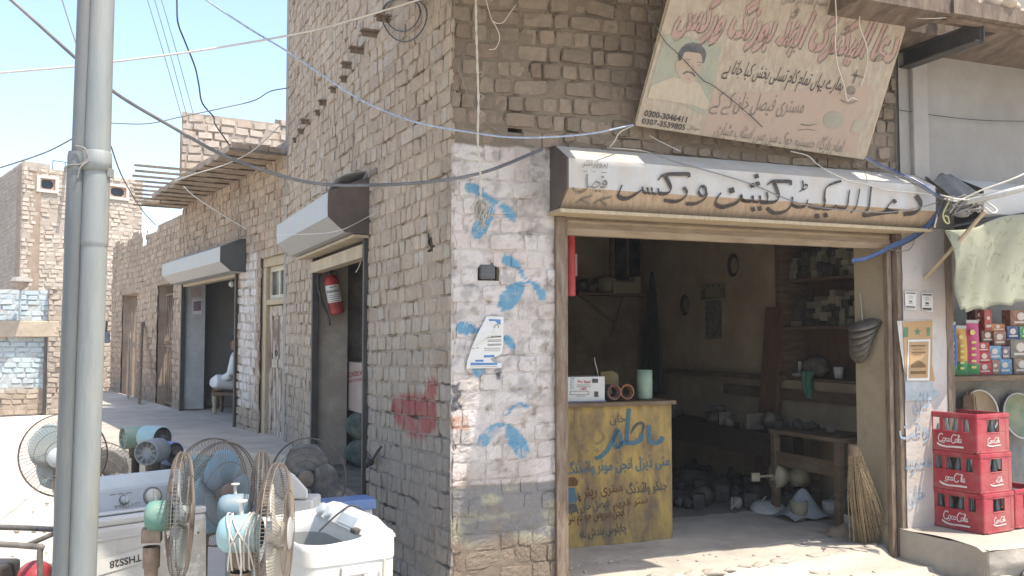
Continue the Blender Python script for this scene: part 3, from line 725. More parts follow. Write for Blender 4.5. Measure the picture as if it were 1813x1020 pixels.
# its shutter box
ha, hb = L_.S(388, 450, .32), L_.S(286, 480, .32)
dz2 = L_.Zp(386, 438, .31) - 2.785
hood(row, L_, ha, hb, .31, dz2, 0, m_capg, lip=False)
# plank door with frame and fanlight
mb = MB(); zt = dtop
zl1, zl0 = L_.Zp(470, 530), L_.Zp(470, 540)
mb.pbox(L_, dA, dB - .0, -.16, -.04, zt - .11, zt); mb.pbox(L_, dB - .11, dB, -.16, -.04, PZ - .15, zt - .112); mb.pbox(L_, dA, dA + .07, -.16, -.04, PZ - .15, zt - .112)
mb.pbox(L_, dA + .072, dB - .112, -.16, -.045, zl0, zl1)
fr_ = mb.build('door_frame', m_woodp, row, bevel=.008)
mb = MB(); mb.pbox(L_, dA + .072, dB - .112, -.12, -.09, zl1, zl1 + .05); mb.pbox(L_, dA + .072, dB - .112, -.12, -.09, zt - .17, zt - .112)
md_ = (dA + dB) / 2
for x in (dA + .095, md_, dB - .135): mb.pbox(L_, x - .022, x + .022, -.12, -.09, zl1 + .05, zt - .17)
mb.build('fanlight', M('cream_wood', (.50, .45, .34), .75, .15, 8, .2, dust=.25), row)
mb = MB(); mb.pbox(L_, dA + .08, dB - .12, -.112, -.108, zl1, zt - .12); mb.build('pane', M('dark_glass', (.02, .025, .03), .15, .1, 3, 0, dust=.2, spec=.6), row)
m_door = M('peeling_door_paint', (.43, .37, .30), .85, .15, 7, .3, 50, dust=.75, dustcol=(.17, .115, .085), dscale=3.2, stretch=(4, 4, .8), dedge=.03)
mb = MB(); a0, a1 = dA + .074, dB - .114; b0, b1 = PZ - .12, zl0 - .01
mb.pbox(L_, a0, a1, -.13, -.10, b0, b1)
for x0, x1 in ((a0, a0 + .10), (a1 - .10, a1)): mb.pbox(L_, x0, x1, -.10, -.085, b0, b1)
for y0, y1 in ((b1 - .12, b1), (b0 + (b1 - b0) * .55, b0 + (b1 - b0) * .55 + .10), (b0, b0 + .16)): mb.pbox(L_, a0 + .102, a1 - .102, -.10, -.085, y0, y1)
dl = mb.build('door', m_door, row, bevel=.006)
mb = MB(); mb.tube([L_.P(md_, (b0 + b1) / 2 + .25, -.06) + Vector((0, 0, .03)) * 0 + (L_.u * math.cos(t) + Vector((0, 0, 1)) * math.sin(t)) * .035 for t in [k * .6 for k in range(11)]], .006, 6, closed=True); mb.build('door_ring', m_dark, dl)
# barred gate, far gate
mb = MB()
for k in range(9):
    s = gA + .06 + (gB - gA - .1) * k / 8; mb.tube([L_.P(s, PZ - .05, -.16), L_.P(s, zt_g - .16, -.16)], .011, 6)
for z in (PZ, 1.55, 1.62, zt_g - .16): mb.pbox(L_, gA + .02, gB - .0, -.18, -.14, z - .02, z + .02)
mb.tube([L_.P(gA + .1 + .5 * k / 12 * (gB - gA), zt_g - .14 + .12 * math.sin(math.pi * k / 12), -.16) for k in range(13)], .01, 6)
mb.build('barred_gate', M('brown_gate_paint', (.14, .095, .065), .7, .3, 10, .2, dust=.35), row)
mb = MB()
for k in range(4):
    s = qA + .08 + (qB - qA - .1) * k / 3.4; mb.pbox(L_, s - .09, s + .08, -.2, -.17, PZ - .3, zt_q - .25 - .1 * (k % 2))
mb.pbox(L_, qA, qB, -.17, -.13, 1.5, 1.6); mb.build('plank_gate', M('grey_brown_planks', (.22, .165, .12), .85, .3, 8, .4, 40, stretch=(5, 5, 1)), row)
# roof slab with brick tiles on irons, and the bare irons beyond
ZS = 3.70
mb = MB(); t_end = 5.05; nb = 13
for i in range(nb):
    t0 = .05 + (t_end - .05) * i / nb; t1 = .05 + (t_end - .05) * (i + 1) / nb - .008
    for j in range(3):
        if i > nb - 4 and j == 2 and i % 2: continue
        mb.pbox(L_, t0, t1, .20 * j - .005 + .005, .20 * (j + 1) - .008, ZS + .004 * ((i + j) % 3), ZS + .075 + .006 * ((i * 3 + j) % 2))
def endn(t, u=240):
    d = ray(u, 320); m = d.cross(Vector((0, 0, 1))); return -((L_.P(t, 0) - CAM).dot(m)) / L_.n.dot(m)
sl_ = mb.build('roof_slab', M('brick_roof_tiles', (.29, .215, .155), .95, .3, 7, .5, 30, dust=.4), row)
for i in range(nb + 1):
    t = .035 + (t_end - .05) * i / nb; ln = .63 if i < 4 else max(.62, endn(t) + .06 * random.random())
    q = MB(); q.pbox(L_, t - .012, t + .012, .0, ln, ZS - .010, ZS - .003); q.pbox(L_, t - .003, t + .003, 0, ln, ZS - .003, ZS + .018)
    q.build('iron_rod', M('rusty_iron_rod', (.10, .075, .055), .7, .2, 9, .1, dust=.3), row)
mb = MB(); mb.pbox(L_, 0, t_end, -3.9, 0, ZS + .082, ZS + .12); mb.build('roof', m_plaster_g, row)
# parapet stub on the roof, facing the street corner
UP = PL(L_.P(5.05, 0, .02), -L_.n)
def col_far(base, seed, paint=None):
    def f(S, Z, br, rd, isb):
        c = np.empty(S.shape + (3,)); t = fbm(S * 1.2, Z * 1.2, seed); c[:] = base
        c = c * (.84 + .28 * br)[..., None] * (.86 + .28 * t)[..., None]; c = mixc(c, (.39, .28, .21), ((rd > .88) * .4))
        if not isb: c = c * .8
        return paint(c, S, Z, t, isb) if paint else c
    return f
UPb = PL(UP.O, UP.u, flip=UP.n.y > 0)
brick_wall('parapet', UPb, 0, 4.0, ZS + .1, 5.35, col_far((.43, .365, .30), 81), row, m_brick, (), course=.125, bw=.235, bvar=.02, stretch=.0, joint=.018, grid=(5, 4), recess=.012, bulge=.002, und=.02, rough=.008, seed=82, top=lambda s: 5.22 + (.11 if s > 1.45 else 0))
mb = MB(); mb.pbox(UPb, .03, 4.0, -.25, -.03, ZS + .1, 4.95); mb.build('parapet_core', MATS['brown_brick_core'], row)
# small things against the row
def on_L(u, v, n): return L_.ray(u, v, n)
q = MB(); p0 = L_.ray(246, 745, .30); p1 = L_.ray(252, 570, .03)
p0.z = PZ + .0; ax_ = (p1 - p0).normalized(); sx = L_.u
q.box((p0 + p1) / 2, (.12, .05, (p1 - p0).length), (sx, ax_.cross(sx), ax_)); tag(q.build('plank', m_wood), 'long brown plank leaning on the brick pier between the two gates', 'plank')
q = MB(); p0 = L_.ray(226, 752, .22); p1 = L_.ray(229, 598, .03); p0.z = PZ; ax_ = (p1 - p0).normalized()
q.box((p0 + p1) / 2, (.10, .04, (p1 - p0).length), (sx, ax_.cross(sx), ax_)); tag(q.build('plank', MATS['grey_brown_planks']), 'shorter greyish plank leaning inside the far gate opening', 'plank')
# electric meter
mr = empty('electric_meter', L_.ray(193, 603, .02), 'small blue grey electric meter on the wall beside the far gate', 'meter')
a, b = L_.hit(193, 596)
q = MB(); q.pbox(L_, a - .16, a + .16, .0, .14, b - .14, b + .10); q.build('meter_case', M('meter_blue', (.14, .20, .28), .5, .1, 5, .05), mr, bevel=.02)
q = MB(); q.tube(catmull([L_.P(a - .06, b + .1, .06), L_.P(a - .07, b + .3, .05), L_.P(a + .07, b + .32, .05), L_.P(a + .06, b + .1, .06)], 6), .012, 6); q.build('meter_cable', m_blackcable, mr)
# posters on the white reveal
RV = PL(L_.P(sB, 0, 0), -L_.n, flip=False)
if RV.n.y > 0: RV = PL(L_.P(sB, 0, 0), -L_.n, flip=True)
def poster_on(pl, name, label, px, off, matp, cat='poster', th=.002):
    P = [pl.ray(u, v, off) for u, v in px]; q = MB(); q.prism(P, pl.n * th); o = q.build(name, matp); tag(o, label, cat); return o
pa = poster_on(RV, 'poster', 'purple and white printed poster pasted on the whitewashed reveal of the low shop', [(341, 532), (357, 530), (357, 556), (341, 557)], .004, m_paper)
q = MB(); q.poly([RV.ray(u, v, .0075) for u, v in [(342.5, 534), (356, 532), (356, 550), (342.5, 551)]]); q.build('printed_panel', M('purple_print', (.16, .09, .15), .8, .5, 60, 0, dust=.3, dscale=40), pa)
poster_on(RV, 'poster', 'faded pinkish torn sheet above the purple poster on the reveal', [(338, 510), (356, 508), (356, 525), (338, 527)], .003, M('faded_pink_paper', (.36, .28, .28), .9, .2, 20, .1, dust=.4))

# raised platform in front of the row
pf = MB()
pp = [Vector((-1.75, 7.9, 0)), Vector((-2.2, 9.0, 0)), Vector((-3.4, 9.4, 0)), Vector((-4.55, 9.75, 0)), L_.P(7.5, 0, .9), L_.P(TL, 0, .7), L_.P(TL, 0, -.05), L_.P(0, 0, -.05), B_.P(1.2, 0, -.05)]
pf.prism(pp, (0, 0, PZ - .02)); o = pf.build('raised_platform', m_mudfloor, bevel=.03); tag(o, kind='structure')
def fnp(a, b):
    p = L_.P(-.2 + 11 * a, 0, -.02 + .9 * b); p.z = PZ - .01 + .10 * max(0, float(fbm(np.array(p.x * 1.8), np.array(p.y * 1.8), 6)) - .45) * (1 - b); return p
# interior floor of the low shop
q = MB(); q.pbox(L_, dA, gA, -4, -.02, .5, PZ - .015); tag(q.build('low_shop_floor', m_mudfloor), kind='structure')

# ------------------------------------------------------------------ far end of the street
vu = Vector((.661, .75, 0)).normalized(); VO = at(35, 480, 26); VO.z = 0
V_ = PL(VO, vu)
vb = empty('two_storey_brick_house', VO, 'tan two storey brick house with two small octagon vents high on its wall', 'building')
vz = lambda v, u=60: V_.Zp(u, v)
VT = vz(284, 36); vw = V_.S(252, 400)
vents = [(V_.S(66, 325), V_.S(101, 325), V_.Zp(80, 339), V_.Zp(80, 313)), (V_.S(190, 340), V_.S(226, 340), V_.Zp(215, 353), V_.Zp(215, 329))]
def pv(c, S, Z, t, isb): 
    zb = vz(478)
    return mixc(c, (.42, .37, .30), ((Z < zb) & (Z > zb - .7)) * .85)
brick_wall('wall', V_, 0, vw, 2.4, VT, col_far((.45, .385, .315), 91, pv), vb, m_brick, vents, course=.125, bw=.26, bvar=.03, stretch=0, joint=.022, grid=(4, 4), recess=.012, bulge=.001, und=.03, rough=.012, seed=92, top=lambda s: VT - .12 * float(vnoise(np.array(s * 2.), np.array(.5), 3)), step=.12)
VL = PL(VO, Vector((-.62, .785, 0)), flip=True)
brick_wall('wall', VL, 0, 5, 2.4, VT, col_far((.40, .335, .275), 93), vb, m_brick, (), course=.125, bw=.26, bvar=.03, stretch=0, joint=.02, grid=(3, 3), recess=.02, rough=.01, seed=94, step=.12)
mb = MB(); mb.pbox(V_, .05, vw, -.5, -.06, 0, VT - .2); mb.pbox(VL, .05, 5, -.5, -.06, 0, VT - .2); mb.build('wall_core', MATS['brown_brick_core'], vb)
for h in vents:
    a0, a1, b0, b1 = h; ca, cb = (a0 + a1) / 2, (b0 + b1) / 2; w2, h2 = (a1 - a0) / 2, (b1 - b0) / 2
    q = MB()
    for (x0, x1, y0, y1) in ((a0 - .03, a1 + .03, b1 - .05, b1 + .03), (a0 - .03, a1 + .03, b0 - .03, b0 + .05), (a0 - .03, a0 + .06, b0 + .05, b1 - .05), (a1 - .06, a1 + .03, b0 + .05, b1 - .05)): q.pbox(V_, x0, x1, -.08, .05, y0, y1)
    vf = q.build('vent', M('vent_frame_white', (.56, .52, .46), .9, .1, 5, .2), vb)
    # octagonal opening in a terracotta panel
    q = MB(); oc = [(-1, -.4), (-.62, -1), (.62, -1), (1, -.4), (1, .4), (.62, 1), (-.62, 1), (-1, .4)]
    O8 = [(ca + x * w2 * .66, cb + y * h2 * .62) for x, y in oc]; Q8 = [(ca + max(-1, min(1, x * 1.6)) * (w2 - .05), cb + max(-1, min(1, y * 2.6)) * (h2 - .04)) for x, y in oc]
    for i in range(8):
        j = (i + 1) % 8; q.poly([V_.P(*O8[i], .0), V_.P(*O8[j], .0), V_.P(*Q8[j], .0), V_.P(*Q8[i], .0)])
        q.poly([V_.P(*O8[i], .0), V_.P(*O8[j], .0), V_.P(*O8[j], -.06), V_.P(*O8[i], -.06)])
    q.build('vent_panel', M('terracotta_panel', (.36, .20, .145), .9, .1, 5, .2), vf)
    q = MB(); q.poly([V_.P(a, b, -.058) for a, b in O8]); q.build('vent_opening', M('dark_vent', (.03, .04, .055), .9, .1, 5, 0, dust=0), vf)
# roof drain spout whose shadow falls down the wall
sp = V_.hit(116, 301); q = MB(); p = V_.P(sp[0], sp[1], 0); q.tube([p, p + V_.n * .75 + Vector((0, 0, -.03))], .05, 8); q.build('drain_spout', m_plaster_g, vb)
rr_ = MB(); z0 = VT
for k in range(4): rr_.tube([V_.P(.9 + .35 * k, VT - .1, -.2), V_.P(.9 + .35 * k, VT + .16, -.2)], .012, 5)
rr_.tube([V_.P(.9, VT + .16, -.2), V_.P(1.95, VT + .16, -.2)], .012, 5); rr_.build('roof_rail', m_dark, vb)

# blue painted boundary wall and its pier
BO = at(0, 735, 20.3); BO.z = 0; bu = Vector((.85, .50, 0)).normalized(); K_ = PL(BO - bu * 1.2, bu)
bw_ = empty('boundary_wall', BO, 'pale blue painted brick wall with a tan lintel band at the far end of the street', 'wall')
k83 = K_.S(77, 650); kt = K_.Zp(40, 513); kb1, kb0 = K_.Zp(40, 568), K_.Zp(40, 597); kw0 = K_.Zp(40, 690)
def pk(c, S, Z, t, isb):
    k = np.clip((Z - kw0 - .10 * (fbm(S * 3, Z * 3, 5) - .5)) / .04, 0, 1) * np.clip(1.4 - np.clip((fbm(S * 9, Z * 9, 6) - .55) * 7, 0, 1), 0, 1) * ((Z < kb0) | (Z > kb1))
    return mixc(c, (.46, .55, .585), np.clip(k, 0, 1) * (.95 if isb else .6))
brick_wall('wall', K_, 0, k83 + .25, 0, kt, col_far((.43, .35, .275), 101, pk), bw_, m_brick, (), course=.115, bw=.25, bvar=.03, stretch=0, joint=.02, grid=(5, 4), recess=.010, bulge=.002, und=.02, rough=.007, seed=102, step=.1)
mb = MB(); mb.pbox(K_, 0, k83 + .3, -.25, -.035, 0, kt - .05); mb.build('wall_core', MATS['brown_brick_core'], bw_)
mb = MB(); mb.pbox(K_, -.5, k83 + .28, .0, .16, kb0, kb1); mb.build('lintel_band', M('mud_band', (.45, .37, .28), .95, .2, 4, .6, 14), bw_, bevel=.02)
mb = MB(); mb.pbox(K_, k83, k83 + .05, .02, .14, 0, kb0); mb.build('gate_post', m_dark, bw_)
pier = PL(K_.P(k83 + .06, 0, .16), bu)
brick_wall('pier', pier, 0, 2.6, 0, K_.Zp(100, 508), col_far((.41, .345, .28), 103), bw_, m_brick, (), course=.115, bw=.24, bvar=.03, stretch=0, joint=.02, grid=(5, 4), recess=.012, bulge=.002, und=.03, rough=.012, seed=104, step=.1)
mb = MB(); mb.pbox(pier, .0, 2.6, -.4, -.045, 0, K_.Zp(100, 512)); mb.build('pier_core', MATS['brown_brick_core'], bw_)
# lantern on the wall
lp = K_.ray(35, 520, .1); ln = empty('wall_lantern', K_.P(K_.S(35, 560), kb1, .12), 'grey wall lantern on a thin post above the blue wall', 'lamp')
base = K_.P(K_.S(34, 560), kb1, .14); tp = K_.ray(37, 512, .5); 
q = MB(); q.tube(catmull([base, base + Vector((0, 0, .5)), tp + Vector((0, 0, -.02))], 6), .025, 8); q.build('post', M('lamp_post_paint', (.40, .47, .50), .7, .1, 5, .1), ln)
q = MB(); q.lathe(tp, (0, 0, 1), [(.05, -.02), (.12, .05), (.17, .14), (.17, .15)], 8, False); q.build('lamp_shade', M('lamp_pinkish', (.34, .26, .22), .6, .1, 5, .1), ln)
q = MB(); q.lathe(tp, (0, 0, 1), [(.22, .15), (.22, .17), (.17, .25), (.02, .27)], 8, False); q.build('lamp_cap', m_plaster_g, ln)

# ------------------------------------------------------------------ neighbouring plastered shop on the right
nb_ = empty('plastered_shop', FR.P(3.5, 0, 0), 'grey plastered shop on the right with snack shelf and a beam under its roof', 'building')
def col_pl(S, Z, br, rd, isb): return None
mb = MB(); mb.sheet(lambda a, b: FR.P(3.46 + 4.6 * a, 2.48 + 1.36 * b, .035 + .012 * math.sin(a * 9) * math.sin(b * 5)), 30, 12); mb.pbox(FR, 3.46, 8.1, -.35, .0, 2.48, 5.6); mb.build('wall', m_plaster_g, nb_)
pc = MB(); sp0, sp1 = FR.S(1605, 250), FR.S(1632, 250); pc.pbox(FR, sp0, sp1, .03, .075, 2.48, 3.83); pc.build('pilaster', M('pale_grey_plaster', (.34, .315, .285), .95, .12, 4, .3, 35, dust=.3, dustcol=(.30, .27, .23)), nb_, bevel=.01)
mb = MB(); mb.sheet(lambda a, b: FR.P(3.452 + .41 * a, .05 + 2.46 * b, .04 + .012 * float(fbm(np.array(a * 4), np.array(b * 14), 3) - .5)), 14, 60); mb.pbox(FR, 3.452, 3.86, -.4, .02, .05, 2.5)
mb.build('pillar', m_plaster_w, nb_)
mb = MB(); mb.pbox(FR, 3.862, 3.93, -.25, .05, .2, 2.5); mb.build('shutter_rail', m_rail, nb_, bevel=.006)
hood(nb_, FR, 3.985, 7.5, .30, .0, 0, m_dark, M('pale_shutter_box', (.46, .45, .42), .6, .1, 3, .04, 20, dust=.2), lip=False)
mb = MB(); mb.pbox(FR, 3.95, 7.5, -.78, -.74, .2, 2.6); mb.pbox(FR, 3.93, 3.95, -.78, -.25, .2, 2.6); mb.pbox(FR, 3.96, 7.6, -.74, .0, 2.5, 2.6); mb.pbox(FR, 7.4, 7.6, -.74, 0, .2, 2.6); mb.build('interior_wall', M('shop_grey_plaster', (.20, .20, .19), .95, .15, 4, .2), nb_)
# counter wall below the shelf
ZSH = FR.Zp(1750, 664, -.35)
mb = MB(); mb.pbox(FR, 3.95, 7.4, -.62, -.58, .25, ZSH - .045); mb.build('counter_front', M('grey_counter_paint', (.16, .165, .16), .8, .15, 4, .2, dust=.3), nb_)
mb = MB(); mb.pbox(FR, 3.94, 7.4, -.66, -.22, ZSH - .04, ZSH); mb.build('shelf', m_wood, nb_, bevel=.005)
# I-beam bracket
bs = 3.52; mb = MB(); mb.pbox(FR, bs - .05, bs + .05, .03, .72, 3.815, 3.828); mb.pbox(FR, bs - .05, bs + .05, .03, .72, 3.70, 3.712); mb.pbox(FR, bs - .006, bs + .006, .03, .72, 3.712, 3.815)
mb.pbox(FR, bs + .006, bs + .014, .70, .74, 3.70, 3.828); mb.build('roof_beam', m_dark, nb_)
mb = MB(); mb.pbox(FR, 3.2, 8, .70, .74, 3.805, 3.828); mb.build('roof_beam', M('rusty_angle', (.14, .09, .06), .8, .3, 9, .3), nb_)
# rubble along the roof edge
rb = MB()
for k in range(70):
    s = 2.7 + 4.5 * random.random(); r_ = .03 + .05 * random.random()
    rb.ball(FR.P(s, 3.94 + r_ * .6, .45 + .32 * random.random()), (r_ * 1.2, r_, r_ * .8), 7, 5)
tag(rb.build('roof_rubble', M('rubble', (.38, .31, .23), .95, .2, 20, .4)), 'broken brick rubble lying along the roof edge', 'rubble', kind='stuff')
# step / plinth of the neighbour
NS = MB()
def nst(a, b):
    s = 3.43 + 3.75 * a; n = -.6 + 1.34 * b
    return FR.P(s + (.03 * math.sin(b * 11) if a == 0 else 0), .318 + .010 * float(fbm(np.array(s * 4), np.array(n * 4), 7) - .5) * 2 - (.02 if b == 1 else 0), n + (.03 * float(vnoise(np.array(s * 6.), np.array(0.), 8) - .5) if b == 1 else 0))
NS.sheet(nst, 60, 24)
NS.sheet(lambda a, b: FR.P(3.43 + 3.75 * a, -.05 + .35 * b, .75 + (.05 * float(fbm(np.array(a * 30), np.array(b * 4), 12) - .5)) - .06 * (1 - b) * (b < .7)), 90, 14)
NS.sheet(lambda a, b: FR.P(3.43 + .02 * math.sin(a * 9), -.05 + .36 * b, -.6 + 1.35 * a), 30, 6)
tag(NS.build('shop_step', m_mudfloor), kind='structure')
stn = MB()
for k in range(46):
    s = 3.4 + 1.6 * random.random(); n = .78 + .25 * random.random(); r_ = .025 + .06 * random.random()
    stn.ball(FR.P(s, .03 + r_ * .4 + .10 * random.random() * (n < .86), n), (r_ * 1.3, r_, r_ * .8), 8, 6)
tag(stn.build('rubble', M('step_rubble', (.38, .33, .26), .95, .2, 25, .6, 30)), 'loose stones and rubble against the front of the neighbouring step', 'rubble', kind='stuff')

# ------------------------------------------------------------------ utility poles
pm = M('pole_steel', (.225, .24, .23), .6, .25, 2.2, .15, 50, metal=.1, dedge=.05, dust=.42, dustcol=(.30, .28, .23), dscale=1.6, stretch=(3, 3, .35), spec=.4)
pole = empty('utility_pole', (-1.826, 4.0, 0), 'thick grey steel utility pole with stepped collars in the left foreground', 'pole')
def zpx(v): return 1.7 + (597 - v) / 1650 * 4.0
q = MB(); q.lathe((-1.826, 4, 0), (0, 0, 1), [(.057, -.1), (.0555, zpx(440)), (.0545, zpx(436)), (.0585, zpx(433)), (.0585, zpx(428)), (.0555, zpx(300)), (.050, zpx(0)), (.046, 7.5), (.0, 7.5)], 40); q.build('shaft', pm, pole)
q = MB(); q.lathe((-1.826, 4, 0), (0, 0, 1), [(.0575, zpx(302)), (.062, zpx(302)), (.0625, zpx(286)), (.0605, zpx(268)), (.056, zpx(266))], 40)
q.pbox(PL((-1.826, 4, 0), (1, 0, 0)), .055, .064, -.03, .02, zpx(312), zpx(296)); q.build('clamp', pm, pole)
pole2 = empty('pipe_pole', (-1.915, 3.97, 0), 'thinner grey pipe strapped along the left side of the thick steel pole', 'pole')
q = MB(); q.lathe((-1.913, 3.97, 0), (0, 0, 1), [(.036, -.1), (.036, zpx(437)), (.039, zpx(433)), (.037, zpx(300)), (.037, zpx(276)), (.034, zpx(270)), (.034, zpx(269))], 28); q.lathe((-1.905, 3.985, 0), (0, 0, 1), [(.036, zpx(300)), (.035, 5), (.033, 7.5), (0, 7.5)], 28); q.build('pipe', M('darker_pole_steel', (.125, .14, .145), .55, .14, 2.5, .15, 50, metal=.15, dust=.4, dustcol=(.22, .21, .18), dscale=2, stretch=(3, 3, .35)), pole2)
q = MB(); pts = catmull([(-1.90, 3.925, zpx(262)), (-1.862, 3.93, zpx(266)), (-1.85, 3.94, zpx(285)), (-1.875, 3.925, zpx(300)), (-1.885, 3.925, zpx(318))], 6); q.tube(pts, .004, 6); q.tube(catmull([(-1.955, 3.95, zpx(300)), (-1.92, 3.925, zpx(296)), (-1.87, 3.935, zpx(292)), (-1.84, 3.945, zpx(270))], 6), .004, 6); q.build('binding_wire', m_greycable, pole2)

pole.rotation_euler = (0, .0115, 0); pole2.rotation_euler = (0, .0125, 0); pole2.location.x += .012

# ------------------------------------------------------------------ pedestal fans
m_cage = M('dusty_cage_wire', (.15, .125, .105), .55, .25, 20, 0, metal=.3, dust=.4, dustcol=(.27, .21, .15), dscale=6)
m_caged = M('dark_cage_wire', (.10, .085, .07), .6, .2, 20, 0, dust=.4, dustcol=(.2, .16, .12), dscale=6)
m_fanpole = M('brown_fan_pole', (.17, .115, .08), .6, .2, 10, .1, dust=.35)
m_hose = M('cream_plastic', (.52, .49, .41), .5, .06, 8, .05, dust=.2)
def mcol(name, c, **k):
    a = dict(rough=.5, var=.1, scale=6, bump=.04, bscale=30, dust=.3, dustcol=(.40, .34, .26), dscale=4); a.update(k); return M(name, c, **a)
m_teal = mcol('teal_enamel', (.055, .22, .18)); m_lblue = mcol('pale_blue_enamel', (.22, .38, .41)); m_mblue = mcol('dull_blue_enamel', (.13, .24, .32))
m_bblade = mcol('blue_blade', (.16, .30, .40)); m_gblade = mcol('grey_blade', (.30, .36, .36)); m_dblade = mcol('dark_blade', (.075, .08, .085)); m_greenm = mcol('grey_green_enamel', (.19, .28, .22)); m_royal = mcol('royal_blue_enamel', (.05, .14, .38))
CAGES = {}
def cage_mesh(Rr, nw, rings, key):
    mb = MB()
    prof = [(.055, .078), (.35 * Rr, .078), (.65 * Rr, .07), (.90 * Rr, .052), (.985 * Rr, .03), (Rr, .015)]
    back = [(Rr, -.02), (.985 * Rr, -.035), (.90 * Rr, -.058), (.6 * Rr, -.085), (.1, -.092)]
    for k in range(nw):
        t = 2 * math.pi * k / nw; c, s = math.cos(t), math.sin(t); tw = .0
        for pf in (prof + [(Rr, -.02)], back):
            mb.tube([(x, r * math.cos(t + .25 * (1 - r / Rr)), r * math.sin(t + .25 * (1 - r / Rr))) for r, x in pf], .00125, 3, cap=False, smooth=False)
    for r, x, th in [(Rr, .015, .004), (Rr, -.02, .004), (.62 * Rr, .0715, .002), (.62 * Rr, -.084, .002), (.055, .08, .003), (.1, -.092, .003)] + [(Rr * q, .078 - .03 * q * q, .003) for q in rings]:
        mb.tube([(x, r * math.cos(2 * math.pi * k / 40), r * math.sin(2 * math.pi * k / 40)) for k in range(40)], th, 5, closed=True)
    return mb
def fan(label, loc, yaw, H, Rr=.27, motor=m_lblue, blade=m_bblade, cage=m_cage, nw=78, nb=3, phase=0., rings=(), knob=None, pole=m_fanpole, cable=False, tilt=0., badge=m_cage, base=True, bw_=.13, ml=.87):
    root = empty('pedestal_fan', (0, 0, 0), label, 'fan', 'pedestal fans standing outside the repair shop')
    Hc = Vector((0, 0, H))
    def head(mb): mb.v = [tuple(Matrix.Rotation(tilt, 3, 'Y') @ Vector(p) + Hc) for p in mb.v]; return mb
    if nw:
        key = (Rr, nw, rings)
        cm0 = cage_mesh(Rr, nw, rings, key); cm0.v = [(x * .56, y, z) for x, y, z in cm0.v]; head(cm0).build('cage', cage, root)
    for k in range(nb):
        a0 = phase + 2 * math.pi * k / nb; q = MB()
        def fn(u, v, a0=a0):
            r = .045 + (Rr * .86 - .045) * u; wd = bw_ * (.55 + .9 * math.sin(min(1, u * 1.25) * math.pi / 2)) * (1 - .55 * max(0, u - .75) / .25 * abs(2 * v - 1) ** 2)
            ang = a0 + (v - .5) * wd / max(r, .08) * 1.6 + .25 * u
            return (.004 + (v - .5) * .04 * (1 - .4 * u), r * math.cos(ang), r * math.sin(ang))
        q.sheet(fn, 10, 6); head(q).build('blade', blade, root, solid=.002)
    q = MB(); q.lathe((0, 0, 0), (1, 0, 0), [(0, .034), (.035, .03), (.042, .012), (.042, -.03), (0, -.03)], 18); head(q).build('hub', blade, root)
    if nw: q = MB(); q.lathe((0, 0, 0), (1, 0, 0), [(0, .052), (.05, .050), (.056, .046), (.056, .043), (0, .042)], 24); head(q).build('badge', badge, root)
    q = MB(); q.lathe((0, 0, 0), (1, 0, 0), [(r_, (h + .045) * ml) for r_, h in ((0, -.275), (.025, -.274), (.046, -.266), (.060, -.248), (.066, -.22), (.067, -.14), (.064, -.135), (.064, -.12), (.06, -.11), (.045, -.10))], 28)
    mo = head(q).build('motor_housing', motor, root)
    if knob:
        q = MB(); q.tube([(-.12, 0, .06), (-.12, 0, .105)], .008, 8); q.lathe((-.12, 0, .105), (0, 0, 1), [(.008, 0), (.02, .003), (.02, .01), (0, .012)], 14); head(q).build('oscillation_knob', m_paper, mo)
    if cable:
        q = MB(); rg = random.Random(3)
        for j in range(6):
            x0 = -.075 - .015 * j + rg.uniform(-.006, .006); sl = rg.uniform(-.05, .05)
            q.tube(catmull([(x0 + sl * math.sin(t), .070 * math.cos(t), .070 * math.sin(t) - (.05 if math.sin(t) < -.7 else 0)) for t in [2 * math.pi * k / 12 for k in range(12)]], 3, True), .0035, 5, closed=True)
        q.tube(catmull([(-.11, -.072, 0), (-.10, -.08, -.1), (-.11, -.07, -.2), (-.105, -.06, -.4)], 5), .0035, 5)
        head(q).build('power_cord', m_whitecable, mo)
    q = MB(); q.box((-.12, 0, H - .08), (.08, .06, .06)); q.lathe((-.12, 0, 0), (0, 0, 1), [(.036, H - .13), (.036, H - .22), (.03, H - .22), (.024, H - .30), (.024, .05)], 18); q.build('stand', pole, root, bevel=.006)
    if base: q = MB(); q.lathe((-.2, 0, 0), (0, 0, 1), [(0, .055), (.05, .05), (.2, .03), (.21, .012), (.21, 0), (0, 0)], 26); q.build('base', m_dark, root)
    root.rotation_euler = (0, 0, yaw); root.location = loc; ORG[root] = Vector(loc)
    return root
def fanat(u, v, Y, label, yaw, **k):
    p = at(u, v, Y); return fan(label, (p.x, p.y, 0), R(yaw), p.z, **k)
fanat(112, 806, 6.3, 'rusty pedestal fan with grey blades out on the sunlit street behind the poles', 104, Rr=.275, motor=mcol('light_grey_enamel', (.46, .47, .45)), blade=m_gblade, nw=64, phase=.5, bw_=.16)
fanat(176, 850, 7.0, 'pedestal fan with a big dark blade and tan rim, right behind the thick pole', -80, Rr=.28, motor=m_greenm, blade=m_dblade, nw=60, phase=.9, bw_=.2, nb=3)
fanat(321, 912, 4.12, 'pedestal fan with teal motor and rusty cage seen edge on', 13, Rr=.272, motor=m_teal, blade=m_gblade, nw=104, knob=False, ml=.66)
fanat(392, 874, 4.95, 'shaded pedestal fan with broad blue blades facing the street', -26, Rr=.268, motor=m_teal, blade=m_bblade, cage=m_cage, nw=104, phase=1.3, bw_=.17, nb=3)
fanat(372, 862, 5.4, 'rear pedestal fan whose pale cage top shows above the blue bladed one', -30, Rr=.275, motor=m_mblue, blade=m_lblue, cage=m_cage, nw=70, phase=.2)
fanat(463, 898, 4.45, 'shaded pedestal fan with dull blue motor and white knob, cage edge on', 13, Rr=.262, motor=m_mblue, blade=m_dblade, cage=m_caged, nw=104, knob=True)
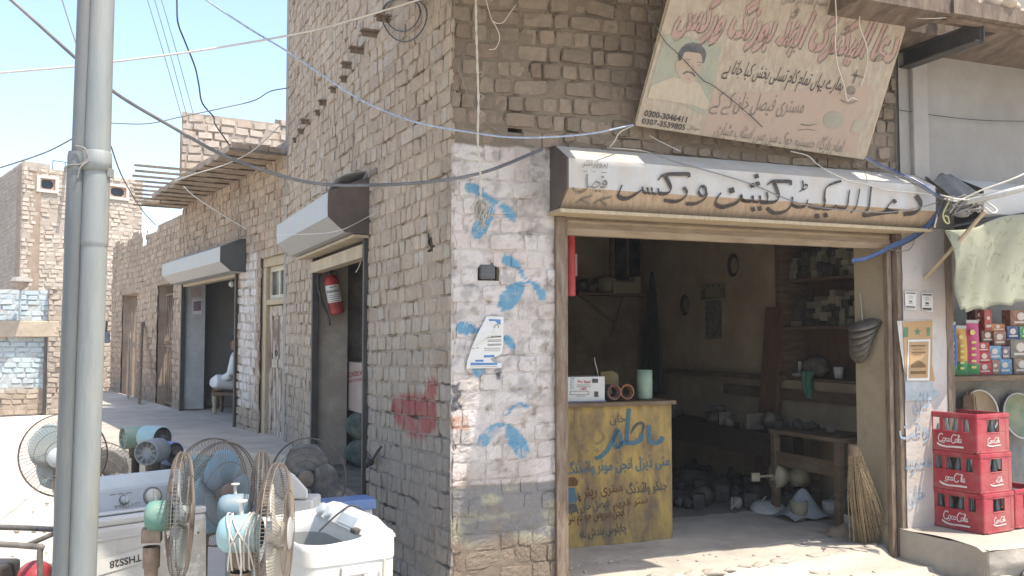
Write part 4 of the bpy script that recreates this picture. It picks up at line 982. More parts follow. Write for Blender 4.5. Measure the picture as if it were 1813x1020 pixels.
fanat(489, 944, 3.28, 'nearest pedestal fan with pale blue motor wound with its white cord', 4, Rr=.238, motor=m_lblue, blade=m_hose, cage=m_cage, nw=120, badge=m_galv, knob=True, cable=True, bw_=.10)
fanat(546, 846, 6.35, 'dark bare ringed pedestal fan beside the side doorway', -98, Rr=.265, motor=m_mblue, blade=m_dblade, cage=m_caged, nw=9, rings=(.45, .78), phase=1.5, bw_=.16)
def motor_stand(label, u, v, Y, yaw, mat, r=.074, ln=.15, slots=True, tilt=0.):
    p = at(u, v, Y); root = empty('fan_motor', (0, 0, 0), label, 'motor', 'bare fan motors on stands'); H = p.z
    q = MB(); q.lathe((0, 0, H), (1, 0, 0), [(0, -ln), (r * .6, -ln), (r * .95, -ln + .02), (r, -ln + .05), (r, ln * .2), (r * .97, ln * .25), (r * .9, ln * .25)], 30); mo = q.build('motor_housing', mat, root)
    q = MB(); q.lathe((0, 0, H), (1, 0, 0), [(r * .9, ln * .25), (r * .9, ln * .18), (r * .5, ln * .14), (0, ln * .14)], 30); q.build('end_plate', mat if slots else m_black, mo)
    q = MB()
    if slots:
        for k in range(10):
            t = 2 * math.pi * k / 10; q.poly([(ln * .185 + .0005, rr * math.cos(t + d), H + rr * math.sin(t + d)) for rr, d in ((r * .45, -.12), (r * .82, -.17), (r * .82, .17), (r * .45, .12))])
        q.v = [(x + .004, y, z) for x, y, z in q.v]
    else: q.lathe((ln * .15, 0, H), (1, 0, 0), [(r * .3, 0), (r * .3, .03), (r * .12, .035), (r * .1, .07), (0, .07)], 14)
    q.build('vent_slots' if slots else 'rotor_shaft', m_black if slots else m_dark, mo)
    q = MB(); q.lathe((-.05, 0, 0), (0, 0, 1), [(.045, H - r + .01), (.04, H - r - .06), (.026, H - r - .06), (.024, .04), (.17, .03), (.18, 0), (0, 0)], 18); q.build('stand', m_dark, root)
    root.rotation_euler = (0, 0, R(yaw)); root.location = (p.x, p.y, 0)
motor_stand('grey green fan motor with slotted round end on a stand', 227, 775, 6.2, -140, m_greenm)
motor_stand('pale blue fan motor with an open dark end', 281, 775, 5.95, -32, m_lblue, slots=False)
motor_stand('dark slotted fan motor with pale rim, lowest and nearest of the four', 264, 801, 5.5, -96, mcol('dusty_slate_enamel', (.15, .18, .20)))
motor_stand('royal blue fan motor with an open dark end', 302, 803, 5.8, -28, m_royal, slots=False)

# ------------------------------------------------------------------ washing machines, cooler, generator
m_wm = mcol('white_appliance', (.56, .555, .52), rough=.4, dust=.14, dscale=3)
m_wmg = mcol('grey_appliance', (.42, .46, .47), rough=.5, dust=.2)
m_tub = mcol('grey_tub', (.20, .225, .23), rough=.6, dust=.2)
def rrect(a, b, r, n=6):
    out = []
    for cx, cy, t0 in ((a - r, b - r, 0), (-a + r, b - r, 90), (-a + r, -b + r, 180), (a - r, -b + r, 270)):
        for k in range(n + 1): t = R(t0 + 90 * k / n); out.append((cx + r * math.cos(t), cy + r * math.sin(t)))
    return out
def loft(mb, loops, cap0=False, cap1=False, smooth=True):
    n = len(loops[0]); b = [p for l in loops for p in l]
    mb.add(b, [(i * n + k, i * n + (k + 1) % n, (i + 1) * n + (k + 1) % n, (i + 1) * n + k) for i in range(len(loops) - 1) for k in range(n)], smooth)
    if cap0: mb.add(loops[0], [tuple(range(n))[::-1]])
    if cap1: mb.add(loops[-1], [tuple(range(n))])
w1 = empty('washing_machine', (0, 0, 0), 'white top loading washing machine with open tub and curved control panel, at the corner', 'washing machine')
LX, LY, HZ = .19, .35, .915
mb = MB(); O = rrect(LX, LY, .055); Z = lambda pts, z, dx=0, k=1.: [(x * k + dx, y * k, z) for x, y in pts]
loft(mb, [Z(rrect(LX - .008, LY - .008, .05), .03), Z(rrect(LX - .004, LY - .004, .05), HZ - .075)], True)
mb.build('body', m_wm, w1)
mb = MB(); inn = rrect(.135, .285, .10)
def rz(x, y): return HZ + .03 * max(0, (x + .05) / .3) + .0 * (y + LY) / (2 * LY)
loft(mb, [Z(O, HZ - .075), [(x, y, rz(x, y) - .02) for x, y in O], [(x * .985, y * .985, rz(x, y) - .004) for x, y in O], [(x * .96, y * .96, rz(x, y)) for x, y in O], [(x * 1.06 - .035, y * 1.04, rz(x - .035, y) - .006) for x, y in inn], [(x - .035, y, rz(x - .035, y) - .014) for x, y in inn], [(x - .035, y, HZ - .07) for x, y in inn]])
mb.build('top_rim', m_wm, w1)
mb = MB(); loft(mb, [[(x - .035, y, HZ - .07) for x, y in inn], [(x * .93 - .035, y * .93, HZ - .32) for x, y in inn]], False, True); mb.build('tub', m_tub, w1)
mb = MB(); pr = [(.075, HZ + .004), (.105, HZ + .055), (.13, HZ + .066), (.165, HZ + .058), (.183, HZ + .03), (.186, HZ + .0)]
ny = 10; loops = []
for j in range(ny + 1):
    y = -.33 + .66 * j / ny; e = 1 - .55 * max(0, abs(2 * j / ny - 1) - .6) / .4; loops.append([(x, y, HZ + (z - HZ) * e + .0 * (y + LY) / (2 * LY)) for x, z in pr])
n_ = len(pr); mb.add([p for l in loops for p in l], [(i * n_ + k, i * n_ + k + 1, (i + 1) * n_ + k + 1, (i + 1) * n_ + k) for i in range(ny) for k in range(n_ - 1)], True); mb.add(loops[0], [tuple(range(n_))]); mb.add(loops[-1], [tuple(range(n_))[::-1]])
cp = mb.build('control_panel', m_wm, w1)
sl = Vector((.03, 0, .051)).normalized(); nrm = Vector((-.051, 0, .03)).normalized()
for y in (.22, .13):
    q = MB(); c = Vector((.091, y, HZ + .03 + .0 * (y + LY) / (2 * LY))); q.lathe(c, nrm, [(.028, 0), (.028, .012), (.022, .016), (0, .016)], 20); q.box(c + nrm * .02, (.042, .008, .012), (sl, Vector((0, 1, 0)), nrm)); q.build('knob', m_wmg, cp)
q = MB(); q.box(Vector((.092, -.07, HZ + .031)) + nrm * .002, (.042, .17, .004), (sl, Vector((0, 1, 0)), nrm)); q.build('panel_sticker', m_wmg, cp)
q = MB(); q.box(Vector((.072, -.20, HZ + .012)), (.03, .05, .02)); q.build('latch', m_black, cp, bevel=.004)
q = MB(); q.tube(catmull([(.0, .02, HZ - .02), (.05, .02, HZ + .02), (.09, .015, HZ + .05), (.13, .0, HZ + .075), (.17, -.03, HZ + .064), (.188, -.05, HZ + .02)], 6), .004, 6); q.build('power_cord', m_blackcable, w1)
mb = MB()
for x0, x1, z0, z1 in ((-.05, -.025, .0, HZ - .12), (.04, .065, .0, HZ - .12), (-.05, .065, HZ - .12, HZ - .085)): mb.box(((x0 + x1) / 2, -LY - .004, (z0 + z1) / 2), (x1 - x0, .018, z1 - z0))
mb.build('drain_channel', m_wm, w1, bevel=.004)
mb = MB(); hp = [(.12, -LY - .03, HZ - .17 - .02 * k) for k in range(30)]; mb.tube(hp, [.017 + .0025 * (k % 2) for k in range(30)], 12); mb.tube([(.12, -LY - .012, HZ - .17), (.12, -LY - .02, HZ - .07)], .006, 6); mb.build('drain_hose', m_hose, w1)
w1.location = (-.791, 3.90, 0); w1.rotation_euler = (0, 0, R(32))

w2 = empty('washing_machine', (0, 0, 0), 'old white washing machine with dial panel behind and peeled label on its front', 'washing machine')
mb = MB(); mb.box((0, 0, .385), (.58, .36, .77)); mb.build('body', m_wm, w2, bevel=.025)
mb = MB(); mb.box((0, -.145, .785), (.57, .07, .035)); mb.build('lid_edge', m_wm, w2, bevel=.01)
pnl = MB(); pl_ = [(.06, .772), (.095, .90), (.135, .955), (.175, .955), (.178, .772)]
pnl.prism([(-.29, y, z) for y, z in pl_], (.58, 0, 0)); cp2 = pnl.build('control_panel', m_wmg, w2, bevel=.008)
d_ = Vector((0, .035, .128)).normalized(); nn_ = Vector((0, -.128, .035)).normalized()
q = MB(); q.box(Vector((0, .078, .836)) + nn_ * .003, (.54, .006, .10), (Vector((1, 0, 0)), nn_, d_)); pf2 = q.build('panel_face', mcol('silver_panel', (.33, .355, .37), rough=.4, metal=.3, dust=.2), cp2)
for x, r_, mm in ((-.25, .038, m_hose), (.115, .038, m_hose), (-.03, .02, m_wmg)):
    q = MB(); c = Vector((x, .078, .838)) + nn_ * .006; q.lathe(c, nn_, [(r_, .003), (r_, .005), (r_ * .9, .022), (0, .024)], 24); q.box(c + nn_ * .028, (.012, .012, r_ * 1.6), (Vector((1, 0, 0)), nn_, d_)); dl2 = q.build('dial', mm, cp2); q = MB(); q.lathe(c, nn_, [(r_ * .9, .003), (r_ * 1.3, .003), (r_ * 1.3, 0)], 24); q.build('dial_ring', M('dial_ring_grey', (.10, .105, .11), .5, .1, 8, 0), dl2)
q = MB()
put_text(q, 'IMPELLATT', lambda x, y: Vector((x, .078, .836)) + nn_ * .0075 + d_ * (-y), (-.08, .038), (.05, .038), arab=False)
for k in range(3): q.add([Vector((x, .078, .836)) + nn_ * .0075 + d_ * z for x, z in ((-.10 + .04 * k, .036), (-.07 + .04 * k, .036), (-.07 + .04 * k, .031), (-.10 + .04 * k, .031))], [(0, 1, 2, 3)])
q.build('panel_marking', m_inkgrey, cp2)
mb = MB(); mb.sheet(lambda a, b: (-.20 + .44 * a, .05 - .11 * b, .790 + .012 * b), 8, 3); mb.build('spin_lid', m_wm, w2, solid=.012, bevel=.004)
# front face: embossed frame, torn label
q = MB()
for x0, x1, z0, z1 in ((-.30, -.02, .705, .715), (-.16, -.155, .63, .70), (-.02, -.01, .40, .70)): q.box(((x0 + x1) / 2, -.1815, (z0 + z1) / 2), (x1 - x0, .006, z1 - z0))
q.build('front_trim', m_wm, w2)
m_peel = M('peeled_label_glue', (.44, .41, .35), .9, .14, 12, .2, 60, dust=.75, dustcol=(.62, .60, .54), dscale=4.5, dedge=.03)
q = MB(); q.poly([(x, -.1825, z) for x, z in [(.02, .70), (.08, .73), (.28, .735), (.285, .42), (.2, .36), (.06, .34), (-.02, .42), (-.01, .56)]]); q.build('peeled_label', m_peel, w2)
q = MB(); q.poly([(x, -.1845, z) for x, z in [(-.285, .615), (-.03, .645), (-.02, .575), (-.285, .545)]]); lb = q.build('label_strip', m_paper, w2)
q = MB(); put_text(q, 'THSS28', lambda x, y: Vector((x, -.1860, -y)), (-.05, -.615), (-.20, -.605), arab=False, bold=.02); q.build('label_print', m_ink, lb)
for c in ((.07, .655), (.24, .675)):
    q = MB(); q.lathe((c[0], -.1835, c[1]), (0, -1, 0), [(.006, 0), (0, .002)], 8); q.build('screw', m_black, w2)
w2.rotation_euler = (0, 0, R(45)); w2.location = (-1.875, 4.70, .045)

co = empty('air_cooler', (0, 0, 0), 'low white ribbed chest cooler with blue rim by the side wall', 'cooler')
mb = MB(); mb.box((0, -.18, .36), (.80, .14, .72)); bdy = mb.build('body', m_wmg, co, bevel=.015)
mb = MB()
for x0, x1, z1 in ((-.39, -.09, .70), (-.06, .13, .60), (.15, .39, .70)):
    mb.box(((x0 + x1) / 2, -.252, (.1 + z1) / 2), (x1 - x0, .006, z1 - .1))
    n = int((x1 - x0) / .028)
    for k in range(n): mb.tube([(x0 + .02 + (x1 - x0 - .04) * k / (n - 1), -.257, .12), (x0 + .02 + (x1 - x0 - .04) * k / (n - 1), -.257, z1 - .03)], .007, 8)
mb.build('ribbed_panel', mcol('pale_ribbed_plastic', (.40, .43, .43)), bdy)
mb = MB(); mb.box((0, -.18, .745), (.83, .17, .06)); mb.build('lid_rim', mcol('blue_rim', (.07, .15, .33), dust=.2), co, bevel=.008)
mb = MB(); mb.box((-.03, -.268, .735), (.16, .012, .02)); mb.build('handle', m_royal, co, bevel=.004)
mb = MB(); mb.tube(catmull([(-.09, -.12, .785), (-.085, -.2, .785), (-.08, -.275, .76), (-.075, -.275, .5), (-.08, -.27, .2)], 6), .006, 6); mb.build('water_pipe', m_greycable, co)
co.rotation_euler = (0, 0, R(29)); p_ = Vector((-1.14, 5.205)) + Vector((-.485, .875)) * .265; co.location = (p_.x, p_.y, 0)
q = MB(); P = [at(u, v, 4.75) for u, v in [(500, 838), (519, 838), (530, 850), (546, 868), (546, 884), (500, 884)]]; q.prism(P, (-.10, .22, 0)); base = at(522, 884, 4.75)
q.box((base.x - .06, base.y + .11, base.z / 2), (.30, .2, base.z - .01)); tag(q.build('appliance_cover', m_wm, bevel=.012), 'white slanted appliance cover between the nearest fan and the cooler', 'cover')

# generator
ge = empty('generator', at(30, 1000, 5.2) * 1, 'small red portable generator with a black tube frame at the left edge', 'generator')
ge.location.z = 0; ORG[ge] = Vector(ge.location)
G = ge.location; fz = .57
mb = MB()
for dy in (0, .42):
    mb.tube(catmull([G + Vector((-.62, dy, 0)), G + Vector((-.62, dy, fz - .05)), G + Vector((-.56, dy, fz)), G + Vector((.07, dy, fz - .02)), G + Vector((.125, dy, fz - .08)), G + Vector((.13, dy, 0))], 6), .017, 8)
for x, z in ((-.62, .04), (.13, .04), (.04, fz - .02), (-.5, fz)): mb.tube([G + Vector((x, 0, z)), G + Vector((x, .42, z))], .015, 8)
mb.build('tube_frame', mcol('grey_black_tube', (.06, .06, .062), rough=.4), ge)
mb = MB(); mb.box(G + Vector((-.30, .22, .30)), (.30, .24, .22)); mb.lathe(G + Vector((-.22, .08, .36)), (0, -1, 0), [(.10, 0), (.10, .05), (.07, .07), (0, .07)], 20); mb.build('engine', m_dark, ge, bevel=.02)
mb = MB(); mb.lathe(G + Vector((-.22, .005, .37)), (0, -1, 0), [(.035, 0), (.03, .02), (.012, .025), (0, .03)], 12); mb.build('starter', mcol('bare_aluminium', (.45, .45, .43), metal=.6), ge)
mb = MB(); mb.box(G + Vector((-.24, .2, .15)), (.62, .34, .10)); mb.lathe(G + Vector((.02, .22, .30)), (1, 0, 0), [(0, -.1), (.10, -.1), (.12, -.05), (.11, .03), (0, .06)], 20); mb.build('red_cowl', mcol('red_enamel', (.30, .03, .04)), ge, bevel=.02)
mb = MB(); mb.box(G + Vector((-.1, .2, .07)), (.5, .3, .07)); mb.build('base_tray', m_dark, ge, bevel=.01)

# ------------------------------------------------------------------ tilted sign board
BLp, BRp, TRp = FR.ray(1125, 222, .12), FR.ray(1530, 282, .12), FR.ray(1608, 30, .50)
su = (BRp - BLp).normalized(); sv = (TRp - BRp); sv = (sv - su * sv.dot(su)).normalized(); SG = PL(BLp, su, sv)
if SG.n.y > 0: SG = PL(BLp, su, sv, flip=True)
m_flex = M('weathered_flex', (.37, .315, .245), .7, .14, 3, .12, 30, dust=.5, dustcol=(.30, .235, .165), dscale=3.5, stretch=(9, 9, 1.1))
sg = empty('sign_board', BLp, 'large tilted weathered sign board with a mustached man portrait and faded Urdu lettering', 'sign')
sgm = lambda off: (lambda u, v: SG.ray(u, v, off))
F0 = sgm(0.0)
outline = [(1125, 222), (1530, 282), (1608, 30), (1600, 33), (1580, 31), (1562, 33), (1548, 29), (1528, 31), (1520, 28), (1505, 13), (1485, 2), (1470, -14), (1190, -14)]
mb = MB(); P = [F0(u, v) for u, v in outline]; mb.prism(P, -SG.n * .012); mb.build('flex_sheet', m_flex, sg)
mb = MB(); Fb = sgm(-.035)
bl, br, trr, tl = [Fb(u, v) for u, v in [(1127, 219), (1529, 279), (1604, 36), (1192, -25)]]
for a, b in ((bl, br), (br, trr), (tl, bl), (trr, tl)): mb.tube([a, b], .016, 4, smooth=False)
mb.build('wooden_frame', m_woodp, sg)
# faint pink field lower right, teal photo with portrait
def patch(px, off, mat, name, parent): q = MB(); f = sgm(off); q.poly([f(u, v) for u, v in px]); return q.build(name, mat, parent)
patch([(1262, 168), (1545, 150), (1515, 272), (1243, 236)], .0015, M('faded_pink_flex', (.36, .275, .22), .75, .12, 3, .1, 30, dust=.45, dustcol=(.33, .25, .18), dscale=3, stretch=(9, 9, 1.1)), 'pink_field', sg)
port = patch([(1178, 60), (1278, 79), (1262, 160), (1248, 205), (1150, 155)], .003, M('faded_teal_print', (.275, .285, .225), .75, .1, 4, .1, 30, dust=.4, dustcol=(.32, .28, .20), dscale=3, stretch=(9, 9, 1.1)), 'portrait', sg)
S1 = lambda pts: tr(1120, 0, 6.457, pts)
patch(S1([(205, 990), (330, 930), (480, 880), (520, 900), (700, 920), (760, 960), (880, 1180), (840, 1260), (700, 1200), (170, 1120)]), .0045, M('cream_shirt_print', (.375, .325, .25), .75, .1, 4, .1, 30, dust=.4, dustcol=(.45, .36, .25), stretch=(9, 9, 1.1)), 'shirt', port)
patch(S1([(545, 690), (580, 600), (690, 585), (790, 610), (800, 720), (775, 800), (730, 890), (680, 950), (620, 960), (560, 920), (520, 840), (490, 790), (495, 710), (530, 700)]), .006, M('face_print', (.35, .275, .21), .75, .1, 4, .1, 30, dust=.3, dustcol=(.42, .32, .22), stretch=(9, 9, 1.1)), 'face', port)
m_hairp = M('hair_print', (.085, .085, .09), .75, .3, 20, .1, dust=.2)
patch(S1([(530, 695), (522, 620), (560, 550), (620, 505), (700, 488), (780, 510), (830, 570), (842, 630), (825, 700), (798, 735), (800, 650), (770, 610), (700, 600), (640, 590), (590, 600), (570, 650), (550, 690)]), .0075, m_hairp, 'hair', port)
f_ = sgm(.0075)
for name, strokes in (('mustache', [([(575, 850), (610, 825), (650, 822)], 24), ([(640, 825), (690, 840), (715, 880)], 26)]), ('features', [([(600, 690), (640, 680), (660, 690)], 8), ([(735, 715), (770, 712), (790, 720)], 9), ([(740, 745), (775, 745)], 10), ([(605, 715), (650, 715)], 7), ([(680, 720), (700, 790), (670, 800)], 5), ([(620, 900), (660, 905)], 6)])):
    q = MB()
    for pts, wd in strokes: stroke(q, S1(pts), wd / 6.457, f_)
    q.build(name, m_hairp, port)
# lettering
m_pinkl = M('faded_pink_letter', (.35, .22, .195), .8, .12, 6, .05, dust=.35, dustcol=(.36, .28, .21), dscale=8); m_shl = M('grey_letter_shadow', (.14, .12, .10), .8, .2, 12, 0, dust=.3, dustcol=(.4, .32, .22), dscale=14)
TITLE = 'دعا الیکٹرک اینڈ بورنگ ورکس'
q = MB(); put_text(q, TITLE, sgm(.003), (1195, 50), (1580, 112), h=88, bold=.03, slant=.28); q.build('lettering', m_shl, sg)
q = MB(); put_text(q, TITLE, sgm(.0055), (1194, 46), (1579, 108), h=88, bold=.035, slant=.28); q.build('lettering', m_pinkl, sg)
for body, Lp, Rp, h, mm in (('ہمارے یہاں تمام کام تسلی بخش کیا جاتا ہے', (1280, 129), (1490, 161), 36, m_ink), ('مستری فیصل خان کے کے', (1258, 190), (1421, 201), 42, m_inkgrey), ('امام بارگاہ حسینیہ چوک مین بس اسٹاپ مٹیاری', (1264, 237), (1489, 270), 32, m_inkgrey), ('بسم اللہ الرحمن', (1384, 4), (1464, 11), 18, m_inkgrey), ('موبائل', (1217, 228), (1238, 231), None, m_inkgrey)):
    q = MB(); put_text(q, body, sgm(.0045), Lp, Rp, h=h, slant=.25); q.build('lettering', mm, sg)
q = MB(); put_text(q, '0300-3046411', sgm(.006), (1140, 205), (1215, 217.5), arab=False, bold=.022, h=15, slant=.1); put_text(q, '0307-3539805', sgm(.006), (1136, 218.5), (1212, 230.5), arab=False, bold=.015, h=14, slant=.1); q.build('lettering', m_ink, sg)
# printed motor and pump pictures
q = MB(); f = sgm(.004)
stroke(q, [(1519, 122), (1514, 138), (1510, 150)], 3, f); stroke(q, [(1507, 133), (1518, 134), (1530, 138)], 3, f); blot(q, (1515, 133), 4, f, 10); blot(q, (1507, 160), 8, f, 14); stroke(q, [(1488, 177), (1503, 183), (1520, 178)], 4, f)
q.build('printed_picture', m_shl, sg); q = MB(); stroke(q, [(1416, 220), (1432, 222), (1448, 219)], 2.5, f); stroke(q, [(1412, 231), (1428, 229), (1445, 231)], 1.5, f); q.build('printed_picture', m_shl, sg)
qa = MB(); qa.poly([f(u, v) for u, v in [(1513, 212), (1533, 214), (1525, 238), (1505, 232)]]); qa.build('printed_picture', M('faded_green_print', (.27, .25, .195), .8, .1, 8, .05, dust=.3), sg)
q = MB(); q.poly([f(1476 + 19 * math.cos(t), 213 + 16 * math.sin(t)) for t in [k * .45 for k in range(14)]]); q.build('printed_picture', M('faded_green_print', (.27, .25, .195), .8, .1, 8, .05, dust=.3), sg)

# ------------------------------------------------------------------ things in the main shop
CT = PL(FR.P(0, 0, -.87), FR.u)
c0, c1 = FR.n * 0, 0
sL = .62; sR = CT.S(1190, 830); zc = CT.Zp(1100, 711)
cn = empty('counter', FR.P((sL + sR) / 2, FLZ, -1.1), 'worn yellow painted shop counter with blue Sindhi sign writing', 'counter')
mb = MB(); mb.pbox(FR, sL, sR, -1.42, -.872, FLZ - .01, zc - .03); mb.build('body', m_wood, cn)
m_yel = M('worn_yellow_paint', (.35, .24, .075), .75, .2, 3.5, .15, 40, dust=.9, dustcol=(.15, .105, .065), dscale=2.6, stretch=(2.2, 2.2, .9), dedge=.1)
mb = MB(); mb.pbox(FR, sL, sR - .005, -.872, -.866, FLZ + .004, zc - .03); fp = mb.build('painted_front', m_yel, cn)
mb = MB(); mb.pbox(FR, sL - .01, sR + .02, -1.45, -.83, zc - .03, zc); mb.build('top', m_wood, cn, bevel=.004)
cm = lambda off: (lambda u, v: CT.ray(u, v, off))
m_cblue = M('counter_blue_paint', (.05, .12, .165), .8, .15, 12, .05, dust=.12, dustcol=(.24, .18, .08), dscale=12); m_cbr = M('counter_brown_paint', (.10, .045, .02), .8, .15, 12, .05, dust=.15, dustcol=(.27, .2, .08), dscale=12); m_cfade = M('counter_faded_paint', (.225, .15, .06), .8, .15, 12, .05, dust=.25, dustcol=(.27, .2, .08), dscale=12); m_cdark = M('counter_slate_paint', (.06, .065, .065), .8, .15, 12, .05, dust=.15, dustcol=(.26, .19, .08), dscale=14)
K7 = 6.373; f = cm(.008); T7 = lambda pts: tr(990, 690, K7, pts)
q = MB()
for pts, wd in (([(410, 778), (470, 755), (540, 690), (590, 600), (640, 490), (670, 440)], 46), ([(655, 450), (620, 560), (640, 650), (700, 620), (695, 540), (665, 455)], 40), ([(640, 650), (740, 600), (850, 600), (915, 560), (935, 500)], 52), ([(790, 215), (778, 330), (770, 450), (760, 590)], 46), ([(1012, 400), (1012, 500), (1030, 585), (1090, 600), (1145, 580), (1172, 530)], 50)): stroke(q, T7(pts), wd / K7, f, taper=False)
for (x, y) in (): pass
q.build('lettering', m_cblue, fp)
q = MB(); stroke(q, T7([(805, 500), (860, 410), (920, 375), (955, 410), (930, 510)]), 5, f); put_text(q, 'خان', f, (990 + 575 / K7, 690 + 375 / K7), (990 + 750 / K7, 690 + 368 / K7), h=22); q.build('lettering', m_cdark, fp)
q = MB()
for pts, wd in (([(190, 210), (188, 400), (150, 530), (90, 590)], 34), ([(365, 500), (355, 570), (300, 595), (230, 590)], 30), ([(450, 440), (505, 540), (440, 605), (395, 600)], 34)): stroke(q, T7(pts), wd / K7, cm(.006))
for c in ((235, 440), (265, 700), (310, 690), (430, 690)): blot(q, (990 + c[0] / K7, 690 + c[1] / K7), 5.5, cm(.006), 4)
q.build('lettering', m_cfade, fp)
for body, Lp, Rp, h, mm in (('مٺي ڊيزل انجن موٽر وائنڊنگ', (1004, 839), (1186, 824), 27, m_cblue), ('جنکو وائنڊنگ', (1110, 875), (1182, 866), 24, m_cdark), ('ستري رپئر ۽', (1022, 882), (1103, 869), 25, m_cbr), ('سٽر قديم', (1086, 899), (1148, 890), 18, m_cbr), ('فيصل خان ۽', (1020, 905), (1080, 897), 23, m_cdark), ('انجن سروس جو ڪم ٿئي', (1004, 924), (1106, 913), 24, m_cbr), ('چاپلوس بندش ناه', (1028, 953), (1110, 940), 22, m_cdark)):
    body = body.replace('ڊ', 'ڈ').replace('ٽ', 'ٹ').replace('ڪ', 'ک').replace('ٿ', 'ٹ').replace('ٺ', 'ٹ').replace('ي', 'ی')
    q = MB(); put_text(q, body, cm(.008), Lp, Rp, h=h, bold=.012); q.build('lettering', mm, fp)
q = MB(); q.poly([cm(.006)(u, v) for u, v in T7([(85, 985), (85, 1110), (185, 1110), (200, 1000)])]); pass
q = MB(); q.poly([cm(.006)(u, v) for u, v in [(1003, 863), (1018, 864), (1022, 885), (1020, 890), (1003, 892)]]); q.build('painted_picture', m_cblue, fp)
q = MB(); q.poly([cm(.006)(u, v) for u, v in [(1003, 893), (1020, 891), (1022, 906), (1003, 911)]]); q.build('painted_picture', m_cdark, fp)
q = MB(); q.poly([cm(.006)(u, v) for u, v in [(1003, 846), (1018, 845), (1024, 852), (1022, 860), (1003, 862)]]); q.build('painted_picture', m_cbr, fp)
# UPS box on the counter
UPn = -.90; UPL = PL(FR.P(0, 0, UPn), FR.u)
ua, ub = UPL.S(998, 690), UPL.S(1071, 690); uz = UPL.Zp(1040, 667)
up = empty('power_supply_box', FR.P((ua + ub) / 2, zc, UPn - .1), 'white power supply box with red lettering on the yellow counter', 'box')
mb = MB(); mb.pbox(FR, ua, ub, UPn - .16, UPn, zc + .008, uz); mb.build('case', m_wm, up, bevel=.004)
mb = MB(); mb.pbox(FR, ua - .004, ub + .006, UPn - .17, UPn + .004, zc + .001, zc + .009); mb.build('base', M('purple_plastic', (.16, .14, .28), .6, .1, 5, 0), up)
g = lambda u, v: UPL.ray(u, v, .003)
U1 = lambda x, y: (960 + x / 1.961, 500 + y / 1.961)
q = MB(); put_text(q, 'Pro Tech', g, U1(123, 349), U1(166, 350), arab=False, slant=.2, bold=.02); put_text(q, 'UPS', g, U1(134, 374), U1(154, 374), arab=False, bold=.02); q.build('lettering', M('red_print', (.40, .03, .03), .8, .1, 5, 0, dust=0), up)
q = MB()
for a, b in (((100, 333), (113, 333)), ((120, 356), (170, 356)), ((120, 362), (168, 362)), ((98, 378), (162, 378)), ((98, 378), (98, 390)), ((162, 378), (162, 390)), ((98, 390), (162, 390)), ((120, 395), (150, 395))): stroke(q, [U1(*a), U1(*b)], .8, g, taper=False)
q.build('print_lines', m_inkgrey, up)
for x0, y0, x1, y1 in ((174, 335, 194, 349), (181, 379, 195, 398), (100, 337, 112, 370)):
    q = MB(); q.poly([UPL.ray(*U1(x, y), .004) for x, y in ((x0, y0), (x1, y0), (x1, y1), (x0, y1))]); q.build('socket', m_black if x0 > 110 else m_wmg, up)
q = MB(); q.tube(catmull([FR.P(ub - .03, uz, UPn - .05), FR.P(ub - .04, uz + .05, UPn - .05), FR.P(ub - .05, uz + .10, UPn - .06), FR.P(ub - .055, uz + .14, UPn - .06)], 5), .003, 5); q.build('lead', m_whitecable, up)
# copper coils, pot, yellow case
m_cop = M('copper_winding', (.30, .12, .055), .4, .2, 40, .3, 120, metal=.6, dust=.15); m_fe = M('stator_iron', (.06, .05, .045), .6, .2, 10, .2)
for (u, v, lab, mm) in ((1083, 689, 'dark motor stator with dull red windings next to the box on the counter', M('dull_red_winding', (.14, .035, .03), .6, .2, 40, .3, 120)), (1106, 690, 'motor stator with bright copper windings beside the green pot', m_cop)):
    p = UPL.ray(u, v, -.04); r_ = .056; p.z = zc + r_ + .012
    st = empty('motor_stator', Vector((p.x, p.y, zc)), lab, 'motor part', 'motor stators on the counter')
    q = MB(); q.lathe(p, FR.n, [(r_ * .62, .02), (r_ * .62, -.06), (r_, -.06), (r_, .02), (r_ * .62, .02)], 28, False); q.build('iron_core', m_fe, st)
    q = MB()
    X, Y_ = FR.u, Vector((0, 0, 1))
    for k in range(14):
        t = 2 * math.pi * k / 14; q.tube(catmull([p + FR.n * .02 + (X * math.cos(t + d) + Y_ * math.sin(t + d)) * (r_ * rr) + FR.n * h for d, rr, h in ((-.3, .72, 0), (-.28, .9, .015), (0, .98, .02), (.28, .9, .015), (.3, .72, 0))], 3), .007, 5)
    q.build('winding', mm, st)
p = UPL.ray(1141, 690, -.10); p.z = zc
pt = MB(); hh = UPL.Zp(1141, 655, -.10) - zc; pt.lathe(p, (0, 0, 1), [(0, .003), (.052, .003), (.06, .02), (.062, hh * .6), (.060, hh), (.055, hh), (.055, .02), (0, .02)], 28); tag(pt.build('green_pot', M('pale_green_plastic', (.24, .33, .24), .5, .1, 6, .05, dust=.15)), 'pale green plastic pot at the right on the counter', 'pot')
q = MB(); pp_ = UPL.ray(1078, 668, -.28); q.prism([pp_ + FR.u * a + Vector((0, 0, b)) for a, b in ((-.08, zc - pp_.z), (.09, zc - pp_.z), (.085, .02), (.03, .05), (-.07, .04))], -FR.n * .12); tag(q.build('mustard_case', M('mustard_plastic', (.17, .12, .035), .6, .1, 6, .05)), 'mustard coloured case behind the box and stators on the counter', 'case')

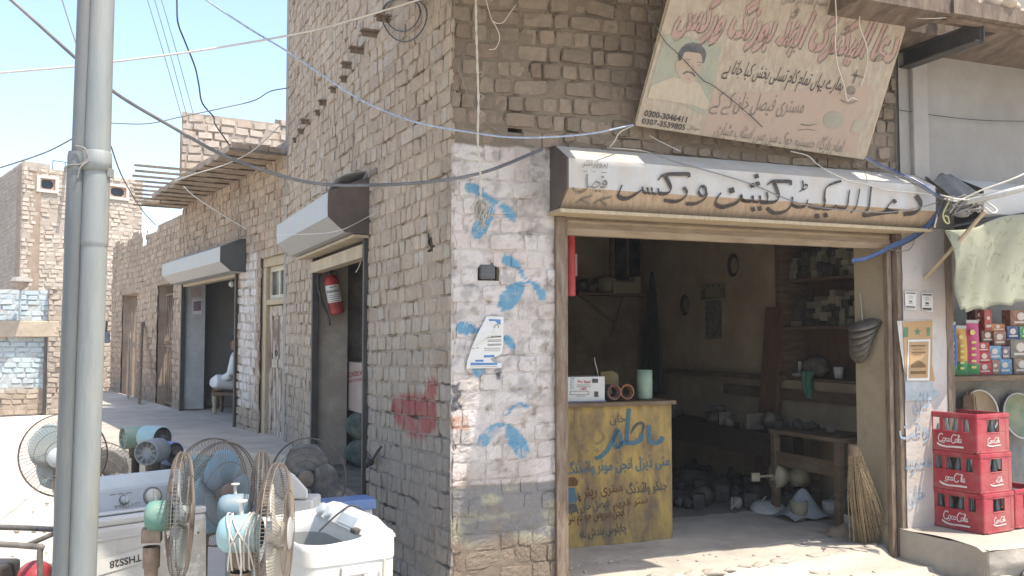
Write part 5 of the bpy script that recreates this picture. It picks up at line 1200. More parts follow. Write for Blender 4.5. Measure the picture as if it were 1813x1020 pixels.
# right inner wall: calendar, poster, board, dark window, cloth
m_cal = M('calendar_print', (.30, .26, .15), .8, .3, 30, 0, dust=.3, dustcol=(.12, .10, .07), dscale=30)
def on_rw(px, off): return [RW.ray(u, v, off) for u, v in px]
def rwpanel(name, label, px, mat, cat, off=.004): q = MB(); q.prism(on_rw(px, off), RW.n * .002); return tag(q.build(name, mat), label, cat)
cal = rwpanel('calendar', 'landscape calendar print pinned high on the right inner wall', [(1240, 501), (1285, 500), (1285, 528), (1240, 531)], m_cal, 'calendar')
q = MB()
for px in ([(1241, 515), (1249, 511), (1249, 529), (1241, 530)], [(1274, 511), (1284, 508), (1284, 524), (1274, 525)], [(1241, 527.5), (1284, 524.5), (1284, 527.5), (1241, 530.5)]): q.poly(on_rw(px, .009))
for u in (1252, 1263, 1273): blot(q, (u, 506), 2.2, lambda u, v: RW.ray(u, v, .009), 8)
q.build('dark_print', M('dark_print', (.07, .05, .035), .8, .2, 30, 0), cal)
pst = rwpanel('poster', 'dark narrow photo poster hanging just under the calendar', [(1249, 532), (1278, 531), (1278, 599), (1249, 601)], M('dark_photo_print', (.085, .085, .075), .7, .8, 22, 0, dust=.5, dustcol=(.28, .27, .22), dscale=26), 'poster')
q = MB(); a0 = RW.ray(1347, 735, .35); a1 = RW.ray(1372, 545, .03); a0.z = FLZ; ax_ = (a1 - a0).normalized(); sx = RW.u
q.box((a0 + a1) / 2, (.26, .03, (a1 - a0).length), (sx, ax_.cross(sx), ax_)); tag(q.build('wooden_board', M('red_brown_board', (.15, .075, .04), .7, .3, 6, .2, dust=.3, dustcol=(.14, .1, .07), stretch=(4, 4, .7))), 'reddish brown board leaning on the wall by the shelf niche', 'board')
BW = PL(FR.P(0, 0, -4.92), FR.u)
q = MB(); w0, w1_ = BW.S(1085, 450), BW.S(1131, 450); b0, b1 = BW.Zp(1100, 496), BW.Zp(1100, 406)
wd_ = empty('dark_window', BW.P(w0, b0), 'dark closed window high on the back wall of the workshop', 'window')
q.pbox(BW, w0, w1_, .0, .02, b0, b1); q.build('pane', M('night_glass', (.008, .009, .012), .2, .1, 3, 0, dust=.1), wd_)
q = MB()
for x0, x1, y0, y1 in ((w0 - .05, w0, b0 - .05, b1 + .05), (w1_, w1_ + .04, b0 - .05, b1 + .05), (w0, w1_, b0 - .05, b0), (w0, w1_, b1, b1 + .05), ((w0 + w1_) / 2 - .015, (w0 + w1_) / 2 + .015, b0, b1)): q.pbox(BW, x0, x1, .0, .05, y0, y1)
q.build('frame', m_wood, wd_)
def cloth(name, label, fn, mat, cat, nu=24, nv=24): q = MB(); q.sheet(fn, nu, nv); return tag(q.build(name, mat, solid=.004), label, cat)
hk = RW.ray(1165, 482, .05)
def fcl(a, b):
    w_ = .04 + .30 * b ** .8; p = hk + RW.u * ((a - .5) * w_ * 1.6) + Vector((0, 0, -1.45 * b)) + RW.n * (.05 + .06 * b * math.sin(a * 26) + .03); return p
cloth('hanging_cloth', 'long dark green cloth hanging from a hook on the right inner wall', fcl, M('dark_green_cloth', (.035, .045, .032), .95, .2, 12, .3, 80, dust=.2, dustcol=(.08, .075, .05)), 'cloth', 40, 20)
# cluttered wall shelf on the back wall, left
wsh = empty('wall_shelf', BW.P(BW.S(1040, 560), BW.Zp(1040, 560), .2), 'cluttered wooden wall shelf in the dark back corner of the workshop', 'shelf')
x0, x1 = BW.S(1004, 560), BW.S(1140, 560); zs = BW.Zp(1040, 520)
mb = MB(); mb.pbox(BW, x0, x1, .02, .34, zs - .03, zs); mb.build('board', m_wood, wsh); mb = MB(); mb.tube([BW.P(x0 + .15, zs - .03, .05), BW.P(x0 + .6, zs - .35, .05)], .015, 6); mb.tube([BW.P(x0 + .6, zs - .03, .3), BW.P(x0 + .6, zs - .5, .03)], .015, 6); mb.build('bracket', m_wood, wsh)
m_cream = M('cream_casing', (.30, .26, .17), .6, .15, 6, .1, dust=.3, dustcol=(.16, .13, .09))
for (u, v, a, lab) in ((1062, 516, .13, 'round cream bowl like cover tipped on the dark back shelf'), (1088, 530, .12, 'cream bent metal casing at the end of the dark back shelf')):
    p = BW.P(BW.S(u, v), zs, .2); q = MB(); q.lathe(p + Vector((0, 0, .001)), (0, 0, 1), [(0, 0), (a * .7, 0), (a, a * .6), (a * .9, a * 1.3), (a * .5, a * 1.5), (0, a * 1.55)], 18) if u < 1070 else q.prism([p + FR.u * x + Vector((0, 0, z)) for x, z in ((-.2, .001), (.17, .001), (.17, .2), (.1, .2), (.1, .13), (-.2, .13))], FR.n * .15); tag(q.build('metal_cover', m_cream), lab, 'cover')
q = MB()
for k in range(9): q.ball(BW.P(x0 + .06 + .06 * k, zs + .06 + .03 * (k % 3), .12 + .05 * (k % 2)), (.05, .06, .06), 8, 6)
tag(q.build('shelf_clutter', m_fe), 'heap of dark motor scraps on the back shelf', 'scrap', kind='stuff')

# niche shelf with component boxes
nsf = empty('niche_shelf', RW.P((DN0 + DN1) / 2, NZ0, -.1), 'dark wooden shelf unit set into the right inner wall', 'shelf')
shz = [NZ0 + .015, RW.Zp(1450, 578, -.05), RW.Zp(1450, 492, -.05)]
mb = MB(); mb.pbox(RW, DN0, DN1, -.31, -.29, NZ0, NZ1); mb.build('back_board', M('red_brown_board', (.15, .075, .04)), nsf)
for z in shz: mb = MB(); mb.pbox(RW, DN0, DN1, -.29, .015, z - .03, z); mb.build('board', m_wood, nsf, bevel=.003)
mb = MB(); mb.pbox(RW, DN1 - .05, DN1 + .02, -.28, .03, NZ0 - .03, NZ1); mb.build('side_post', m_wood, nsf)
mb = MB(); mb.pbox(RW, DN0 - .0, DN1 + .9, -.0, .05, NZ0 - .20, NZ0 - .10); mb.build('front_rail', m_wood, nsf)
rg = random.Random(5)
cols = [(.30, .27, .20), (.26, .24, .19), (.04, .04, .042), (.05, .05, .05), (.06, .055, .05), (.32, .30, .24), (.10, .085, .06)]
mcs = [M('component_box_%d' % i, c, .7, .15, 10, .1, dust=.35, dustcol=(.17, .14, .10), dscale=6) for i, c in enumerate(cols)]
nbx = 0
def cbox(s, z, n, w_, d, h, mat, label, group):
    q = MB(); ax = (Matrix.Rotation(rg.uniform(-.25, .25), 3, 'Z') @ RW.u, Matrix.Rotation(rg.uniform(-.1, .1), 3, 'Z') @ RW.n, Vector((0, 0, 1)))
    q.box(RW.P(s, z + h / 2 + .001, n), (w_, d, h), ax); tag(q.build('component_box', mat, bevel=.004), label, 'box', group)
for row_, (z, hmax, wordr) in enumerate(((shz[1], .30, 'middle'), (shz[2], .30, 'top'))):
    s = DN0 + .06
    while s < DN1 - .12:
        w_ = rg.uniform(.06, .13); zz_ = z; hsum = 0
        while hsum < rg.uniform(.2, hmax):
            h = rg.uniform(.04, .09); mt = rg.choice(mcs); pale = mt in (mcs[0], mcs[1], mcs[5])
            cbox(s + w_ / 2, zz_, -.12 + rg.uniform(-.03, .05), w_ * rg.uniform(.8, .98), .14, h, mt, ('pale' if pale else 'dark') + ' dusty component box crammed on the ' + wordr + ' board of the niche shelf', 'component boxes on the ' + wordr + ' niche board'); zz_ += h + .002; hsum += h; nbx += 1
        s += w_ + .012
rp = RW.ray(1402, 526, -.08); cb = MB(); cb.box(Vector((rp.x, rp.y, shz[1] + .34)), (.10, .09, .09)); 
# lowest board: torch, cup, green bag, cloth
def onb(u, v, n): p = RW.ray(u, v, n); p.z = shz[0] + .001; return p
q = MB(); p = onb(1416, 640, -.15); q.lathe(p, (0, 0, 1), [(0, 0), (.018, 0), (.018, .14), (.012, .15), (0, .15)], 12); tag(q.build('white_tube', m_paper), 'small upright white tube on the lowest niche board', 'tube')
q = MB(); p = onb(1485, 660, -.12); q.lathe(p, (0, 0, 1), [(0, .003), (.036, .003), (.048, .11), (.044, .11), (.033, .01), (0, .01)], 20); tag(q.build('paper_cup', m_paper), 'white cup with red print on the lowest niche board', 'cup')
q = MB(); p = onb(1445, 650, -.12); q.ball(p + Vector((0, 0, .10)), (.13, .09, .10), 14, 9); q.v = [(x + .012 * math.sin(z * 60), y + .012 * math.sin(x * 55), z) for x, y, z in q.v]; tag(q.build('cloth_bundle', M('brown_cloth', (.12, .10, .08), .95, .2, 12, .4)), 'grey brown cloth bundle behind the green bag on the shelf', 'cloth')
gp = onb(1440, 660, .0)
cloth('green_bag', 'crumpled green plastic bag hanging over the lowest niche board', lambda a, b: gp + RW.u * ((a - .5) * .16 * (1 - .5 * b)) + Vector((0, 0, .07 - .26 * b)) + RW.n * (.035 + .03 * math.sin(a * 14 + b * 4) + .03 * math.sin(b * 3)), M('green_plastic_bag', (.06, .20, .13), .5, .2, 12, .2, dust=.1), 'bag', 14, 14)
q = MB(); p = onb(1420, 655, -.05); q.ball(p + Vector((0, 0, .025)), (.10, .05, .025), 12, 7); tag(q.build('white_rag', M('grey_rag', (.32, .31, .30), .95, .1, 12, .3)), 'flat grey white rag at the left of the lowest niche board', 'rag')

# workbench along the right wall and floor clutter
tb = empty('workbench', RW.P(1.3, FLZ, .3), 'old wooden workbench with slatted end against the right inner wall', 'bench')
tz = .89; e0 = RW.P(.66, 0, .62)
mb = MB(); mb.pbox(RW, .66, 1.55, .16, .66, tz - .035, tz); mb.build('top', m_wood, tb, bevel=.004)
for s in (.69, 1.5):
    for n in (.2, .63): mb = MB(); mb.pbox(RW, s - .03, s + .03, n - .03, n + .03, FLZ - .005, tz - .036); mb.build('leg', m_wood, tb, bevel=.004)
for z0, z1 in ((.58, .66), (.43, .48)): mb = MB(); mb.pbox(RW, .68, .71, .23, .60, z0, z1); mb.build('stretcher', m_wood, tb)
mb = MB(); mb.pbox(RW, .72, 1.47, .61, .64, .58, .70); mb.build('apron', m_wood, tb)
m_dkw = M('sooty_wood', (.05, .035, .025), .8, .3, 9, .3, 60, dust=.2, dustcol=(.09, .07, .05))
tb2 = empty('workbench', RW.P(2.4, FLZ, .3), 'long sooty dark bench standing beyond the slatted workbench', 'bench')
mb = MB(); mb.pbox(RW, 1.62, 4.3, .2, .62, .80, .84); mb.build('top', m_dkw, tb2)
for s in (1.68, 4.2):
    for n in (.24, .58): mb = MB(); mb.pbox(RW, s - .03, s + .03, n - .03, n + .03, FLZ, .80); mb.build('leg', m_dkw, tb2)
mb = MB(); mb.pbox(RW, 1.7, 4.2, .57, .60, .62, .80); mb.build('apron', m_dkw, tb2)
q = MB(); rgq = random.Random(8)
for k in range(22):
    r_ = rgq.uniform(.04, .10); c_ = RW.P(1.7 + 2.4 * rgq.random(), .842 + r_ * .8, .28 + .28 * rgq.random())
    if k % 2: q.lathe(c_, (rgq.uniform(-1, 1), rgq.uniform(-1, 1), .6), [(0, -r_), (r_ * .8, -r_), (r_, 0), (r_ * .7, r_), (0, r_)], 12)
    else: q.box(c_, (r_ * 2, r_ * 1.4, r_ * 1.6), tuple(Matrix.Rotation(rgq.random() * 3, 3, 'Z').col))
tag(q.build('bench_heap', m_fe), 'dark motor bodies heaped on the long sooty bench', 'scrap', kind='stuff')
st2 = empty('tall_rack', RW.P(3.2, FLZ, .1), 'dark plank table frame deep along the right inner wall', 'rack')
for s in (2.2, 4.4): mb = MB(); mb.pbox(RW, s - .04, s + .04, .05, .13, FLZ, NZ0 - .02); mb.build('leg', m_wood, st2)
mb = MB(); mb.pbox(RW, 2.1, 4.5, .03, .12, NZ0 - .02, NZ0 + .03); mb.build('rail', m_wood, st2)
def flo(u, v): p = atz(u, v, FLZ); p.z = FLZ + .004; return p
m_wht = M('dusty_white_enamel', (.50, .50, .46), .5, .12, 6, .1, dust=.4, dustcol=(.30, .26, .2)); m_beige = M('beige_motor_enamel', (.42, .37, .24), .55, .12, 6, .1, dust=.35, dustcol=(.25, .2, .14))
p = flo(1362, 905); q = MB(); q.lathe(p + Vector((0, 0, .012)), (.05, -.25, 1), [(0, .05), (.07, .048), (.13, .035), (.17, .0), (.165, -.006), (0, -.006)], 28); tag(q.build('fan_cover_plate', m_wht), 'shallow white fan cover lying on the workshop floor', 'cover')
pm_ = flo(1385, 905) + Vector((0, 0, .31)); 
q = MB(); q.lathe(pm_ + FR.u * -.10, FR.u * 1 + Vector((0, 0, -.08)), [(0, 0), (.03, 0), (.11, .02), (.10, .09), (.05, .15), (.045, .2), (.085, .22), (.095, .34), (0, .35)], 24); q.tube([pm_ + FR.u * -.25, pm_ + FR.u * -.1], .012, 8); q.box(pm_ + FR.u * -.28, (.07, .05, .07)); mo_ = q.build('ceiling_fan_motor', m_beige); tag(mo_, 'beige ceiling fan motor with rod lying on the floor heap', 'motor')
q = MB()
for k in range(120):
    u = 1200 + 255 * rg.random(); v = 815 + 72 * rg.random(); p = flo(u, v + 16); r_ = .04 + .05 * rg.random()
    if k % 3: q.lathe(p + Vector((0, 0, r_ * .9)), (rg.uniform(-1, 1), rg.uniform(-1, 1), .3), [(0, -r_), (r_ * .8, -r_), (r_, -r_ * .5), (r_, r_ * .6), (r_ * .4, r_), (0, r_ * 1.2)], 12)
    else: q.box(p + Vector((0, 0, r_)), (r_ * 1.6, r_ * 1.3, r_ * 1.8), tuple(Matrix.Rotation(rg.random() * 3, 3, 'Z').col))
tag(q.build('scrap_heap', M('dark_scrap', (.05, .048, .045), .6, .4, 8, .2, dust=.4, dustcol=(.13, .115, .09))), 'heap of dark motor scraps under the workbench', 'scrap', kind='stuff')
q = MB(); p = flo(1410, 915)
def rag(a, b):
    t = a * 2 - 1; s_ = b * 2 - 1; h = .22 * math.exp(-2.2 * (t * t + s_ * s_)) + .02 * math.sin(9 * a + 5 * b) * (1 - .5 * abs(t)); return p + FR.u * (t * .20) - FR.n * (s_ * .16 - .08) + Vector((0, 0, .012 + max(h, 0)))
cloth('floor_rag', 'crumpled grey blue rag heaped on the floor by the bench leg', rag, M('grey_blue_rag', (.26, .28, .29), .95, .15, 10, .3), 'rag', 20, 20)
for (u, v, r_, h, lab, mm) in ((1415, 922, .075, .16, 'dusty metal canister lying in front of the bench leg', m_cream), (1470, 915, .07, .13, 'white cup shaped part under the end of the bench', m_wht)):
    p = flo(u, v); q = MB(); q.lathe(p, (0, 0, 1), [(0, .002), (r_ * .8, .002), (r_, h), (r_ * .9, h), (r_ * .7, .02), (0, .02)], 20); tag(q.build('canister', mm), lab, 'canister')
p = flo(1480, 890); q = MB()
for k in range(5): q.lathe(p + Vector((0, 0, .17 + .022 * k)), (.05 * (k % 2), 0, 1), [(0, 0), (.10, .0), (.145, .016), (.14, .019), (.095, .005), (0, .005)], 28)
q.box(p + Vector((0, 0, .083)), (.2, .2, .166)); tag(q.build('plate_stack', M('green_grey_enamel', (.13, .16, .14), .4, .1, 6, .05, dust=.2)), 'stack of green grey metal dishes under the bench end', 'dishes')
q = MB(); a_ = flo(1460, 912) + Vector((0, 0, .08)); b_ = flo(1498, 893) + Vector((0, 0, .14)); q.tube([a_, b_], .022, 10); tag(q.build('white_pipe', m_wht), 'short white pipe lying under the bench end', 'pipe')

# broom leaning at the right jamb
bt = FR.ray(1512, 800, -.10); bb = atz(1540, 968, .13); bq = MB(); rg = random.Random(9)
X = FR.u
for k in range(300):
    a = rg.uniform(-1, 1); c = rg.uniform(-1, 1); w0_ = .03; w1_ = .13
    p0 = bt + X * (a * w0_) + FR.n * (c * .03) + Vector((0, 0, rg.uniform(-.02, .04))); p1 = bb + X * (a * w1_ + rg.gauss(0, .03)) + FR.n * (c * .07 + .02) + Vector((0, 0, rg.uniform(0, .05)))
    m_ = (p0 + p1) / 2 + X * (a * .02 + rg.gauss(0, .008)); bq.tube([p0, m_, p1], .0026, 3, cap=False, smooth=False)
for (u0, u1) in ((1512, 1570), (1508, 1590)):
    bq.tube(catmull([bt, FR.ray(u0 + 35, 880, .03), atz(u1, 955, .14)], 6), .0015, 3)
br_ = empty('broom', Vector((bb.x, bb.y, .12)), 'straw broom propped upright against the right door jamb', 'broom')
bq.build('straw', M('broom_straw', (.33, .255, .16), .8, .6, 60, 0, dust=.2, dustcol=(.16, .12, .08), dscale=12), br_)
q = MB(); q.tube([bt + Vector((0, 0, -.03)), bt + Vector((0, 0, .05))], .042, 12); q.tube(catmull([bt + Vector((0, 0, .02)) + X * .042, bt + Vector((0, 0, .02)) + FR.n * .042, bt + Vector((0, 0, .02)) - X * .042], 4), .006, 5); q.build('binding', m_wood, br_)
q = MB(); p = atz(1490, 950, .15); q.sheet(lambda a, b: p + FR.u * ((a - .5) * .34) + FR.n * ((b - .5) * .2) + Vector((0, 0, .02 + .07 * math.sin(math.pi * a) * math.sin(math.pi * b) + .012 * math.sin(a * 17 + b * 9))), 16, 10); tag(q.build('dirty_sack', M('muddy_sack', (.30, .22, .15), .95, .2, 8, .5, 25)), 'muddy brown sack lying at the foot of the broom', 'sack')
# fan blades hung in a bundle on the reveal
RVL = PL(FR.P(3.425, 0, 0), -FR.n, flip=True)
if RVL.n.dot(FR.u) > 0: RVL = PL(FR.P(3.425, 0, 0), -FR.n, flip=False)
hb_ = empty('hanging_bowls', RVL.ray(1530, 570, .04), 'bundle of dark metal bowls hung on a string on the beige reveal', 'bowls')
cc = RVL.ray(1528, 598, .06); m_bowl = M('dusty_dark_metal', (.10, .09, .08), .5, .2, 10, .1, metal=.3, dust=.4, dustcol=(.25, .21, .16))
for k in range(6):
    q = MB(); q.lathe(cc + Vector((0, 0, .09 - .035 * k)) + RVL.u * (-.03 + .012 * k), RVL.n * (.4 + .12 * k) + Vector((0, 0, 1.1 - .18 * k)), [(.13 - .004 * k, 0), (.12 - .004 * k, .02), (.07, .035), (0, .04)], 22); q.build('bowl', m_bowl, hb_, solid=.003)
q = MB(); q.tube([cc + Vector((0, 0, .10)), RVL.ray(1523, 520, .02)], .004, 6); q.build('string', m_whitecable, hb_)

# red tube on the left inside
q = MB(); p0 = FR.ray(1009, 415, -.38); p1 = FR.ray(1010, 524, -.38); q.tube([p0, p1], .035, 14); ex2 = empty('red_cylinder', p1, 'red cylinder with white label hung inside the left door jamb', 'cylinder'); q.build('cylinder', mcol('extinguisher_red', (.38, .035, .04), dust=.1), ex2)
q = MB(); q.sheet(lambda a, b: p0.lerp(p1, .32 + .36 * b) + (FR.u * math.cos(-.9 + 1.1 * a) + FR.n * math.sin(1.0 - .9 + 1.1 * a)) * .0375, 8, 2); q.build('label', m_paper, ex2)
q = MB(); q.tube([p0, p0 + Vector((0, 0, .04))], .012, 8); q.build('valve', m_dark, ex2)

# more repair shop clutter
rg = random.Random(77)
q = MB()
for k in range(26):
    u = 1290 + 190 * rg.random(); v = 868 + 40 * rg.random(); p = flo(u, v); r_ = rg.uniform(.015, .05)
    if k % 2: q.lathe(p + Vector((0, 0, r_)), (rg.uniform(-1, 1), rg.uniform(-1, 1), rg.uniform(.1, 1)), [(0, -r_), (r_ * .7, -r_), (r_, -r_ * .2), (r_ * .9, r_ * .8), (r_ * .6, r_ * .8), (r_ * .5, 0)], 12)
    else: q.tube([p + Vector((0, 0, .02)), p + Vector((rg.uniform(-.12, .12), rg.uniform(-.12, .12), .03 + .1 * rg.random()))], .008, 6)
tag(q.build('white_scrap', M('pale_scrap', (.33, .32, .29), .6, .3, 8, .1, dust=.4, dustcol=(.16, .14, .11))), 'pale fan parts and rods strewn before the scrap heap', 'scrap', kind='stuff')
q = MB()
for k in range(5):
    c_ = RW.P(.85 + .6 * rg.random(), tz + .03 + .05 * rg.random(), .3 + .25 * rg.random()); r_ = rg.uniform(.03, .07)
    if k % 2: q.lathe(c_, (rg.uniform(-1, 1), rg.uniform(-1, 1), 1), [(r_ * .6, -.03), (r_, -.03), (r_, .03), (r_ * .6, .03), (r_ * .6, -.03)], 14)
    else: q.box(c_, (r_ * 2, r_, .05), tuple(Matrix.Rotation(rg.random() * 3, 3, 'Z').col))
tag(q.build('bench_clutter', MATS['dark_scrap']), 'motor cores and tools lying along the workbench top', 'scrap', kind='stuff')
for k, (u, v, lab) in enumerate(((1300, 470, 'coil of wire hanging from a nail left of the niche shelf'), (1215, 540, 'ring of belts hung near the dark green cloth'))):
    c_ = RW.ray(u, v, .03); q = MB()
    for j in range(4): q.tube([c_ + RW.u * ((.07 + .008 * j) * math.cos(t)) + Vector((0, 0, (.09 + .01 * j) * math.sin(t))) + RW.n * .006 * j for t in [2 * math.pi * i / 20 for i in range(20)]], .005, 5, closed=True)
    tag(q.build('wire_ring', m_dark), lab, 'wire')

# ------------------------------------------------------------------ things on the pier and the side doorway
m_plastic = M('black_plastic', (.035, .036, .04), .35, .2, 10, .1, dust=.25, dustcol=(.16, .15, .13), spec=.5)
jb = empty('junction_box', FR.ray(862, 482, -.02), 'black plastic electric box set into a hole in the whitewashed pier', 'box')
a, b = FR.hit(862, 482); q = MB(); q.pbox(FR, a - .05, a + .05, -.1, .02, b - .045, b + .045); q.build('case', m_plastic, jb, bevel=.012)
q = MB(); q.pbox(FR, a - .045, a + .0, .02, .026, b - .03, b + .03); q.build('cover', m_plastic, jb, bevel=.003)
# torn poster with folded corner
fw = lambda off: (lambda u, v: FR.ray(u, v, off))
E5 = lambda pts: tr(780, 540, 6.373, pts)
po = empty('torn_poster', FR.ray(860, 645, .02), 'torn white poster with blue bands and a folded corner on the whitewashed pier', 'poster')
q = MB(); q.poly([fw(.020)(u, v) for u, v in E5([(520, 128), (712, 132), (708, 460), (690, 545), (640, 580), (560, 610), (600, 650), (690, 660), (688, 710), (292, 718), (300, 640), (350, 480), (420, 330)])]); q.build('paper_sheet', m_paper, po, solid=.001)
q = MB(); q.poly([fw(o_)(u, v) for (u, v), o_ in zip(E5([(520, 132), (600, 270), (570, 330), (350, 480), (420, 320)]), (.022, .036, .040, .024, .030))]); q.build('folded_corner', m_paper, po, solid=.001)
q = MB(); g = fw(.0225)
for poly in ([(545, 160), (680, 165), (680, 182), (550, 180)], [(620, 182), (678, 182), (678, 225), (640, 210)], [(340, 652), (640, 655), (640, 676), (340, 682)], [(390, 620), (485, 618), (485, 640), (395, 640)], [(490, 568), (610, 565), (608, 590), (490, 592)]): q.poly([g(u, v) for u, v in E5(poly)])
q.build('blue_print', m_inkblue, po)
q = MB()
for y in (362, 392, 408, 440, 452): stroke(q, E5([(530, y + 6), (685, y)]), .9, g, taper=False)
for x in range(490, 660, 26): stroke(q, E5([(x, 490), (x + 20, 488), (x + 20, 515), (x, 518)]), .6, g, taper=False)
stroke(q, E5([(615, 262), (612, 235), (635, 222), (655, 238), (650, 262)]), 1.2, g, taper=False); stroke(q, E5([(570, 358), (685, 352)]), 1.6, g, taper=False); stroke(q, E5([(405, 488), (415, 478), (430, 492)]), 1, g, taper=False); stroke(q, E5([(355, 492), (385, 490)]), .9, g, taper=False)
stroke(q, E5([(335, 700), (640, 695)]), .6, g, taper=False)
q.build('grey_print', m_inkgrey, po)
# hanging rope
m_rope = M('pale_rope', (.50, .45, .37), .95, .15, 40, .4, 90, dust=.2)
ro = empty('hanging_rope', FR.ray(850, 420, .25), 'pale twisted rope with frayed knot hanging before the whitewashed pier', 'rope')
q = MB(); pts = [FR.ray(u, v, .42 - .0004 * i) for i, (u, v) in enumerate([(842, -40), (843, 40), (845, 110), (847, 180), (846, 250), (850, 300), (851, 352)])]; cs = catmull(pts, 8)
for ph in (0, math.pi): q.tube([p + Vector((math.cos(i * 1.1 + ph), math.sin(i * 1.1 + ph), 0)) * .0035 for i, p in enumerate(cs)], .0042, 5)
q.build('rope', m_rope, ro)
q = MB(); rg = random.Random(4); kp = cs[-1]
for k in range(46):
    d = Vector((rg.gauss(0, .022), rg.gauss(0, .016), -.06 - rg.random() * .10)); q.tube(catmull([kp + Vector((rg.gauss(0, .005), 0, 0)), kp + d * .5 + Vector((rg.gauss(0, .025), rg.gauss(0, .02), 0)), kp + d, kp + d + Vector((rg.gauss(0, .02), 0, rg.gauss(-.01, .02)))], 4), .0022, 3, cap=False)
q.tube([kp + Vector((0, 0, .01)), kp + Vector((0, 0, -.05))], .011, 8); q.build('frayed_end', m_rope, ro)
q = MB()
for z in (130, 170, 200):
    p = FR.ray(846, z, .40); q.tube(catmull([p, p + Vector((.02, 0, .01)), p + Vector((.03, 0, -.01)), p + Vector((.012, .0, -.02))], 4), .0015, 3)
q.build('loose_strand', m_rope, ro)

# fire extinguisher on the grey reveal of the side door
RB = PL(B_.P(1.99, 0, 0), -B_.n)
if RB.n.dot(B_.u) > 0: RB = PL(B_.P(1.99, 0, 0), -B_.n, flip=True)
fx = empty('fire_extinguisher', RB.ray(590, 555, .08), 'red fire extinguisher with white label and black hose by the side doorway', 'extinguisher')
top_, bot = RB.ray(585, 487, .07), RB.ray(597, 556, .08); ax = (bot - top_).normalized(); rr = .068; Ln = (bot - top_).length
q = MB(); q.lathe(top_, ax, [(0, -.0), (.028, 0), (.055, .02), (rr, .05), (rr, Ln - .02), (rr - .012, Ln), (0, Ln)], 28); bo_ = q.build('cylinder', MATS['extinguisher_red'], fx)
q = MB(); q.lathe(top_, ax, [(rr + .001, Ln * .26), (rr + .001, Ln * .70)], 28); lb_ = q.build('label', m_paper, bo_)
q = MB()
dcam = (CAM - top_); dcam = (dcam - ax * dcam.dot(ax)).normalized(); sd = ax.cross(dcam); sd = sd if sd.dot(Vector((1, 0, 0))) > 0 else -sd
def cyl(x, y): t = x / rr; return top_ + ax * (Ln * .40 + y) + (dcam * math.cos(t) + sd * math.sin(t)) * (rr + .003)
put_text(q, 'PANGO', cyl, (-.062, .02), (.058, .02), arab=False, bold=.03)
for k in range(8): stroke(q, [(-.05, .045 + .018 * k), (.05, .045 + .018 * k)], .004, cyl, taper=False)
stroke(q, [(-.03, -.03), (.03, -.03)], .006, cyl, taper=False); q.build('label_print', m_ink, lb_)
q = MB(); q.tube([top_, top_ - ax * .07], .016, 10); q.tube([top_ - ax * .07 - sd * .04, top_ - ax * .085 + sd * .10 + Vector((0, 0, .02))], .010, 6); q.tube([top_ - ax * .05, top_ - ax * .045 + sd * .09 - Vector((0, 0, .05))], .009, 6); q.build('valve_handle', m_dark, fx)
q = MB(); q.tube(catmull([top_ - ax * .05, top_ - ax * .05 - sd * .07 + dcam * .03, top_ + ax * .04 - sd * .125 + dcam * .03, top_ + ax * .22 - sd * .12 + dcam * .03, top_ + ax * .36 - sd * .09 + dcam * .03, top_ + ax * .47 - sd * .085 + dcam * .03], 8), .013, 8); q.build('hose', m_black, fx)
q = MB(); q.tube([top_ - ax * .03, top_ - ax * .03 - RB.n * .07], .012, 6); q.build('wall_hook', m_dark, fx)
# carton inside the side doorway
cq = PL(B_.P(0, 0, -.35), B_.u, flip=True)
p = cq.ray(632, 690); cz = cq.Zp(632, 642)
ct = empty('cardboard_carton', Vector((p.x, p.y, .5)), 'pale carton with red print standing on bundles inside the dark side doorway', 'carton')
a0, a1 = sorted((cq.S(612), cq.S(652))); zb_ = cq.Zp(632, 730); q = MB(); q.pbox(cq, a0, a1, -.3, 0, zb_, cz); q.build('box', M('pale_carton', (.34, .27, .24), .9, .1, 5, .1, dust=.2), ct)
q = MB(); put_text(q, 'EXIDE', lambda u, v: cq.ray(u, v, .004), (616, 668), (646, 663), arab=False, bold=.03); put_text(q, 'BATTERY', lambda u, v: cq.ray(u, v, .004), (617, 678), (645, 673), arab=False); q.build('print', M('carton_red', (.30, .05, .06), .8, .1, 5, 0), ct)
ct.location.z = zb_; [setattr(o.location, 'z', .5 - zb_) for o in ct.children]
q = MB()
for k, zz2 in enumerate((.5, .5 + (zb_ - .5) / 2)):
    hh2 = (zb_ - .5) / 2; c2 = cq.P((a0 + a1) / 2, zz2 + hh2 / 2, -.16); q = MB(); q.ball(c2, (.26, .20, hh2 * .62), 16, 10); tag(q.build('stuffed_sack', M('dark_green_sack', (.04, .06, .055), .9, .2, 8, .4)), ('lower' if k == 0 else 'upper') + ' dark sack under the pale carton in the side doorway', 'sack')

# ------------------------------------------------------------------ low shop: man on a bench, can, crate
SB_ = L_.P(sA + .5, 0, -.95)
bz = .90
bench = empty('bench', (SB_.x, SB_.y, PZ - .015), 'low dark bench with turned legs just inside the low shop', 'bench')
pb = L_.ray(398, 697, -.42)
q = MB(); bc = Vector((pb.x + .20, pb.y + .08, bz - .025)); q.box(bc, (.72, .42, .05)); q.build('seat', m_wood, bench, bevel=.006)
for dx in (-.32, .32):
    for dy in (-.17, .17):
        q = MB(); q.lathe((bc.x + dx, bc.y + dy, PZ - .015), (0, 0, 1), [(.02, 0), (.028, .02), (.035, .08), (.022, .12), (.036, .18), (.036, bz - .05 - PZ + .016)], 12); q.build('leg', m_woodp if dx < 0 and dy < 0 else m_wood, bench)
m_skin = M('brown_skin', (.22, .12, .075), .6, .1, 10, .05, dust=0); m_kurta = M('white_cotton', (.66, .66, .64), .9, .06, 8, .25, 30, dust=.08); m_hair = M('black_hair', (.018, .015, .014), .7, .2, 40, .3, 120, dust=0)
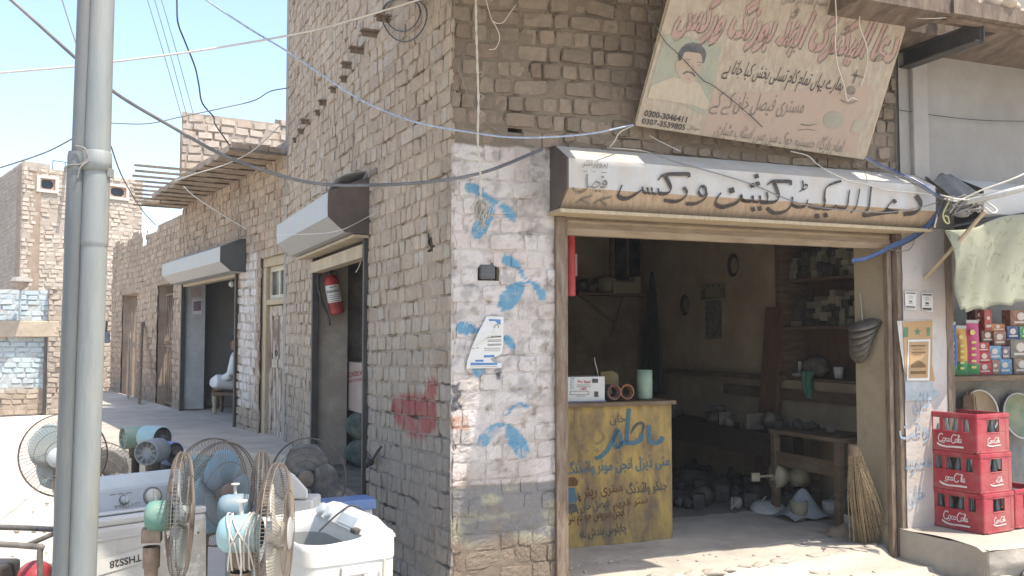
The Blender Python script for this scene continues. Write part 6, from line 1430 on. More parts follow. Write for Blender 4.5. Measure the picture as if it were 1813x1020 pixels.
def blob(pts_r, parts, voxel, name, mat, parent, smooth=6):
    q = MB()
    for pts, r in parts: q.tube(catmull(pts, 5) if len(pts) > 2 else [Vector(pts[0]).lerp(Vector(pts[1]), k / 5) for k in range(6)], [r[0] + (r[1] - r[0]) * k / ((len(pts) - 1) * 5) for k in range((len(pts) - 1) * 5 + 1)] if len(pts) > 2 else [r[0] + (r[1] - r[0]) * k / 5 for k in range(6)], 12)
    for c, r in pts_r: q.ball(c, r, 16, 12)
    o = q.build(name, mat, parent); m = o.modifiers.new('r', 'REMESH'); m.mode = 'VOXEL'; m.voxel_size = voxel; m.use_smooth_shade = True
    s = o.modifiers.new('s', 'SMOOTH'); s.iterations = smooth; s.factor = .5
    return o
def hand_parts(w, d, up, s=1):
    """palm and five separate fingers, curled; w = wrist, d = direction, up = back of the hand"""
    d = d.normalized(); side = d.cross(up).normalized() * s; up = side.cross(d).normalized() * s; P = []; 
    P.append(([w, w + d * .05, w + d * .085], (.030, .034)));
    for i, (o_, ln) in enumerate(((-.03, .062), (-.010, .075), (.010, .07), (.028, .055))):
        b = w + d * .085 + side * o_; P.append(([b, b + d * ln * .55 - up * .012, b + d * ln * .85 - up * ln * .5], (.0095, .008)))
    b = w + d * .03 - side * .03; P.append(([b, b + d * .035 - side * .025, b + d * .065 - side * .028 - up * .012], (.012, .009)))
    return P
def person(name, label, J, kurta, voxel=.011, trousers=None, bare_arm=False):
    """J: joint positions in the world"""
    rt = empty(name, J['seat'], label, 'person'); V = lambda k: Vector(J[k])
    hd = V('head'); nk = V('neck'); fw_ = V('face').normalized(); up = (hd - nk).normalized(); sd = fw_.cross(up).normalized()
    balls = [(hd + up * .03, (.078, .095, .10)), (hd + fw_ * .03 - up * .05, (.06, .065, .06)), (hd + fw_ * .10 - up * .005, .018), (hd + fw_ * .095 - up * .045, .017), (hd + fw_ * .085 - up * .085, .026), (hd + sd * .08 - up * .01, (.012, .022, .03)), (hd - sd * .08 - up * .01, (.012, .022, .03))]
    parts = [([nk - up * .05, hd - up * .04], (.058, .052)), ([V('chest'), nk - up * .02], (.11, .06)), ([V('pelvis'), V('chest')], (.12, .12))]
    for s in 'lr':
        parts += [([V('sh' + s), V('el' + s)], (.05, .04)), ([V('el' + s), V('ha' + s)], (.038, .026)), ([V('chest') + up * .05, V('sh' + s)], (.07, .055)), ([V('pelvis'), V('kn' + s)], (.085, .06)), ([V('kn' + s), V('fo' + s)], (.055, .035)), ([V('fo' + s), V('fo' + s) + fw_ * .14 - Vector((0, 0, .02))], (.038, .025))]
        parts += hand_parts(V('ha' + s), V('ha' + s) - V('el' + s), Vector((0, 0, 1)), 1 if s == 'l' else -1)
    blob(balls, parts, voxel * .72, 'body', m_skin, rt, 3)
    eb = []
    q = MB()
    for k in (-1, 1): q.ball(hd + fw_ * .088 + sd * .032 * k + up * .012, (.009, .009, .006), 8, 6)
    q.build('eyes', m_hair, rt)
    blob([(hd + up * .055 - fw_ * .012, (.088, .10, .085)), (hd + up * .01 - fw_ * .045, (.08, .07, .085))], [], .012, 'hair', m_hair, rt, 3)
    cl = [([V('pelvis'), V('chest')], (.155, .165)), ([V('chest'), nk - up * .05], (.15, .07))]
    for s in 'lr':
        cl += [([V('chest') + up * .04, V('sh' + s)], (.10, .085)), ([V('sh' + s), V('el' + s)], (.078, .066))]
        if not bare_arm: cl += [([V('el' + s), V('ha' + s)], (.064, .048))]
    blob([(V('pelvis'), (.19, .17, .13))], cl, .016, 'shirt', kurta, rt, 5)
    tr_ = []
    for s in 'lr': tr_ += [([V('pelvis'), V('kn' + s)], (.125, .10)), ([V('kn' + s), V('fo' + s) * .92 + V('kn' + s) * .08], (.095, .07))]
    blob([], tr_, .016, 'trousers', trousers or kurta, rt, 5)
    return rt
sx = L_.ray(416, 650, -.85); bx = Vector((bc.x - .05, bc.y + .02, bz))
def rel(x, y, z): return bx + Vector((x, y, z))
person('person', 'person in white clothes sitting on a bench, half hidden by the door post', dict(seat=bx, pelvis=rel(.10, .02, .12), chest=rel(.05, .02, .44), neck=rel(.02, .02, .60), head=rel(-.01, .01, .71), face=(-.9, -.4, 0), shl=rel(.03, -.19, .52), shr=rel(.05, .22, .52), ell=rel(-.02, -.25, .25), elr=rel(-.02, .27, .25), hal=rel(-.20, -.18, .17), har=rel(-.2, .18, .17), knl=rel(-.26, -.22, .16), knr=rel(-.26, .24, .16), fol=rel(-.22, .02, .04), **{'for': rel(-.20, -.06, .04)}), m_kurta)
pj = L_.ray(369, 748, -.55); pj.z = PZ - .013
q = MB(); q.prism([pj + Vector((x, y, 0)) for x, y in rrect(.19, .14, .05, 4)], (0, 0, .36)); q.lathe(pj + Vector((.08, 0, .36)), (0, 0, 1), [(.04, 0), (.04, .04), (0, .04)], 12); tag(q.build('oil_can', M('dull_brown_can', (.20, .155, .125), .6, .2, 5, .15, dust=.4), bevel=.02), 'dull brown square can on the floor of the low shop', 'can')
py = L_.ray(378, 690, -1.3); q = MB(); q.box((py.x, py.y, .94), (.36, .25, .12)); q.box((py.x, py.y + .1, .74), (.5, .3, .28)); tag(q.build('yellow_tray', M('yellow_plastic', (.30, .27, .03), .5, .1, 5, .05, dust=.2), bevel=.01), 'yellow plastic tray behind the brown can in the low shop', 'tray')
q = MB(); pz_ = L_.ray(374, 640, -2.6)
for k in range(12): q.ball((pz_.x + .9 * (random.random() - .5), pz_.y + .4 * random.random(), PZ + .12 + .9 * random.random() * random.random()), (.16, .14, .13), 8, 6)
tag(q.build('dark_heap', m_fe), 'heap of dark goods at the back of the low shop', 'goods', kind='stuff')
q = MB(); pc_ = L_.ray(370, 530, -3.6)
for k in range(5): q.sheet(lambda a, b, k=k: L_.P(L_.S(345 + 14 * k, 530, -3.7) + (a - .5) * .7, 2.9 - b * (.6 + .25 * (k % 2)) , -3.6 + .05 * math.sin(a * 12 + k)), 10, 6)
tag(q.build('dark_cloth', m_dark), 'dark cloths hanging on the back wall of the low shop', 'cloth')
bl_ = empty('light_bulb', L_.ray(411, 503, -.12), 'small glass bulb hanging under the low shop shutter', 'bulb'); p = L_.ray(411, 503, -.12); q = MB(); q.ball(p, (.045, .045, .045), 12, 8); q.build('bulb', M('bulb_glass', (.5, .5, .48), .1, .05, 4, 0, dust=.1, spec=.6), bl_); q = MB(); q.tube([p + Vector((0, 0, .04)), p + Vector((0, 0, .13))], .02, 8); q.build('socket', m_black, bl_)

# person bent over behind the counter
h0 = FR.P(1.12, FLZ, -2.35)
def r2(a, b, z): return h0 + FR.u * a + FR.n * b + Vector((0, 0, z))
q = MB(); q.lathe(h0, (0, 0, 1), [(.17, 0), (.17, .03), (.04, .04), (.04, .44), (.17, .46), (.17, .5), (0, .5)], 20); tag(q.build('stool', m_wood), 'round stool behind the counter under the seated worker', 'stool')
person('person', 'worker in a dark blue shirt bent over behind the counter', dict(seat=r2(0, 0, .5), pelvis=r2(0, 0, .62), chest=r2(.0, .20, .95), neck=r2(-.02, .32, 1.08), head=r2(-.04, .42, 1.13), face=FR.n * .6 + Vector((0, 0, -.75)), shl=r2(.20, .22, 1.02), shr=r2(-.20, .22, 1.02), ell=r2(.26, .42, .84), elr=r2(-.26, .42, .84), hal=r2(.12, .60, .98), har=r2(-.10, .60, .95), knl=r2(.18, .42, .60), knr=r2(-.18, .42, .60), fol=r2(.18, .40, .22), **{'for': r2(-.18, .40, .22)}), M('dark_blue_shirt', (.035, .055, .11), .9, .1, 8, .2), trousers=M('grey_trousers', (.06, .06, .065), .9, .1, 8, .2), bare_arm=True)

# ------------------------------------------------------------------ the whitewashed pillar: papers and painted words
pl_fr = lambda off: (lambda u, v: FR.ray(u, v, .045 + off))
def paper(name, label, px, mat, cat='poster', off=.004):
    q = MB(); f = pl_fr(off); q.poly([f(u, v) for u, v in px]); o = q.build(name, mat, solid=.0012); return tag(o, label, cat)
Q5 = lambda pts: tr(1580, 500, 4.249, pts)
m_tanp = M('tan_poster_paper', (.40, .25, .12), .85, .12, 6, .1, dust=.25, dustcol=(.42, .33, .24))
pw = paper('leaflet', 'left of two small printed leaflets at the top of the pillar', Q5([(95, 66), (180, 72), (178, 208), (98, 202)]), m_paper, 'leaflet', .006)
pw2 = paper('leaflet', 'right and blacker of two small printed leaflets on the pillar', Q5([(220, 76), (302, 82), (305, 224), (222, 214)]), m_paper, 'leaflet', .006)
for o, (x0, y0, x1, y1), mm in ((pw, (95, 66, 180, 205), m_inkgrey), (pw2, (220, 78, 303, 220), m_ink)):
    q = MB(); f = pl_fr(.009); w_ = x1 - x0
    for yy, a, b, t in ((.10, .08, .92, 2.4), (.26, .3, .7, .8), (.36, .3, .7, .6), (.55, .35, .65, 3), (.66, .3, .7, .8), (.84, .1, .9, 3), (.92, .1, .9, .7)): stroke(q, Q5([(x0 + w_ * a, y0 + (y1 - y0) * yy), (x0 + w_ * b, y0 + (y1 - y0) * yy + 3)]), t, f, taper=False)
    q.build('print', mm, o)
paper('backing_paper', 'ragged whitish paper remains around the tan posters on the pillar', Q5([(35, 290), (300, 280), (345, 340), (360, 660), (300, 690), (90, 680), (60, 500)]), M('ragged_white_paper', (.50, .47, .43), .9, .12, 8, .1, dust=.4, dustcol=(.38, .32, .26)), 'paper', .002)
tp_ = paper('poster', 'larger tan poster with a green star behind the framed one', Q5([(75, 296), (300, 286), (300, 620), (318, 740), (200, 745), (95, 690), (85, 450)]), m_tanp, 'poster', .006)
q = MB(); f = pl_fr(.009)
star = [(190 + (30 if k % 2 == 0 else 12) * math.sin(math.pi * k / 5), 372 - (34 if k % 2 == 0 else 13) * math.cos(math.pi * k / 5)) for k in range(10)]; q.poly([f(u, v) for u, v in Q5(star)]); mgp = M('green_print', (.07, .17, .10), .8, .2, 10, 0, dust=.2); q.build('green_star', mgp, tp_); q = MB(); q.poly([f(u, v) for u, v in Q5([(85, 340), (118, 338), (118, 412), (85, 415)])]); q.build('green_print', mgp, tp_); q = MB(); q.poly([f(u, v) for u, v in Q5([(258, 340), (285, 338), (280, 400), (262, 405)])]); q.build('green_print', M('green_print', (.07, .17, .10), .8, .2, 10, 0, dust=.2), tp_)
tp2 = paper('poster', 'smaller tan poster with a white border and a drawing of a building', Q5([(118, 432), (285, 428), (278, 738), (108, 740)]), m_paper, 'poster', .010)
q = MB(); f = pl_fr(.0135); q.poly([f(u, v) for u, v in Q5([(128, 448), (274, 444), (266, 718), (124, 720)])]); q.build('tan_panel', m_tanp, tp2)
q = MB(); f = pl_fr(.0165)
for y, a, b, t in ((478, 140, 250, 2.2), (505, 150, 240, .8), (528, 145, 250, 2.4), (545, 160, 220, 1)): stroke(q, Q5([(a, y), (b, y - 2)]), t, f, taper=False)
q.poly([f(u, v) for u, v in Q5([(140, 642), (250, 640), (250, 620), (225, 600), (195, 585), (165, 602), (140, 622)])]); q.poly([f(u, v) for u, v in Q5([(138, 668), (252, 666), (252, 688), (138, 690)])]); q.build('print', M('brown_print', (.15, .09, .04), .8, .1, 9, 0, dust=.2, dustcol=(.3, .2, .1)), tp2)
paper('torn_paper', 'grey blue torn paper patch on the pillar below the tan posters', Q5([(95, 745), (310, 735), (305, 800), (360, 830), (355, 850), (300, 885), (100, 892)]), M('blue_grey_paper', (.34, .38, .39), .9, .2, 12, .1, dust=.5, dustcol=(.46, .42, .38)), 'paper', .003)
m_wallblue = M('faded_wall_blue', (.20, .30, .40), .9, .15, 14, 0, dust=.45, dustcol=(.46, .42, .39), dscale=16)
for body, Lp, Rp, h in (('لکڑی', (1618, 724), (1645, 722), 42), ('وقت', (1594, 778), (1645, 772), 46), ('محمود', (1604, 832), (1652, 826), 42), ('خان', (1608, 888), (1640, 884), 38)):
    q = MB(); put_text(q, body, pl_fr(.006), Lp, Rp, h=h, bold=.005); q.build('painted_word', m_wallblue, nb_)

# ------------------------------------------------------------------ bottle crates
m_red = M('crate_red', (.33, .02, .038), .5, .15, 7, .1, 40, dust=.5, dustcol=(.34, .13, .11), dscale=3, spec=.45)
m_logo = M('crate_white_print', (.66, .60, .57), .6, .08, 9, 0, dust=.15, dustcol=(.4, .1, .1), dscale=14)
CW, CL, CH = .345, .435, .277
def crate_mesh():
    mb = MB(); t = .012
    def side(ax, n, L, wins, z0w, z1w):
        # ax: along, n: outward; panel with window openings
        o = n * ((CW if abs(n.x) > .5 else CL) / 2 - t / 2)
        def bx(a0, a1, z0, z1, off=0, th=t): mb.box(o + ax * ((a0 + a1) / 2) + Vector((0, 0, (z0 + z1) / 2)) + n * off, (a1 - a0, th, z1 - z0), (ax, n, Vector((0, 0, 1))))
        h = L / 2 - .001
        bx(-h, h, .004, z0w); bx(-h, h, z1w, CH)
        xs = [-h] + [w for p in wins for w in p] + [h]
        for i in range(0, len(xs), 2): bx(xs[i], xs[i + 1], z0w, z1w)
        bx(-h + .03, h - .03, .0, .014, .004); bx(-h, h, CH - .03, CH - .004, .004)
        bx(-h + .005, -h + .04, .02, CH - .04, .005, .006); bx(h - .04, h - .005, .02, CH - .04, .005, .006)
        for w0, w1 in wins: bx(w0 - .006, w1 + .006, z0w - .008, z0w, .004); bx(w0 - .006, w1 + .006, z1w, z1w + .006, .004)
    X, Y = Vector((1, 0, 0)), Vector((0, 1, 0))
    for s in (-1, 1):
        side(Y, X * s, CL, [(-.155, -.10), (-.065, .055), (.09, .15)], .145, .235)
        side(X, Y * s, CW, [(-.065, .065)], .145, .235)
    mb.box((0, 0, .008), (CW - .03, CL - .03, .01))
    for a in (-.05, .05): mb.box((a, 0, .07), (.006, CL - .03, .12))
    for a in (-.1, 0, .1): mb.box((0, a, .07), (CW - .03, .006, .12))
    return mb
LOGO = [([(22, 6), (13, 2), (4, 10), (1, 22), (6, 32), (15, 31), (22, 25)], 4), ([(26, 17), (21, 22), (23, 30), (29, 28), (31, 20), (26, 17), (33, 19)], 3), ([(41, 19), (36, 18), (33, 24), (36, 30), (42, 27)], 3), ([(50, 18), (45, 18), (43, 25), (46, 30), (51, 24), (52, 17), (51, 28), (55, 28)], 3), ([(55, 21), (59, 20)], 3),
        ([(78, 5), (70, 1), (62, 8), (58, 20), (61, 32), (70, 32), (76, 26)], 4), ([(78, 17), (74, 22), (76, 30), (81, 28), (83, 20), (78, 17)], 3), ([(85, 30), (86, 16), (91, 3), (93, 6), (88, 20), (88, 30), (91, 28)], 3), ([(98, 18), (93, 18), (91, 25), (94, 30), (98, 24), (100, 17), (99, 29), (103, 27)], 3), ([(70, 1), (80, 4), (90, 1)], 2.4), ([(14, 34), (22, 36), (30, 33)], 2.4)]
def logo(o, n, ax, cx, cz, wd, part=None):
    q = MB(); k = wd / 104; out = (CW if abs(n.x) > .5 else CL) / 2 + .0035
    f = lambda u, v: n * out + ax * (cx + (u - 52) * k) + Vector((0, 0, cz - (v - 20) * k))
    for i, (pts, w_) in enumerate(LOGO):
        if part and i in part: continue
        stroke(q, pts, w_, f, taper=False, n=5)
    q.poly([f(u, v) for u, v in [(-6, 35), (6, 41), (20, 45), (40, 46), (60, 44), (85, 43), (110, 43), (110, 49), (85, 50), (60, 51), (35, 53), (10, 50), (-6, 43)]])
    q.build('logo', m_logo, o)
CY = R(29); RC = Matrix.Rotation(CY, 3, 'Z'); cp0 = atz(1743, 947, .324) + RC @ Vector((CW / 2, CL / 2, 0)); cm_ = None
m_bot = M('bottle_glass', (.10, .12, .11), .12, .1, 4, 0, dust=.25, dustcol=(.25, .23, .2), spec=.6); nbm = None
def crate(pos, yaw, label, group, part=None, part2=None, bl=''):
    global cm_, nbm
    if cm_ is None: o = crate_mesh().build('bottle_crate', m_red, loc=(0, 0, 0)); cm_ = o.data; m = o.modifiers.new('b', 'BEVEL'); m.width = .003; m.segments = 2; m.limit_method = 'ANGLE'
    else: o = bpy.data.objects.new('bottle_crate', cm_); COL.objects.link(o); m = o.modifiers.new('b', 'BEVEL'); m.width = .003; m.segments = 2; m.limit_method = 'ANGLE'
    ORG[o] = Vector((0, 0, 0)); tag(o, label, 'crate', group)
    logo(o, Vector((-1, 0, 0)), Vector((0, -1, 0)), .0, .085, .20, part); logo(o, Vector((0, -1, 0)), Vector((1, 0, 0)), .0, .085, .13, part2)
    o.location = pos; o.rotation_euler = (0, 0, yaw); Rm = Matrix.Rotation(yaw, 3, 'Z')
    for i, (x, y) in enumerate(((-.11, -.16), (-.11, -.08), (-.11, .0), (-.11, .09), (-.11, .17), (-.03, -.16), (.06, -.16))):
        if nbm is None:
            q = MB(); q.lathe((0, 0, 0), (0, 0, 1), [(0, 0), (.028, .001), (.03, .01), (.027, .06), (.030, .11), (.026, .15), (.014, .20), (.012, .225), (.0145, .23), (.0145, .238), (.011, .238), (.011, .2), (0, .15)], 16); b = q.build('glass_bottle', m_bot, loc=(0, 0, 0)); nbm = b.data
        else: b = bpy.data.objects.new('glass_bottle', nbm); COL.objects.link(b)
        tag(b, 'empty glass bottle standing in the ' + bl, 'bottle', 'bottles in the ' + bl); b.location = Vector(pos) + Rm @ Vector((x, y, .014))
    return o
GRP = 'red drink crates on the neighbouring step'
crate(cp0, CY, 'bottom red drink crate of the stack of three, standing on the step', GRP, bl='bottom crate of the stack')
crate(cp0 + Vector((-.008, .004, CH + .001)), CY - .02, 'middle red drink crate of the stack, its white lettering half worn off', GRP, part={0, 6}, part2={0, 1, 2}, bl='middle crate of the stack')
crate(cp0 + Vector((-.018, .006, 2 * CH + .002)), CY - .045, 'top red drink crate of the stack of three', GRP, bl='top crate of the stack')
crate(cp0 + RC @ Vector((CW + .03, .02, 0)), CY + .02, 'single red drink crate standing to the right of the stack', GRP, bl='single crate beside the stack')

# ------------------------------------------------------------------ snack shelf
SHN = -.36; SHP = PL(FR.P(0, 0, SHN), FR.u)
def pack(u0, u1, v0, label, col, band=None, bandh=.3, puff=.035, name='snack_packet', v1=662, n=0., dots=None):
    pl = PL(FR.P(0, 0, SHN + n), FR.u); a0, a1 = pl.S(u0), pl.S(u1); z1 = pl.Zp((u0 + u1) / 2, v0); z0 = ZSH + .001 if v1 > 655 else pl.Zp((u0 + u1) / 2, v1)
    root = empty(name, pl.P((a0 + a1) / 2, z0), label, 'packet', 'packets on the snack shelf')
    m = mcol('pack_%d_%d_%d' % tuple(int(c * 255) for c in col), col, rough=.35, dust=.1, spec=.5)
    def sh(b0, b1, mat, nm, off=0):
        q = MB()
        def fn(a, b):
            bb_ = b0 + (b1 - b0) * b; th = puff * math.sin(math.pi * min(1, max(0, bb_))) ** .6 * math.sin(math.pi * a) ** .5 + off
            return pl.P(a0 + (a1 - a0) * a, z0 + (z1 - z0) * bb_, th)
        def fb(a, b): p = fn(a, b); return p - pl.n * (2 * (p - pl.O).dot(pl.n) + .004)
        q.sheet(fn, 8, 8); q.sheet(fb, 8, 8); return q.build(nm, mat, root)
    sh(0, 1, m, 'bag')
    if band: sh(0.01, bandh, mcol('band_%d_%d_%d' % tuple(int(c * 255) for c in band), band, rough=.35, dust=.1), 'lower_band', .0015)
    q = MB(); q.pbox(pl, a0, a1, -.002, .002, z1 - .001, z1 + .025); q.build('top_seal', m_galv, root)
    q = MB(); rgp = random.Random(int(u0)); f = lambda u, v: pl.ray(u, v, puff + .006)
    for k in range(5): yy = v0 + (664 - v0) * (.35 + .12 * k); q.poly([f(u, v) for u, v in ((u0 + (u1 - u0) * .42, yy), (u0 + (u1 - u0) * .80, yy), (u0 + (u1 - u0) * .80, yy + 4), (u0 + (u1 - u0) * .42, yy + 4))])
    blot(q, (u0 + (u1 - u0) * .5, v0 + (664 - v0) * .18), (u1 - u0) * .22, f, 8); q.build('printed_panel', mcol('pack_print', (.58, .50, .14), dust=.05), root)
pack(1683, 1692, 575, 'narrow blue snack packet at the left end of the shelf', (.035, .11, .38), (.10, .30, .12), .2)
pack(1693, 1711, 582, 'orange yellow snack packet with a green base, second on the shelf', (.56, .30, .03), (.06, .27, .10), .3)
pack(1711, 1733, 572, 'magenta snack packet with a green base on the shelf', (.46, .03, .13), (.06, .25, .09), .22)
def sbox(u0, u1, v0, v1, label, col, n=0., prt=(.55, .48, .40), name='snack_box'):
    pl = PL(FR.P(0, 0, SHN - .02 + n), FR.u); a0, a1 = pl.S(u0), pl.S(u1); z1 = pl.Zp((u0 + u1) / 2, v0); z0 = ZSH + .001 if v1 > 655 else pl.Zp((u0 + u1) / 2, v1)
    root = empty(name, pl.P((a0 + a1) / 2, z0), label, 'box', 'small boxes on the snack shelf')
    q = MB(); q.pbox(pl, a0 + .001, a1 - .001, -.09, .0, z0, z1 - .001); q.build('carton', mcol('sbox_%d_%d_%d' % tuple(int(c * 255) for c in col), col, rough=.45, dust=.25, var=.55, scale=26, dscale=14, dustcol=(.30, .22, .16)), root, bevel=.004)
    q = MB(); f = lambda u, v: pl.ray(u, v, .0035); w_, h_ = u1 - u0, v1 - v0
    blot(q, (u0 + w_ * .45, v0 + h_ * .4), min(w_, h_) * .26, f, 9); q.poly([f(u, v) for u, v in ((u0 + w_ * .15, v0 + h_ * .72), (u0 + w_ * .85, v0 + h_ * .70), (u0 + w_ * .85, v0 + h_ * .82), (u0 + w_ * .15, v0 + h_ * .84))]); q.build('print', mcol('sbox_print_%d' % int(prt[0] * 99), prt, dust=.1), root)
RED_, BLU_, BRN, ORG_, DRK = (.42, .03, .035), (.09, .24, .38), (.14, .065, .04), (.42, .16, .05), (.05, .06, .10)
sbox(1733, 1756, 642, 662, 'lowest of three red snack boxes beside the magenta packet', RED_)
sbox(1733, 1755, 623, 642, 'middle of three red snack boxes beside the magenta packet', RED_)
sbox(1731, 1752, 606, 623, 'uppermost of three red snack boxes beside the magenta packet', RED_)
sbox(1756, 1770, 637, 662, 'small pinkish brown box right of the lowest red box', (.28, .14, .12))
sbox(1770, 1791, 636, 662, 'blue snack box standing on the shelf board', BLU_)
sbox(1752, 1773, 612, 637, 'blue snack box stacked above the pinkish brown box', (.12, .28, .42), .0)
sbox(1774, 1788, 613, 636, 'dull violet box on top of the lower blue box', (.15, .12, .18))
sbox(1738, 1762, 585, 606, 'dark brown box right above the red boxes', BRN, -.06)
sbox(1760, 1782, 586, 612, 'dusty rose packet box stacked above the blue boxes', (.25, .12, .09), -.04)
sbox(1756, 1780, 573, 586, 'orange box lying on the rose packet box', ORG_, -.04)
sbox(1744, 1757, 548, 586, 'upright red biscuit box at the top left of the pile', (.36, .05, .05), -.03)
sbox(1728, 1744, 548, 572, 'dark maroon box behind the magenta packet', (.12, .03, .03), -.08)
sbox(1784, 1805, 578, 600, 'dark blue box hanging near the top right of the snack shelf', (.03, .08, .24), -.04)
sbox(1790, 1830, 549, 577, 'brown snack box with pale picture at the top right', (.22, .09, .05), -.05)
sbox(1794, 1830, 634, 662, 'brown transparent pack of round biscuits at the right end', (.19, .13, .085))
sbox(1789, 1830, 602, 634, 'grey pack above the biscuits at the right end', (.15, .145, .12))
sbox(1806, 1830, 578, 600, 'green snack box at the far right below the cloth', (.06, .26, .09), -.03)
# trays and broom bundle leaning on the counter front
def tray(u, v, r, label, face, rim):
    pl = PL(FR.P(0, 0, -.50), FR.u); c = pl.ray(u, v); root = empty('round_tray', Vector((c.x, c.y, .27)), label, 'tray')
    ax = (FR.n + Vector((0, 0, .18))).normalized(); q = MB(); q.lathe(c, ax, [(0, 0), (r - .012, 0), (r - .012, .008)], 40); q.build('face', face, root); q = MB(); x, y = frame_of(ax); q.tube([c + ax * .006 + (x * math.cos(t) + y * math.sin(t)) * r for t in [2 * math.pi * k / 48 for k in range(48)]], .009, 8, closed=True); q.build('rim', rim, root)
tray(1738, 728, .175, 'round tray with tan face and white rim behind the crate stack', M('tan_tray', (.26, .19, .11), .7, .2, 4, .1, dust=.2), m_paper)
tray(1806, 736, .19, 'round greenish tray with a fruit picture at the right edge', M('green_tray', (.20, .27, .17), .6, .5, 5, .05, dust=.25, dustcol=(.30, .10, .07), dscale=5), M('silver_rim', (.45, .45, .44), .4, .1, 5, 0))
q = MB(); pb_ = PL(FR.P(0, 0, -.45), FR.u).ray(1716, 735)
for k in range(60): d = random.gauss(0, .03); q.tube([pb_ + FR.u * d + Vector((0, 0, .16 + random.gauss(0, .02))), pb_ + FR.u * (d * 1.5) + Vector((0, 0, -.25))], .004, 4)
tag(q.build('brush_bundle', m_wood), 'dark brown brush bundle standing left of the tan tray', 'bundle')

# hanging printed cloth and its poles
m_sheet = M('pale_green_cloth', (.285, .285, .205), .9, .08, 3, .2, 25, dust=.2, dustcol=(.40, .38, .29), dscale=2)
def clf(a, b, off=0.):
    top_ = FR.ray(1672 + 210 * a, 408 - 40 * a, .34); bot_ = FR.ray(1683 + 14 * (1 - a) + 200 * a, 549 - 16 * a + 3 * math.sin(a * 9), .30)
    return top_.lerp(bot_, b) + FR.n * (.03 * math.sin(a * 10 + b * 2) + .025 * math.sin(b * 5 + a * 3) + .018 * math.sin(a * 31 + b * 7) * (.4 + b) + off) + Vector((0, 0, -.02 * math.sin(a * 9) * (1 - b) + .012 * math.sin(a * 37) * b * b))
hc = empty('hanging_cloth', clf(.5, 1), 'pale green cloth with scratchy dark pattern hanging over the snack shop', 'cloth')
q = MB(); q.sheet(clf, 40, 24); q.build('sheet', m_sheet, hc, solid=.002)
q = MB(); rg = random.Random(12)
for k in range(120):
    a, b, t, l = rg.random(), rg.random(), rg.random() * 3.14, rg.uniform(.02, .06)
    stroke(q, [(a, b), (a + l * math.cos(t) * .6 + .01 * rg.random(), b + l * math.sin(t) * .8), (a + l * math.cos(t), b + 1.5 * l * math.sin(t))], .004, lambda x, y: clf(min(max(x, 0), 1), min(max(y, 0), 1), .006), n=3)
q.build('pattern', M('olive_pattern', (.16, .17, .10), .9, .1, 9, 0, dust=.1), hc)
q = MB(); q.sheet(lambda a, b: FR.ray(1676 + 60 * b + 150 * a, 404 - 28 * b - 28 * a, .32 - .18 * b) , 10, 4); tag(q.build('awning_flap', m_dark, solid=.006), 'dark flap behind the top edge of the hanging cloth', 'flap')
q = MB(); q.tube(catmull([FR.ray(1638, 492, .06), FR.ray(1690, 436, .34), FR.ray(1744, 374, .55)], 5), .014, 8); tag(q.build('prop_stick', m_woodp), 'slanted pale stick propping the cloth pole from the pillar', 'stick')
q = MB(); q.tube([FR.ray(1700, 360, .45), FR.ray(1745, 350, .6), FR.ray(1813, 333, .75), FR.ray(1850, 325, .8)], .023, 12); tag(q.build('cloth_pole', m_galv), 'grey metal tube with a bound end carrying the cloth ropes', 'pole')
q = MB(); q.sheet(lambda a, b: FR.P(3.66 + .28 * a, 2.91 - .34 * b - .03 * math.sin(a * 5) + .02, .02 + .30 * min(1, b * 1.4) + .02 * math.sin(a * 12 + b * 3)), 16, 12); tag(q.build('grey_rag', M('dark_grey_rag', (.15, .155, .155), .95, .2, 10, .3), solid=.005), 'dark grey rag draped between the two shutter boxes', 'rag')

# ------------------------------------------------------------------ cables
def fp(u, v, n): return FR.ray(u, v, n)
wire('overhead_cable', 'thick black cable sagging from upper left across to the main shutter box', [(-20, -30, 4.6), (20, 0, 4.6), (140, 108, 4.7), (205, 165, 4.8), (300, 222, 5.0), (400, 277, 5.2), (500, 312, 5.35), (570, 326, 5.4), (650, 328, 5.45), (760, 322, 5.4), (860, 304, 5.45), fp(960, 264, .08)], .010, M('greyish_cable', (.10, .10, .105), .45, .1, 9, 0, dust=.3, dustcol=(.30, .29, .27)))
wire('overhead_cable', 'blue and white cable running from the top down to the sign bottom', [(340, -20, 5.0), (365, 0, 5.0), (440, 50, 5.1), (510, 92, 5.2), (580, 140, 5.25), (640, 178, 5.3), (710, 208, 5.3), (760, 222, 5.3), (830, 234, 5.3), (900, 243, 5.35), (970, 243, 5.4), (1050, 236, 5.5), fp(1120, 221, .12)], .006, M('blue_white_cable', (.26, .33, .45), .5, .3, 60, 0, dust=.3, dustcol=(.5, .48, .44), dscale=30))
wire('overhead_cable', 'pale cream cable rising from left behind the pole to the top of the corner building', [(-30, 132, 5.2), (0, 129, 5.2), (140, 117, 5.2), (205, 109, 5.2), (350, 90, 5.3), (510, 63, 5.4), (600, 42, 5.5), (740, 0, 5.6), (800, -20, 5.6)], .006, m_whitecable)
wire('overhead_cable', 'thin dark wire low at the left edge rising to the pole', [(-20, 300, 8), (0, 297, 8), (80, 270, 8), (135, 242, 8), (160, 230, 8)], .007, m_greycable)
wire('overhead_cable', 'wavy black wire dropping from the sky to the low roof slab', [(310, -15, 9), (313, 0, 9), (315, 40, 9), (328, 75, 9.2), (345, 118, 9.4), (352, 150, 9.5), (358, 182, 9.6), (378, 207, 9.8), (381, 220, 9.8), (400, 248, 9.9), (412, 266, 10)], .008, m_blackcable)
